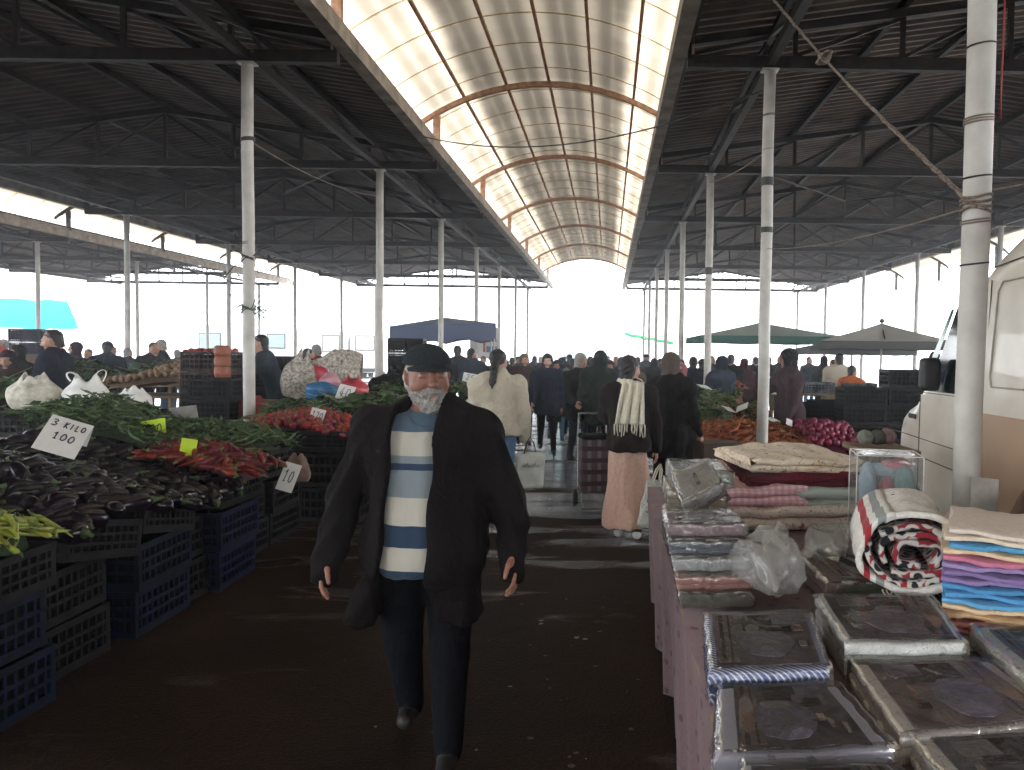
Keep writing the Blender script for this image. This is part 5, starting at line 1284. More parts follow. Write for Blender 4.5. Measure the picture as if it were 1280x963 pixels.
# behind: silver rolled pack and a tilted pack
def roll_pack(label, pos, r, l, rz, m, seed):
    t = thing('bedding_roll', label, 'bedding roll', pos, rz); mb = MB(); g = random.Random(seed); n = 36
    P = []
    for j in range(11):
        u = j/10; row = []
        for k in range(n):
            a = 2*math.pi*k/n; rr = r*(1-.18*abs(2*u-1)**6)*(1+.05*math.sin(3*a+u*5)+.02*math.sin(11*a+u*20)); row.append((l*(u-.5), rr*math.cos(a), r*.9+rr*math.sin(a)*.9))
        P.append(row+[row[0]])
    mb.grid(P); mb.add(P[0][:-1], [tuple(range(n))]); mb.add(P[-1][:-1], [tuple(range(n-1, -1, -1))])
    mb.obj('rolled_quilt', m, t, True)
    mb2 = MB(); mb2.grid([[(p[0]*1.03, p[1]*1.05, r*.9+(p[2]-r*.9)*1.05+.003) for p in row] for row in P]); mb2.obj('film', F_shiny, t, True); return t
for i, (z, x) in enumerate(((TZ+.005, .50), (TZ+.105, .47), (TZ+.20, .49))):
    bedding(['sage green film pack at the bottom of the far pile', 'cream film pack in the middle of the far pile', 'pale green film pack on top of the far pile'][i], [(x-.165, 3.98), (x+.14, 3.96), (x+.14, 4.4), (x-.16, 4.42)], z+.09, .085, [cloth('sage', (.20, .22, .17)), cloth('cream_pk', (.42, .36, .25)), cloth('pale_sage', (.34, .38, .32))][i], 0, PIC[3], 'film packs in the far pile', .08, 2, F_shiny)
bedding('grey boxed set with a small picture, tilted against the blankets', [(.33, 3.45), (.53, 3.54), (.52, 3.85), (.33, 3.78)], TZ+.31, .065, cloth('box_grey', (.30, .30, .30)), 0, PIC[3], None, .10, 1, F_shiny, tilt=(R(14), R(-16), 0))
bedding('lower grey film pack under the tilted boxed set', [(.27, 3.35), (.50, 3.38), (.50, 3.85), (.27, 3.82)], TZ+.15, .14, cloth('drab_grey', (.20, .19, .18)), 0, PIC[3], None, .1, 3, F_shiny)
# dark flat packs lying behind the plastic bags
bedding('flat dark rose film pack beneath the loose plastic bags', [(.76, 2.72), (1.1, 2.72), (1.1, 3.3), (.76, 3.3)], TZ+.09, .08, cloth('dusk_rose', (.14, .09, .085)), 0, PIC[2], None, .07, 2)
bedding('flat dark film pack between the loose bags and the white blanket', [(.72, 2.48), (.98, 2.48), (.98, 2.70), (.73, 2.70)], TZ+.06, .05, cloth('dusk_brown', (.08, .06, .055)), 0, PIC[1], None, .05, 1)
# blankets
BX, BY = .93, 4.33
zz = TZ+.006
fold_blanket('blanket', 'cream blanket with brown rose print at the bottom of the blanket pile', (BX-.02, BY-.02, zz), .66, .72, 2, .062, F_cream2, 1, R(4), 'folded blankets in the pile'); zz += .118
fold_blanket('blanket', 'mint green flowered blanket in the right half of the blanket pile', (BX+.19, BY+.0, zz), .34, .66, 3, .034, M_mint, 2, R(3), 'folded blankets in the pile')
fold_blanket('blanket', 'pink gingham blanket in the left half of the blanket pile', (BX-.16, BY-.04, zz), .40, .68, 2, .052, F_ging, 3, R(6), 'folded blankets in the pile'); zz += .094
fold_blanket('blanket', 'dark maroon blanket second from the top of the blanket pile', (BX+.03, BY+.02, zz), .56, .68, 3, .026, M_maroon, 4, R(5), 'folded blankets in the pile'); zz += .072
fold_blanket('blanket', 'cream blanket with brown line flowers on top of the blanket pile', (BX+.04, BY+.04, zz), .58, .74, 2, .036, F_cream, 6, R(7), 'folded blankets in the pile')
# pillow pack
t = thing('pillow_pack', 'clear zip bag of pink and pale blue baby pillows beside the post', 'pillow pack', (1.30, 3.72, TZ+.005), R(-10))
m = MB(); m.bx(-.13, .13, -.12, .12, 0, .13); o = m.obj('cardboard_tray', mat('tray_grey', (.30, .28, .27), .8), t); bevel(o, .01)
cb, cp, cg = cloth('baby_blue', (.33, .44, .50)), cloth('baby_pink', (.52, .22, .27)), cloth('baby_teal', (.25, .38, .37))
for (x, z, sx, sz, mt) in ((-.085, .27, .045, .12, cb), (.0, .24, .045, .09, cp), (.075, .27, .05, .115, cg), (-.02, .345, .10, .035, cb), (.05, .375, .075, .03, cp), (.03, .30, .07, .10, cg)):
    s_ = SD(); s_.ell((x, -.055 if sx < .06 else -.01, z), (sx, .055, sz)); link('pillow', arrmesh('pillow', [s_.nets(.012, .004, 30, seed=3)], [mt]), t)
m = MB(); m.bx(-.145, .145, -.135, .135, .005, .43); o = m.obj('clear_bag', film('bag_film', .8, (.97, .97, .97), .10, .08, 9, .8), t); bevel(o, .02)
m = MB()
for sx in (-1, 1):
    for sy in (-1, 1): m.tube([(sx*.144, sy*.134, .01), (sx*.144, sy*.134, .425)], .0028, 6)
for s in (-1, 1): m.tube([(-.144, s*.134, .428), (.144, s*.134, .428)], .0028, 6); m.tube([(s*.144, -.134, .428), (s*.144, .134, .428)], .0028, 6)
m.obj('piping', mat('white_piping', (.7, .68, .66), .5), t)
# white rolled blanket with red border
def whiteb(T):
    knit = T.ramp(T.noise(60, 2), (.3, (.60, .57, .52)), (.7, (.78, .75, .70)))
    xe = T.x
    r1 = T.math('LESS_THAN', T.math('ABSOLUTE', T.math('ADD', xe, .142)), .010); r2 = T.math('LESS_THAN', T.math('ABSOLUTE', T.math('ADD', xe, .100)), .013); r3 = T.math('LESS_THAN', T.math('ABSOLUTE', T.math('SUBTRACT', xe, .145)), .009)
    c = T.mix(r2, knit, (.26, .28, .27)); c = T.mix(r1, c, (.34, .025, .035)); return T.mix(r3, c, (.34, .025, .035))
def darkpat(T):
    return T.ramp(T.math('ADD', T.voro(22), T.math('MULTIPLY', T.noise(14, 2), .4)), (.34, (.02, .02, .03)), (.56, (.02, .02, .03)), (.60, (.55, .52, .47)), (.80, (.60, .57, .52)), (.84, (.30, .03, .04)))
WB, DPm = node_mat('white_red_border_knit', whiteb, bump=.5, bscale=120), node_mat('dark_figure_knit', darkpat, bump=.5, bscale=120)
t = thing('rolled_blanket', 'white knitted blanket with red stripes rolled up beside the towels', 'blanket', (1.07, 2.85, TZ+.095), R(-14))
rr = random.Random(3)
def tongue(y): return 0
m = MB(); G = []   # outer wrap: over the top and round the front side, an oval seen end-on
for j in range(25):
    y = -.26+.52*j/24; row = []
    for k in range(49):
        a = R(-250+k*(360+15)/48); q = 1-.06*max(0, (k-44)/4)
        rx, rz_ = .158*q, .118*q; w = .006*math.sin(a*5+y*12)+.004*math.sin(y*40)
        row.append(((rx+w)*math.cos(a)*(1 if abs(math.cos(a)) < .85 else .98), y+.012*math.sin(a*2+1), .135+(rz_+w)*math.sin(a)-.012*math.cos(a*2)))
    G.append(row)
m.grid(G); o = m.obj('outer_layer', WB, t, True); sm = o.modifiers.new('t', 'SOLIDIFY'); sm.thickness = .02; sm.offset = -1
for i, (sx, sz) in enumerate(((.130, .088), (.100, .060), (.065, .032))):
    m = MB(); G = []
    for j in range(15):
        y = -.245+.012*i+.49*j/14; row = []
        for k in range(37):
            a = R(-200+k*340/36+i*70); w = .005*math.sin(a*4+y*15+i)
            row.append(((sx+w)*math.cos(a)+.01*i, y, .13+(sz+w)*math.sin(a)))
        G.append(row)
    m.grid(G); o = m.obj('inner_layer', DPm, t, True); sm = o.modifiers.new('t', 'SOLIDIFY'); sm.thickness = .018; sm.offset = -1
def ez(x): return .135+.118*math.sqrt(max(.02, 1-(x/.158)**2))+.012+.006
m = MB()   # stitched star and scrawl on the upper face
for k in range(4):
    a = math.pi*k/4; m.tube([(-.0+q_*.035*math.cos(a), .10+q_*.06*math.sin(a), ez(q_*.035*math.cos(a))+.004) for q_ in (-1, -.5, 0, .5, 1)], .004, 5)
for k in range(3): m.tube([(x_, y_, ez(x_)+.003) for x_, y_ in ((-.02+.03*k, -.17+.02*k), (-.01+.03*k, -.14), (.0+.03*k, -.15), (.012+.03*k, -.11), (.02+.03*k, -.14))], .004, 5)
for k in range(3): a = math.pi*k/3+.3; m.tube([(-.06+q_*.016*math.cos(a), -.10+q_*.03*math.sin(a), ez(-.06+q_*.016*math.cos(a))+.003) for q_ in (-1, 0, 1)], .0035, 5)
m.obj('stitching', CL['black'], t)
fold_blanket('blanket', 'dark olive blanket with pale fringe flattened under the rolled white one', (1.05, 2.90, TZ+.01), .38, .52, 2, .045, cloth('olive_plush', (.055, .06, .045)), 12, R(-12))
def fringe(x0, x1, y, z):
    m = MB()
    for i in range(26): x = x0+(x1-x0)*i/25; m.tube([(x, y, z), (x+rr.uniform(-.006, .006), y-.012, z-.003), (x+rr.uniform(-.008, .008), y-.03, z-.012)], .0028, 4)
    return m
tag(fringe(.93, 1.24, 2.655, TZ+.10).obj('fringe', CL['cream']), 'pale fringe hanging from the dark olive blanket', 'fringe')
# towels
TW = [('white', (.72, .70, .67)), ('rose pink', (.66, .24, .30)), ('coral pink', (.70, .27, .28)), ('sand', (.72, .48, .27)), ('pale sand', (.76, .56, .36)), ('sky blue', (.12, .38, .64)), ('bright blue', (.09, .32, .60)), ('deep sky blue', (.08, .28, .54)),
      ('violet', (.29, .20, .42)), ('dark violet', (.24, .17, .36)), ('lilac', (.34, .24, .47)), ('raspberry', (.60, .20, .30)), ('cream', (.76, .58, .38)), ('azure', (.10, .36, .62)), ('ivory', (.76, .66, .52)), ('pale peach', (.76, .65, .56))]
z = TZ+.030
tb = MB(); tb.bx(-.30, .32, -.22, .25, 0, .03); o = tb.obj('cardboard_sheet', mat('pale_card', (.4, .38, .35), .8), None, False, (1.345, 2.50, TZ+.002)); o.rotation_euler.z = R(-24); tag(o, 'pale card sheet under the towel stack', 'card')
WHT = ['at the bottom of the towel stack']+['%s from the bottom of the towel stack' % w_ for w_ in ('second', 'third', 'fourth', 'fifth', 'sixth', 'seventh', 'eighth', 'ninth', 'tenth', 'eleventh', 'twelfth', 'thirteenth', 'fourteenth', 'fifteenth')]+['on top of the towel stack']
for i, (nm, c) in enumerate(TW):
    th = .022 if i else .014
    mt = cloth('towel_'+nm.replace(' ', '_'), c, .5, .8, bscale=90, var=.02, wrinkle=.2)
    mb = MB(); g = random.Random(40+i); G = []; w, d = .50, .36; ph = g.uniform(0, 6); ox, oy = g.uniform(-.012, .012), g.uniform(-.010, .010)
    for j in range(27):
        u = j/26; row = []; x = w*(u-.5)
        dip = .030*math.exp(-((x-.10)/.05)**2)*min(1, i/5)   # the folded middle sags into a V
        for k in range(29):
            a = k/28*2*math.pi; y = (d/2)*max(-1, min(1, 1.25*math.cos(a))); zz_ = th/2+th*.49*math.sin(a)
            front = 1 if y < -.12 else 0
            row.append((x+ox+.006*math.sin(y*20+ph), y+oy+.006*math.sin(x*30+ph)+.004*math.sin(x*70+ph)-front*dip*.3, zz_-dip*front+.003*math.sin(x*26+ph)+.0015*math.sin(x*80+k)))
        G.append(row)
    mb.grid(G); n = 29
    mb.add(G[0][:-1], [tuple(range(28))[::-1]]); mb.add(G[-1][:-1], [tuple(range(28))])
    o = mb.obj('folded_towel', mt, None, True, (1.345, 2.50, z)); o.rotation_euler = (R(1.5), R(-1+.15*i), R(-24)); z += th*.96
    tag(o, '%s folded towel %s' % (nm, WHT[i]), 'towel', 'folded towels in the stack')
# loose plastic bags
def loose_bag(label, pos, size, rot, seed):
    g = random.Random(seed); s_ = SD(); a, b, c = size
    s_.ell((0, 0, c*.5), (a, b, c*.55), k=.05); s_.cap((a*.5, b*.3, c*.7), (a*1.2, b*.6, c*1.15), c*.45, c*.18, k=.06); s_.cap((-a*.4, -b*.5, c*.4), (-a*1.0, -b*1.1, c*.15), c*.35, c*.12, k=.06)
    v = s_.nets(.009, .012, 16, seed=seed, extra=lambda p, F: F+.007*np.abs(np.sin(p[..., 0]*45+p[..., 2]*38+3*np.sin(p[..., 1]*17)))+.006*np.abs(np.sin(p[..., 1]*60-p[..., 2]*40)))
    o = link('plastic_bag', arrmesh('plastic_bag', [v], [F_wrap2]), None, pos, rot); tag(o, label, 'bag', 'loose clear bags on the textile table'); return o
loose_bag('large crumpled clear bag lying in front of the blanket pile', (.565, 2.76, TZ+.045), (.125, .16, .20), (R(-8), R(8), .5), 4)
loose_bag('smaller crumpled clear bag lying right of the large one', (.86, 3.08, TZ+.10), (.085, .14, .12), (0, 0, -.5), 8)
# chair and a leaning card behind the table
t = thing('chair', 'brown padded chair turned towards the van behind the towels', 'chair', (1.98, 3.30, 0), R(20))
s_ = SD(); s_.box((0, 0, .46), (.21, .21, .035), .03); link('seat', arrmesh('seat', [s_.nets(.015)], [cloth('chair_brown', (.13, .085, .065))]), t)
s_ = SD(); s_.ell((0, .20, .92), (.17, .035, .17)); s_.box((0, .20, .82), (.165, .03, .13), .03, k=.05); link('backrest', arrmesh('backrest', [s_.nets(.012)], [cloth('chair_brown', (.13, .085, .065))]), t)
for sx in (-1, 1):
    m = MB(); m.tube([(sx*.18, .20, .75), (sx*.19, .19, .44), (sx*.20, .21, 0)], .012, 8); m.obj('leg', M_steel, t); m = MB(); m.tube([(sx*.19, -.19, .44), (sx*.20, -.20, 0)], .012, 8); m.obj('leg', M_steel, t)
m = MB(); m.bx(-.07, .07, -.002, .002, 0, .24); o = m.obj('card', mat('leaning_card', (.5, .48, .44), .8), None, False, (1.70, 3.58, TZ+.10)); o.rotation_euler = (R(-8), R(6), R(10)); tag(o, 'plain white card leaning against the post behind the towels', 'card')
m = MB(); m.bx(-.15, .15, -.12, .12, 0, .1); o = m.obj('cardboard_box', M_card, None, False, (1.72, 3.48, TZ-.0)); tag(o, 'small cardboard box behind the towels at the foot of the post', 'box')
# round bundles behind the pillow pack
for i, (px, c) in enumerate(((1082, 'grey-green'), (1096, 'dark grey'), (1110, 'dusky mauve'))):
    p = at(px, 556, 5.25); s_ = SD(); s_.ell((0, 0, .05), (.055, .08, .052)); o = link('rolled_towel', arrmesh('rolled_towel', [s_.nets(.01, .004, 40, seed=i)], [cloth('bundle_%d' % i, [(.16, .17, .14), (.09, .09, .08), (.20, .12, .13)][i])]), None, p)
    tag(o, '%s rolled bundle behind the pillow bag' % c, 'bundle', 'rolled bundles behind the pillow bag')
p = at(1096, 558, 5.35); t = trestle('small stand under the rolled bundles', p.x-.16, p.x+.2, 5.1, 5.6, p.z-.002)
# ------------------------------------------------------------------ white van at the right
M_van = mat('van_cream_paint', (.68, .64, .56), .35, var=.0, scale=3, dark=(.55, .50, .42), detail=9, spec=.5, coat=.3); M_vtan = mat('van_tan_area', (.40, .27, .18), .5, var=.05, scale=2); M_vglass = mat('van_window', (.012, .016, .016), .06, spec=.8); M_vseam = mat('van_seam', (.05, .045, .04), .7); M_vblk = mat('van_black_trim', (.02, .02, .02), .5)
M_vgreen = mat('windscreen_green', (.05, .17, .13), .1, spec=.8); M_tyre = mat('tyre', (.02, .02, .02), .8); M_rim = mat('rim', (.3, .3, .3), .4, .6)
def van():
    X = 2.40; Wd = 1.95
    t = thing('panel_van', 'high-roofed cream panel van parked behind the textile table', 'van', (X+Wd/2, 4.3, 0))
    def P(x, y, z): return (x-(X+Wd/2), y-4.3, z)
    st = [(1.35, 2.50), (1.5, 2.56), (3.6, 2.58), (4.45, 2.53), (4.85, 2.45), (5.15, 2.33), (5.4, 2.18), (5.62, 2.04), (5.95, 1.68), (6.2, 1.42), (6.32, 1.33), (6.7, 1.24), (6.93, 1.10), (7.02, .86), (7.03, .45)]
    m = MB(); G = []
    for y, zt in st:
        row = []; nose = max(0, (y-6.1)/.95); inset = .05*nose+.16*nose**3; r = min(.22, .45*(zt-.4))
        zs = [.32, .5, .8, 1.05, 1.28]
        side = []
        for z in zs:
            if z > zt-r*.9: z = min(z, max(.32, zt-r))
            side.append((inset+.02*max(0, 1-z/.8), z))
        zr0 = max(side[-1][1]+.001, zt-r)
        lean = lambda z: inset+.085*max(0, (z-1.28)/1.2)
        for k in range(1, 5): z = side[4][1]+(zr0-side[4][1])*k/4; side.append((lean(z), z))
        x0 = lean(zr0)
        for a in (22, 45, 68, 90): side.append((x0+r*(1-math.cos(R(a))), zr0+(zt-zr0)*math.sin(R(a))))
        side.append((Wd*.33, zt+.02))
        row = [P(X+a, y, z) for a, z in side]+[P(X+Wd/2, y, zt+.03)]+[P(X+Wd-a, y, z) for a, z in side[::-1]]
        G.append(row)
    m.grid(G); m.add(G[0], [tuple(range(len(G[0])))]); m.add(G[-1], [tuple(range(len(G[-1])-1, -1, -1))])
    o = m.obj('body', M_van, t, True)
    # windscreen lies proud of the slope
    m = MB(); m.grid([[P(X+.17+.0*k+(Wd-.34)*i/6, y+.018, z+.018) for k, (y, z) in enumerate(((6.17, 1.47), (5.95, 1.70), (5.66, 2.02)))] for i in range(7)], flip=False); o = m.obj('windscreen', M_vgreen, t)
    sm = o.modifiers.new('t', 'SOLIDIFY'); sm.thickness = .004
    def sidex(z): return X+.085*max(0, (z-1.28)/1.2)
    def panel(name, poly, mt, off, parent=t, th=.003):
        m = MB(); m.add([P(sidex(z)-off, y, z) for y, z in poly], [tuple(range(len(poly)))]); o = m.obj(name, mt, parent); s = o.modifiers.new('t', 'SOLIDIFY'); s.thickness = th; s.offset = 0; return o
    door = panel('door', [(6.12, .55), (6.12, 1.34), (5.16, 1.34), (5.16, .55)], M_van, .006)
    panel('window', [(5.98, 1.37), (5.62, 1.98), (5.26, 2.02), (5.26, 1.37)], M_vglass, .006)
    panel('window', [(6.17, 1.38), (6.03, 1.38), (5.68, 1.96), (5.72, 1.97)], M_vgreen, .004)
    M_groove = mat('van_groove', (.38, .35, .29), .6)
    def seam(pts, w=.008, name='seam', mt=None):
        m = MB(); m.tube([P(sidex(z)-.007, y, z) for y, z in pts], w/2, 6); m.obj(name, mt or M_vseam, t)
    seam([(6.13, .55), (6.13, 1.34)]); seam([(5.15, .50), (5.15, 2.12)]); seam([(6.6, .88), (5.16, .83)]); seam([(6.85, 1.02), (5.16, .98)], .006)
    seam([(5.14, 2.20), (4.6, 2.24), (1.6, 2.26)]); seam([(6.32, 1.335), (6.12, 1.355), (5.17, 1.355)], .006); seam([(3.05, .45), (3.05, 2.24)])
    rr_ = [(5.02, 1.44), (5.05, 1.50), (5.05, 2.04), (5.0, 2.10), (3.25, 2.12), (3.2, 2.06), (3.2, 1.5), (3.26, 1.44), (5.02, 1.44)]; seam(rr_, .012, 'panel_groove', M_groove)
    panel('lower_tan_area', [(5.10, .45), (5.10, 1.27), (1.5, 1.27), (1.5, .45)], M_vtan, .005)  # tan over the lower van side, up to a straight line
    m = MB(); m.box(P(X-.022, 5.30, 1.23), (.014, .085, .018)); h = m.obj('handle', M_vblk, t); bevel(h, .008)
    m = MB(); m.box(P(X-.004, 6.28, 1.16), (.003, .07, .018)); m.obj('badge', M_vblk, t)
    m = MB(); m.box(P(X-.004, 6.35, .86), (.003, .02, .02)); m.obj('side_lamp', mat('amber', (.3, .1, .03), .3), t)
    s = SD(); s.box((0, 0, 0), (.07, .05, .12), .03); o = link('mirror', arrmesh('mirror', [s.nets(.015)], [M_vblk]), t); o.location = P(X-.09, 5.75, 1.50)
    for y in (2.4, 6.2):
        for sx in (0, 1):
            m = MB(); m.lathe([(.10, -.11), (.30, -.11), (.335, -.06), (.335, .06), (.30, .11), (.10, .11)], 28); w = m.obj('wheel', M_tyre, t, True); w.rotation_euler = (0, R(90), 0); w.location = P(X+.10+sx*(Wd-.2), y, .335)
            m = MB(); m.lathe([(.02, -.114), (.19, -.112), (.19, .112), (.02, .114)], 20); m.obj('rim', M_rim, w, True)
van()
# ------------------------------------------------------------------ vehicles, tents and boards outside
M_white = mat('vehicle_white', (.75, .76, .77), .4, var=.03); M_outglass = mat('pale_window', (.20, .24, .25), .15)
def minibus(label, x, y, w, h, win, gl, rz=0):
    t = thing('minibus', label, 'vehicle', (x, y, 0), R(rz)); m = MB(); L_ = 4.6
    m.bx(-w/2, w/2, 0, L_, .35, h); b = m.obj('body', M_white, t); bevel(b, .12, 3)
    for (a, b_, c, d) in win:
        m = MB(); m.bx(a-.05, b_+.05, -.02, 0-.003, c-.05, d+.05); f = m.obj('window_frame', M_vblk, t); m = MB(); m.bx(a, b_, -.03, -.021, c, d); m.obj('pane', gl, f)
    m = MB(); m.bx(-w/2+.05, w/2-.05, -.08, 0, .4, .6); m.obj('bumper', M_vblk, t)
    for sx in (-1, 1):
        for yy in (.8, 3.7):
            m = MB(); m.lathe([(.1, -.1), (.32, -.1), (.32, .1), (.1, .1)], 18); q = m.obj('wheel', M_tyre, t, True); q.rotation_euler = (0, R(90), 0); q.location = (sx*(w/2-.11), yy, .33)
    return t
PW = mat('hazy_pane', (.62, .63, .58), .3)
minibus('white minibus seen from behind with a dark framed window, left of the far post', -15.6, 45, 1.75, 2.75, [(-.45, .45, 1.55, 2.4)], PW); minibus('second white minibus with a dark framed window, right of the far post', -13.75, 45.2, 1.75, 2.75, [(-.5, .5, 1.65, 2.4)], PW)
minibus('white van with pale blue windows far behind the tomato crates', -21.6, 43.5, 1.9, 2.9, [(-.6, .5, 1.6, 2.4)], mat('blue_pane', (.32, .50, .58), .2)); minibus('white van with a small blue window behind the tied post', -18.2, 44, 1.8, 2.8, [(-.5, .4, 1.7, 2.4)], mat('blue_pane', (.32, .50, .58), .2))
t = thing('site_cabin', 'pale blue cabin with a row of windows beyond the crowd', 'cabin', (-3.1, 52, 0)); m = MB(); m.bx(-1.75, 1.75, 0, 2.2, 0, 2.9); m.obj('wall', mat('cabin_blue', (.52, .68, .70), .6), t)
m = MB(); m.bx(-1.85, 1.85, -.1, 2.3, 2.901, 3.0); m.obj('roof', M_white, t)
for i in range(4): m = MB(); m.bx(-1.55+i*.8, -.9+i*.8, -.02, -.003, 1.9, 2.6); m.obj('window', mat('cabin_glass', (.34, .54, .58), .2), t)
t = thing('box_truck', 'white box truck with a dark rim beyond the crowd', 'truck', (.25, 48, 0)); m = MB(); m.bx(-.95, .95, 0, 4, .9, 2.4); b = m.obj('cargo_box', M_white, t)
m = MB(); m.bx(-1.0, 1.0, -.03, -.002, 2.33, 2.42); m.bx(-1.0, 1.0, -.03, -.002, .9, 1.0); m.bx(.92, 1.0, -.03, -.002, 1.0, 2.33); m.obj('rim', mat('truck_rim', (.2, .17, .14), .6), t)
m = MB(); m.bx(-.8, .8, .1, 5.4, .5, .89); m.obj('chassis', M_vblk, t); m = MB(); m.bx(-.9, .9, 4.05, 5.4, .9, 2.2); m.obj('cab', M_white, t)
def parasol(label, x, y, w, zt, ze, mt, sides=4, pole=True, val=.16, rz=45, vm=None):
    t = thing('market_parasol', label, 'parasol', (x, y, 0), R(rz)); m = MB(); n = sides*6; R_ = w/2
    def rad(a): k = 2*math.pi/sides; b = (a % k)-k/2; return R_*math.cos(k/2)/math.cos(b)*(1/math.cos(k/2))
    G = []
    for j in range(9):
        f = j/8; row = []
        for i in range(n+1): a = 2*math.pi*i/n; q = rad(a)*f; k = math.cos(sides*a); row.append((q*math.cos(a), q*math.sin(a), zt-(zt-ze)*f**.92+.0*k-.05*math.sin(math.pi*f)*(1-k)*.5))
        G.append(row)
    e = G[-1]; G.append([(p[0]*1.005, p[1]*1.005, p[2]-val*(.9+.1*math.sin(i*2.3))) for i, p in enumerate(e)])
    e2 = G.pop(); m.grid(G, flip=True); o = m.obj('canopy', mt, t, False); m = MB(); m.grid([G[-1], e2], flip=True); o = m.obj('valance', vm or mt, t, False)
    m = MB(); m.tube([(0, 0, 0), (0, 0, zt+.06)], .022, 8); m.obj('pole', M_pipe, t)
    m = MB(); m.lathe([(.001, 0), (.05, .01), (.05, .07), (.001, .09)], 10, (0, 0, zt)); m.obj('finial', M_vblk, t)
    for i in range(sides*2):
        a = math.pi*i/sides; m = MB(); q = rad(a)*.97; m.bar((0, 0, zt-.06), (q*math.cos(a), q*math.sin(a), ze-.03), .018); m.obj('rib', M_steel, t)
    m = MB(); m.lathe([(.35, 0), (.35, .08), (.08, .12), (.03, .2)], 12); m.obj('base', mat('parasol_base', (.3, .3, .3), .8), t)
    return t
def tarp_mat(n, c, tr): 
    m = bpy.data.materials.new(n); N, L, B = nodes(m); N.remove(B); d = N.new('ShaderNodeBsdfDiffuse'); d.inputs['Color'].default_value = (*c, 1); q = N.new('ShaderNodeBsdfTranslucent'); q.inputs['Color'].default_value = (*c, 1); x = N.new('ShaderNodeMixShader'); x.inputs['Fac'].default_value = tr
    L.new(d.outputs[0], x.inputs[1]); L.new(q.outputs[0], x.inputs[2]); L.new(x.outputs[0], N['Material Output'].inputs['Surface']); MATS[n] = m; return m
parasol('wide green and white market parasol beyond the nearer right posts', at(950, 420, 19).x, 19, 3.2, at(950, 403, 19).z, at(950, 422, 19).z, tarp_mat('green_canvas', (.80, .90, .82), .6), vm=tarp_mat('green_valance', (.07, .15, .12), .1))  # glow of the lit top is put into the pale canopy colour
parasol('grey-beige market parasol over the black crate wall', at(1102, 420, 15.5).x, 15.5, 2.3, at(1102, 404, 15.5).z, at(1102, 428, 15.5).z, tarp_mat('beige_canvas', (.80, .78, .70), .55), rz=30, vm=tarp_mat('beige_valance', (.10, .10, .095), .1))  # lit top painted pale here as well, valance in a darker tone
parasol('grey market parasol farther left, half behind the beige one', at(1065, 432, 18).x, 18, 2.2, at(1065, 420, 18).z, at(1065, 436, 18).z, tarp_mat('grey_canvas', (.24, .25, .25), .2), rz=40)
# dark blue tent
p = at(556, 420, 21)
t = thing('market_tent', 'dark blue peaked market tent behind the man in the cap', 'tent', (p.x, 21, 0), R(10)); zt, ze = at(556, 397, 21).z, at(556, 411, 21).z; a = 1.28; M_blue = tarp_mat('navy_canvas', (.13, .16, .25), .12)
m = MB(); ps = [(-a, -a, ze), (a, -a, ze+.12), (a, a, ze+.1), (-a, a, ze), (0, 0, zt)]; m.add(ps, [(0, 1, 4), (1, 2, 4), (2, 3, 4), (3, 0, 4)]); m.obj('roof', tarp_mat('pale_blue_canvas', (.35, .42, .55), .4), t)
m = MB()
for i in range(4):
    p0_, p1_ = Vector(ps[i]), Vector(ps[(i+1) % 4]); m.grid([[tuple(p0_.lerp(p1_, k/8)*1.004+Vector((0, 0, -.002-d*(.40+.06*math.sin(k*2))))) for d in (0, 1)] for k in range(9)])
m.obj('valance', M_blue, t)
for i in range(4): m = MB(); m.tube([(ps[i][0]*.97, ps[i][1]*.97, 0), (ps[i][0]*.97, ps[i][1]*.97, ze)], .02, 8); m.obj('pole', M_pipe, t)
# cyan tarp and green awning
def tarp(label, cs, mt, sag=.25):
    m = MB(); A, B_, C, D = [Vector(c) for c in cs]; n = 14; m.grid([[tuple(A.lerp(B_, i/n).lerp(D.lerp(C, i/n), j/n)+Vector((0, 0, -sag*math.sin(math.pi*i/n)*(.3+.7*j/n)+.04*math.sin(i*1.7+j)))) for j in range(n+1)] for i in range(n+1)])
    o = m.obj('tarpaulin', mt, None, True); sm = o.modifiers.new('t', 'SOLIDIFY'); sm.thickness = .006; tag(o, label, 'tarpaulin'); return o
tarp('bright cyan tarpaulin stretched between posts at the far left', [at(-70, 366, 48), at(84, 376, 48), at(99, 411, 45), at(-70, 396, 45)], tarp_mat('cyan_tarp', (.01, .62, .70), .7), .3)
tarp('strip of bright green awning beyond the right posts', [at(780, 416, 40), at(842, 427, 40), at(842, 431, 38.5), at(780, 419, 38.5)], tarp_mat('green_tarp', (.03, .50, .22), .6), .02)
# stalls' boards far off
def board(label, px, py, Y, w, h, c):
    p = at(px, py, Y); m = MB(); m.bx(-w/2, w/2, -.02, .02, -h/2, h/2); o = m.obj('board', mat('board_%s' % label.split()[0], c, .7), None, False, p); tag(o, label, 'board')
t = thing('banner', 'white banner with orange and red print hanging under the blue tent', 'banner', at(606, 428, 24)); m = MB(); m.bx(-.45, .45, -.01, .01, -.5, .45); m.obj('cloth', M_white, t)
for i, (x0, x1, z0, z1, c) in enumerate(((-.35, .1, .22, .30, (.7, .12, .02)), (-.05, .02, -.3, .2, (.7, .2, .02)), (.1, .35, .02, .08, (.7, .12, .02)), (.05, .38, -.3, -.12, (.15, .3, .5)), (-.4, -.25, -.38, -.25, (.5, .03, .03)))):
    m = MB(); m.bx(x0, x1, -.016, -.011, z0, z1); m.obj('print', mat('print_%d' % i, c, .6), t)
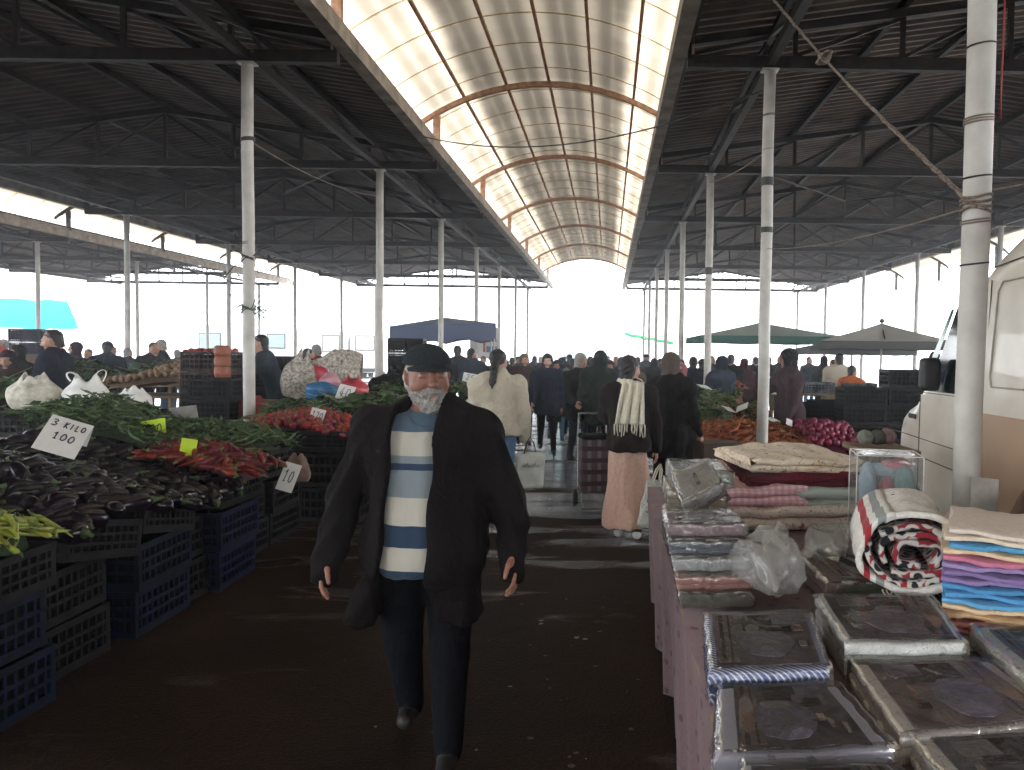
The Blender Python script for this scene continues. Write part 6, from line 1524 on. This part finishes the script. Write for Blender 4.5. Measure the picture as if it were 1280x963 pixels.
# blue crate piles far left
for i, (px, n) in enumerate(((28, 7), (46, 7), (60, 5))):
    p = at(px, 440, 17); stack(p.x, 17, n, 0, 'blue', 'in the %s pile at the far left under the tarpaulin' % ('left', 'middle', 'right')[i], 'blue crates under the tarpaulin', (.34, .36, .28))
for i, px in enumerate((28, 46)):
    p = at(px, 460, 15); m = MB(); m.bx(-.16, .16, -.12, .12, 0, p.z+.25); tag(m.obj('cardboard_box', M_card, None, False, (p.x, 15, 0)), 'tall pale carton beside the far left post, %s one' % ('left', 'right')[i], 'box')
for i, (px, Y, nm) in enumerate(((500, 14, 'left'), (520, 14.2, 'right'))):
    p = at(px, 440, Y); stack(p.x, Y, 7, 0, 'black', 'in the tall %s pile behind the man in the cap' % nm, 'black crates behind the man in the cap', (.30, .35, .26))
# left middle distance: counters of greens
trestle('counter of leafy greens behind the navy-coated shopper', -9.2, -7.2, 13.2, 14.2, 1.0); leaf_heap('leafy_greens', (-9.2, -7.0, 13.1, 14.2), lambda x, y: 1.2+.12*math.sin(x*4), 700, M_leafd, (.08, .2), 14, 4)
trestle('counter at the far left behind the white sacks', -9.4, -7.4, 8.6, 9.4, .9); leaf_heap('leafy_greens', (-7.9, -6.3, 8.8, 9.6), lambda x, y: .95+.25*math.exp(-((x+6.9)**2)/.08), 500, M_leafm, (.08, .2), 15, 3)
m = MB(); m.bx(-.5, .5, -.3, .3, 0, .22); o = m.obj('plastic_tub', plastic('turquoise', (.03, .22, .20)), None, False, (-9.3, 9.0, .902)); tag(o, 'turquoise plastic tub at the left edge', 'tub')
# ------------------------------------------------------------------ ropes and cables
def cable(name, label, pts, r, m, sag=0, cat='cable', n=16):
    mb = MB(); P = []
    for a, b in zip(pts, pts[1:]):
        a, b = Vector(a), Vector(b)
        for i in range(n): t_ = i/n; P.append(a.lerp(b, t_)+Vector((0, 0, -sag*4*t_*(1-t_))))
    P.append(Vector(pts[-1])); mb.tube(P, r, 6); return tag(mb.obj(name, m, None, True), label, cat)
M_rope = mat('hemp_rope', (.26, .21, .17), .95, var=.3, scale=60, bump=.8, bscale=150)
a, b = Vector((1.66, 3.72, 2.335)), Vector((1.33, 6.98, 4.72)); mb = MB()
for k in range(3):
    P = []
    for i in range(90):
        t_ = i/89; c = a.lerp(b, t_); an = t_*80+k*2.094; w = .007*(.75+.5*math.sin(t_*7+k)); P.append(c+Vector((math.cos(an)*w, 0, math.sin(an)*w))+Vector((0, 0, -.05*math.sin(math.pi*t_))))
    mb.tube(P, .0065, 5)
kn = a.lerp(b, .585)+Vector((0, 0, -.045))
for k in range(5): mb.tube([kn+Vector((math.cos(q*.7+k)*.045, math.sin(q*.9+k*2)*.04, math.sin(q*.7+k*1.3)*.035)) for q in range(10)], .009, 5)
for k in range(4): mb.tube([a+Vector((.04+.068*math.cos(q*.5), .03+.068*math.sin(q*.5), .02*k-.03+.01*math.sin(q+k))) for q in range(14)], .007, 5)
tag(mb.obj('rope', M_rope, None, True), 'knotted hemp rope running from the nearest post up to the roof', 'rope')
cable('cable', 'black cable sagging across the skylight', [(-2.93, 12, 4.83), (1.7, 8.80, 4.52)], .009, M_wire, .38)
cable('cable', 'thin pale wire from the tied left post to the next post', [(-3.9, 8.75, 3.86), (-3.93, 13.75, 4.25)], .006, M_twine, .12)
cable('cable', 'thin wire from the nearest post to the second right post', [(1.7, 3.75, 2.33), (1.7, 8.75, 2.78)], .004, M_twine, .06)
cable('cable', 'thin wire from the second right post on to the third', [(1.7, 8.75, 3.84), (1.7, 13.75, 4.55)], .006, M_twine, .05)
cable('cable', 'thin wire from the nearest post towards the van roof', [(1.76, 3.75, 2.40), (3.2, 4.6, 2.85)], .004, M_twine, .02)
cable('cable', 'red cable hanging down beside the nearest post', [(1.80, 3.72, 4.7), (1.785, 3.72, 2.72)], .004, mat('red_cable', (.35, .03, .02), .5), 0)
# ------------------------------------------------------------------ the near shoppers
t, P, hm = person('woman in beige quilted jacket and jeans, back to us, carrying a white bag', -1.05, 7.65, 188, 1.63, 1.06, 0, 8, ((4, 6, 12), (2, 12, 10)), (-18, 0, 0), hair='tail', sk=2, coat='beige', hem=.015, infl=.03, flare=.012, legs='denim', fem=True, fine=True)
# white carrier in her right hand (viewer's right)
wr = Vector(P['arms'][0][2]); M_ = t.matrix_basis
def world(o, v): return Matrix.Translation(o.location) @ o.rotation_euler.to_matrix().to_4x4() @ Vector(v)
h_ = world(t, P['arms'][1][2])
def shopper(label, top, w, h, d, m, rz, strap=None, prt=None, name='shopping_bag', strap_m=None, tilt=0):
    o = thing(name, label, 'bag', (top.x, top.y, top.z-h-.16), rz); o.rotation_euler.y = tilt; mb = MB(); n = 12; nu = 40; G = []; g = random.Random(int(w*1000))
    for j in range(n+1):
        f = j/n; row = []
        for k in range(nu):
            a = 2*math.pi*k/nu; c, s_ = math.cos(a), math.sin(a); q = 2/3.2
            x = abs(c)**q*math.copysign(1, c)*w/2*(.90+.13*f); y = abs(s_)**q*math.copysign(1, s_)*d/2*(1-.75*f**2.2+.0)
            cr = .006*math.sin(x*30+f*9)+.005*math.sin(x*55-f*14)
            row.append((x, y+cr*(1+f), h*f*(1-.03*math.cos(a*2))))
        G.append(row+[row[0]])
    mb.grid(G, flip=True); mb.add(G[0][:-1], [tuple(range(nu-1, -1, -1))]); b = mb.obj('bag_body', m, o, True); sm = b.modifiers.new('t', 'SOLIDIFY'); sm.thickness = .002
    for s in (-1, 1):
        q = MB(); q.tube([(-w*.2, s*.02, h*.98), (-w*.12, s*.02, h+.10), (0, s*.012, h+.15), (w*.12, s*.02, h+.10), (w*.2, s*.02, h*.98)], .007, 6, 0, True, .5); q.obj('handle', strap_m or M_vblk, o)
    if prt: prt(o, w, h, d)
    return o
M_paperw = mat('white_shopper', (.50, .51, .47), .6, var=.12, scale=7, bump=.2, bscale=15)
def faint_print(o, w, h, d):
    q = MB(); x = -w*.28
    for i in range(7):
        hh = .028+.010*(i % 3); q.tube([(x, -d/2*.93-.008, h*.60), (x+.008, -d/2*.90-.008, h*.60+hh)], .003, 4); q.tube([(x+.008, -d/2*.90-.008, h*.60+hh), (x+.018, -d/2*.92-.008, h*.61)], .003, 4); x += w*.085
    q.obj('print', mat('grey_print', (.22, .24, .26), .7), o)
shopper('white shopping bag with faint grey print held by the woman in beige', h_+Vector((.05, -.05, .02)), .285, .33, .15, M_paperw, R(6), prt=faint_print)
t, P, hm = person('woman in black jacket, cream fringed scarf and long dusty pink skirt, back to us', .19, 6.98, 176, 1.585, 1.0, 3, 3, ((38, 10, 40), (6, 10, 10)), (-35, 4, 0), hair='bob', sk=2, coat='brown', coatm=cloth('dark_jacket', (.018, .013, .013)), hem=.035, infl=.026, flare=.02, legs='black', skirt='pink', fem=True, fine=True, shoe=mat('pale_shoe', (.55, .53, .5), .6))
# her scarf: wrapped neck, tail down the back with fringe (her back is +Y)
s_ = SD(); c = P['neck']+np.array([0, 0, .022])
for q in range(14):
    a0, a1 = R(q*26), R(q*26+26); s_.cap(c+np.array([.085*math.cos(a0), .075*math.sin(a0)+.012, -.005+.012*math.sin(a0*2)]), c+np.array([.085*math.cos(a1), .075*math.sin(a1)+.012, -.005+.012*math.sin(a1*2)]), .034, k=.02)
parts_ = [s_.nets(.010, .006, 40, seed=4)]
sc_ = link('scarf', arrmesh('scarf', parts_, [CL['cream']]), t)
m = MB(); G = []; W_ = .235
for j in range(17):
    f = j/16; row = []
    for k in range(25):
        u = k/24; x = -W_*(u-.5)*(.75+.35*f)-.04+.03*f; z = c[2]+.01-.36*f; y = c[1]+.105+.055*math.sin(min(1, f*1.6)*math.pi/2)+.013*math.sin(u*19+f*2)+.006*math.sin(u*37)
        row.append((x, y, z))
    G.append(row)
m.grid(G)
for k in range(13):
    u = k/12; p = Vector(G[-1][min(24, k*2)]); m.tube([p, p+Vector((.004*math.sin(k*3), .004, -.045)), p+Vector((.010*math.sin(k*5), .004, -.095-.02*math.sin(k*7)))], [.008, .007, .004], 5)
o = m.obj('scarf_tail', CL['cream'], sc_, True); sm = o.modifiers.new('t', 'SOLIDIFY'); sm.thickness = .012
h_ = world(t, P['arms'][1][2])
shopper('white and green flowered bag hanging beside the long pink skirt', Vector((.335, 6.80, .70)), .17, .40, .08, floral('leaf_print_bag', (.55, .56, .50), (.06, .12, .07), (.10, .18, .11), 12, .36), R(20), strap_m=CL['cream'], tilt=R(14))
# plaid shopping trolley
t = thing('shopping_trolley', 'plaid shopping trolley with a metal frame standing by the pink skirt', 'trolley', (-.13, 8.35, 0), R(12))
plaid = node_mat('plum_plaid', lambda T: T.mix(T.math('GREATER_THAN', T.math('SINE', T.math('MULTIPLY', T.z, 52)), .35), T.mix(T.math('GREATER_THAN', T.math('SINE', T.math('MULTIPLY', T.x, 60)), .4), (.09, .065, .07), (.19, .145, .155)), (.045, .028, .036)))
s_ = SD(); s_.box((0, 0, .46), (.16, .12, .28), .03); link('bag', arrmesh('bag', [s_.nets(.016, .006, 12, seed=1)], [plaid]), t)
s_ = SD(); s_.box((0, -.02, .755), (.165, .13, .02), .02); link('flap', arrmesh('flap', [s_.nets(.015, .005, 15)], [CL['black']]), t)
m = MB(); 
for s in (-1, 1): m.tube([(s*.15, -.16, .02), (s*.15, .13, .2), (s*.15, .14, .98)], .009, 6); m.tube([(s*.15, .14, .16), (s*.15, -.14, .16)], .008, 6)
m.tube([(-.15, .14, .98), (.15, .14, .98)], .011, 6); m.tube([(-.15, -.16, .02), (.15, -.16, .02)], .009, 6); m.obj('frame', mat('chrome', (.6, .6, .6), .25, .9), t)
for s in (-1, 1): m = MB(); m.lathe([(.02, -.015), (.085, -.015), (.085, .015), (.02, .015)], 16); q = m.obj('wheel', M_tyre, t, True); q.rotation_euler = (0, R(90), 0); q.location = (s*.18, .14, .09)
person('person in black coat and grey-brown headscarf beside the greens, back turned', .60, 7.9, 150, 1.62, 1.05, 6, 0, ((30, 8, 40), (10, 8, 20)), (-30, 8, 0), hair=None, hat='scarf', hatm=CL['taupe'], coat='black', hem=.16, infl=.028, flare=.03, fem=True)
person('shorter person in black with a rose headscarf reaching for the greens', .80, 8.55, 215, 1.52, 1.02, 8, 0, ((35, 8, 50), (35, 8, 40)), (20, 6, 0), hair=None, hat='scarf', hatm=CL['rose'], coat='black', hem=.2, infl=.026, flare=.03, fem=True)
# walking towards us in the middle
person('woman in dark headscarf and long dark coat striding towards us', -.98, 12.9, 8, 1.62, 1.08, 0, 20, ((-14, 8, 10), (16, 10, 25)), (-4, 2, 0), hair=None, hat='scarf', hatm=CL['char'], coat='char', hem=.12, infl=.03, flare=.02, fem=True, sk=2, coatm=CL['navy'])
person('person in brown headscarf just behind the striding woman', -1.45, 13.8, 12, 1.58, 1.05, 0, 4, ((8, 8, 14), (8, 8, 14)), (6, 0, 0), hair=None, hat='scarf', hatm=CL['taupe'], coat='brown', hem=.15, infl=.028, fem=True, sk=0)
person('woman in patterned pale headscarf and black coat looking down at her phone', -.42, 11.8, 30, 1.60, 1.08, 3, 4, ((40, -8, 85), (12, 6, 50)), (20, 14, 0), hair=None, hat='scarf', hatm=floral('patterned_scarf', (.26, .24, .22), (.10, .08, .08), (.4, .37, .33), 22, .35), coat='black', hem=.13, infl=.03, flare=.02, fem=True, legs='tealb')
person('broad person in dark green-black coat next to the woman with the phone', -.12, 11.5, 200, 1.63, 1.12, 0, 5, ((6, 8, 14), (8, 9, 14)), (0, 0, 0), hair=None, hat='hood', hatm=CL['green'], coat='green', hem=.16, infl=.034, flare=.02)
# crowd down the aisle: pixel of the head top, depth, turn, dress, hat, colour
CR = [
 (702, 448, 15.6, 175, 'grey', 'scarf', 'navy', 'woman in navy coat and grey headscarf in the middle of the aisle'),
 (655, 452, 17.5, 10, 'black', 'scarf', 'brown', 'person with brown headscarf at the left of the crowd'),
 (640, 449, 19.5, 190, 'char', None, 'black', 'dark-haired man with charcoal jacket behind the beige woman'),
 (688, 447, 20.5, 5, 'brown', None, 'grey', 'grey-haired man in brown coat behind the striding woman'),
 (712, 444, 22, 185, 'black', 'knit', 'black', 'man in black knit cap in the thick of the crowd'),
 (730, 447, 19, 170, 'taupe', 'scarf', 'taupe', 'woman in taupe coat and headscarf between the posts'),
 (744, 452, 16, 200, 'brown', 'scarf', 'brown', 'woman in brown coat left of the cream scarf'),
 (757, 449, 18.2, 150, 'navy', 'hood', 'navy', 'person in navy hooded coat behind the cream scarf'),
 (770, 446, 23, 20, 'grey', None, 'black', 'man in grey jacket below the white truck'),
 (722, 443, 27, 0, 'maroon', 'scarf', 'maroon', 'woman in maroon below the pale cabin'),
 (668, 446, 26, 180, 'char', 'scarf', 'black', 'black headscarfed shopper below the cabin left end'),
 (748, 447, 26, 12, 'beige', None, 'brown', 'man in pale jacket just left of the white truck'),
 (797, 447, 21, 190, 'black', None, 'black', 'man in black jacket right of the pink-skirted woman'),
 (808, 443, 24, 30, 'navy', 'peak', 'navy', 'man in peaked cap in front of the slim posts'),
 (845, 447, 15.2, 160, 'char', None, 'black', 'dark-haired man in charcoal coat by the third right post'),
 (826, 449, 20, 10, 'plum', 'scarf', 'plum', 'woman in plum headscarf between the slim posts'),
 (784, 450, 17, 185, 'maroon', 'scarf', 'grey', 'woman in maroon coat and grey headscarf behind the trolley'),
 (676, 450, 23.5, 350, 'navy', None, 'black', 'man in dark blue far behind the striding woman'),
 (866, 452, 13.8, 170, 'navy', None, 'black', 'stooping man in navy behind the greens'),
 (618, 450, 16.5, 25, 'black', None, 'black', 'man in black at the end of the onion table'),
 (902, 447, 13.2, 200, 'tealb', 'hood', 'navy', 'stout person in blue-grey hooded coat behind the greens'),
 (914, 444, 16.5, 185, 'black', None, 'black', 'man in black jacket beyond the greens counter'),
 (961, 446, 20.5, 170, 'navy', None, 'black', 'man in navy under the green parasol, left one'),
 (976, 445, 19.8, 200, 'char', None, 'grey', 'grey-haired man in charcoal under the green parasol'),
 (1030, 446, 19, 170, 'black', 'scarf', 'black', 'woman in black headscarf right of the hooded seller'),
 (1041, 450, 20.5, 190, 'plum', None, 'black', 'man in plum jacket between the two parasols'),
 (572, 432, 16.8, 200, 'char', None, 'black', 'stout man in charcoal under the blue tent'),
 (590, 436, 16, 160, 'tealb', None, 'black', 'person in blue-grey under the blue tent beside the stout man'),
 (516, 430, 17.5, 350, 'navy', 'bald', 'grey', 'bald man in navy below the left edge of the blue tent'),
 (396, 432, 14.5, 190, 'char', None, 'grey', 'grey-haired man behind the lying net sack'),
 (386, 436, 14, 160, 'black', None, 'black', 'dark-haired man left of the grey-haired one behind the net sacks'),
 (319, 436, 13.5, 60, 'black', None, 'grey', 'older man in black just right of the tied post'),
 (290, 452, 15, 180, 'navy', 'knit', 'navy', 'person in navy cap left of the tied post'),
 (268, 445, 16.5, 20, 'grey', 'knit', 'grey', 'person in grey cap behind the brown crates'),
 (278, 450, 15.8, 190, 'black', None, 'black', 'man in black behind the brown crates'),
 (237, 448, 17.2, 0, 'white', None, 'black', 'man in white shirt above the tomato crates'),
 (207, 429, 15.8, 300, 'navy', None, 'grey', 'tall grey-haired man in navy looking down, left of the crates'),
 (180, 436, 15, 70, 'char', None, 'brown', 'brown-haired man in charcoal bending over a stall'),
 (160, 436, 18, 180, 'tealb', None, 'grey', 'man in blue-grey behind the slim left post'),
 (131, 435, 14, 200, 'navy', 'knit', 'navy', 'person in navy coat and cap bending over the back stall'),
 (141, 434, 19, 10, 'beige', None, 'brown', 'pale-jacketed man behind the bending navy person'),
 (94, 429, 14.2, 290, 'plum', 'scarf', 'plum', 'woman in plum headscarf behind the tall navy-coated shopper'),
 (22, 433, 11.5, 350, 'black', 'scarf', 'black', 'woman in black headscarf behind the seated one at the left edge'),
 (1168, 440, 12.4, 200, 'black', None, 'black', 'man in black half hidden behind the van nose'),
 (696, 452, 14.6, 20, 'black', 'scarf', 'black', 'black-scarfed woman tucked behind the woman with the phone'),
 (716, 449, 17.4, 200, 'brown', None, 'black', 'dark-haired man in brown just behind the black-scarfed woman'),
 (738, 446, 21.5, 190, 'char', 'scarf', 'char', 'woman in charcoal headscarf at the centre of the crowd'),
 (763, 452, 15.4, 340, 'plum', 'scarf', 'plum', 'woman in plum coat half hidden by the dark-haired head with the scarf'),
 (777, 448, 19.6, 10, 'black', 'hood', 'black', 'person in black hood between the trolley and the truck'),
 (791, 451, 14.4, 200, 'taupe', 'scarf', 'taupe', 'woman in taupe scarf right behind the pink-skirted woman'),
 (818, 449, 17.6, 175, 'black', 'scarf', 'black', 'woman in black scarf behind the rose headscarf'),
 (838, 447, 22.5, 10, 'brown', None, 'grey', 'grey-haired man in brown between the right posts'),
 (852, 450, 17.8, 190, 'navy', 'scarf', 'navy', 'woman in navy scarf behind the far greens'),
 (878, 450, 15.6, 160, 'black', 'knit', 'black', 'man in black knit cap leaning over the far greens'),
 (890, 446, 18.4, 10, 'char', None, 'black', 'man in charcoal just left of the third right post'),
 (930, 449, 17.2, 200, 'maroon', 'scarf', 'maroon', 'woman in maroon scarf under the left end of the green parasol'),
 (944, 447, 21, 180, 'black', None, 'black', 'man in black below the middle of the green parasol'),
 (1012, 447, 22.5, 5, 'navy', None, 'black', 'man in navy behind the hooded seller'),
 (630, 452, 14.5, 200, 'navy', 'scarf', 'navy', 'woman in navy scarf beyond the beige jacket'),
 (648, 446, 23, 5, 'black', 'knit', 'black', 'man in black knit cap far behind the beige jacket'),
 (604, 446, 19.5, 15, 'brown', None, 'black', 'man in brown behind the onion tray'),
 (682, 447, 28, 170, 'taupe', None, 'grey', 'small distant grey-haired man below the cabin'),
 (706, 446, 30, 185, 'black', None, 'black', 'small distant man in black below the cabin right end'),
 (760, 446, 29, 10, 'navy', 'scarf', 'navy', 'small distant woman in navy below the truck'),
 (110, 437, 17.5, 20, 'black', None, 'black', 'man in black left of the slim left post'),
 (222, 438, 19, 180, 'taupe', None, 'grey', 'man in taupe beyond the potatoes'),
 (250, 442, 20, 20, 'black', 'scarf', 'black', 'distant woman in black scarf above the tomato crates'),
 (420, 438, 17, 170, 'black', None, 'black', 'man in black beyond the lying net sack'),
 (3, 425, 18, 340, 'red', None, 'grey', 'man in red cut off by the left edge')]
LEAN = {180: 22, 131: 18, 866: 14, 319: 6, 207: 8}
for i, (px, py, Y, rz, co, hat, hc, lb) in enumerate(CR):
    p = at(px, py, Y); fem = hat == 'scarf'; H = max(1.48, min(1.82, p.z)); ln = LEAN.get(px, 0)
    if ln: H = min(1.84, H*(1+.0042*ln))
    hairm = HAIR.get(hc, HAIR['black'])
    kw = dict(hair=None, hat=hat, hatm=CL.get(hc, CL['black'])) if hat in ('scarf', 'hood') else dict(hair='bald' if hat == 'bald' else 'short', hairm=hairm, hat=None if hat == 'bald' else hat, hatm=CL.get(hc, CL['black']))
    person(lb, p.x, Y, rz, H, 1.0+.14*rnd.random(), ln, rnd.choice((0, 5, 12, -10)), ((rnd.uniform(0, 25)+ln, 8, rnd.uniform(10, 60)), (rnd.uniform(-5, 20)+ln, 9, rnd.uniform(10, 50))), (rnd.uniform(-25, 25), rnd.uniform(-4, 10), 0),
           sk=rnd.randrange(4), coat=co, hem=rnd.choice((.04, .08, .16)) if not fem else rnd.choice((.12, .2, .28)), infl=.028, flare=.02, legs=rnd.choice(('black', 'navy', 'char', 'denim')), fem=fem, old=hc == 'grey', group='shoppers in the market', **kw)
# left foreground sellers
person('woman in dark headscarf and brown coat sitting behind the left stall', at(14, 441, 9.7).x, 9.7, 10, 1.55, 1.1, 8, 0, ((35, 6, 60), (35, 6, 60)), (4, 12, 0), hair=None, hat='scarf', hatm=CL['plum'], coat='brown', hem=.2, infl=.03, fem=True, old=True, sk=0)
person('tall person in dark navy coat standing behind the tall carrier bag', at(74, 421, 9.6).x, 9.6, 285, 1.80, 1.1, 6, 0, ((20, 6, 50), (20, 6, 50)), (0, 14, 0), hair='short', coat='navy', hem=.16, infl=.034, flare=.02, legs='navy')
person('seller in black jacket bending over crates right of the tied post', at(349, 421, 11.4).x+.05, 11.35, 285, 1.86, 1.02, 24, 0, ((40, 6, 45), (46, 6, 40)), (0, 4, 0), hair='short', coat='black', coatm=CL['tealb'], hem=.05, infl=.026, sk=2)
person('person in black stooping low behind the dark herbs', at(470, 452, 10.6).x, 10.7, 170, 1.66, 1.2, 55, 0, ((30, 8, 40), (30, 8, 40)), (0, 30, 0), hair=None, hat='hood', hatm=CL['black'], coat='black', hem=.06, infl=.04, z=0)
t, P, hm = person('hooded seller in a dark brown padded jacket reaching left over the counter', 2.28, 9.95, 278, 1.68, 1.06, 4, 0, ((6, 8, 14), (52, 4, 14)), (0, 10, 0), hair=None, hat='hood', hatm=CL['char'], coat='plum', coatm=cloth('seller_coat', (.05, .032, .035)), hem=.10, infl=.034, flare=.01, sk=1, fine=True)
person('man in a beige jacket seen from behind under the grey parasols', at(1053, 442, 14.2).x, 14.4, 165, 1.66, 1.05, 6, 0, ((10, 8, 20), (20, 8, 30)), (20, 8, 0), hair='short', coat='beige', hem=.03, infl=.03, legs='navy')
person('small person in an orange jacket beside the man in beige', at(1064, 455, 13.4).x, 13.5, 130, 1.46, 1.0, 10, 0, ((15, 8, 40), (15, 8, 40)), (0, 10, 0), hair='short', coat='orange', hem=.03, infl=.03, legs='navy')

# ------------------------------------------------------------------ scraps trodden into the aisle
g = random.Random(77); mb = MB()
for i in range(280):
    y = g.uniform(2.2, 13); x = g.gauss(-.35, .65) if y < 9 else g.gauss(-.5, .8); r = g.choice((.006, .008, .012, .018)); a = g.uniform(0, 6.3); n = 5
    if x > .25 or x < -2.4: continue
    mb.add([(x+r*math.cos(a+k*1.257)*g.uniform(.5, 1.2), y+r*math.sin(a+k*1.257)*g.uniform(.5, 1.2), .004+g.uniform(0, .006)) for k in range(n)], [tuple(range(n))], g.choice((0, 1, 2, 2)))
tag(mb.obj('litter', [mat('scrap_paper', (.34, .31, .27), .8), mat('scrap_leaf', (.06, .08, .03), .8), mat('scrap_brown', (.12, .08, .05), .8)]), kind='stuff')
# ------------------------------------------------------------------ thin haze added in place of veiling lens glare
m = bpy.data.materials.new('haze'); N, L, B = nodes(m); N.remove(B)
pv = N.new('ShaderNodeVolumePrincipled'); pv.inputs['Color'].default_value = (.92, .95, 1, 1); pv.inputs['Density'].default_value = .004; pv.inputs['Anisotropy'].default_value = .82
L.new(pv.outputs[0], N['Material Output'].inputs['Volume'])
h = MB(); h.bx(-62, 62, -12, 90, -1, 7.4); tag(h.obj('haze', m), kind='stuff')
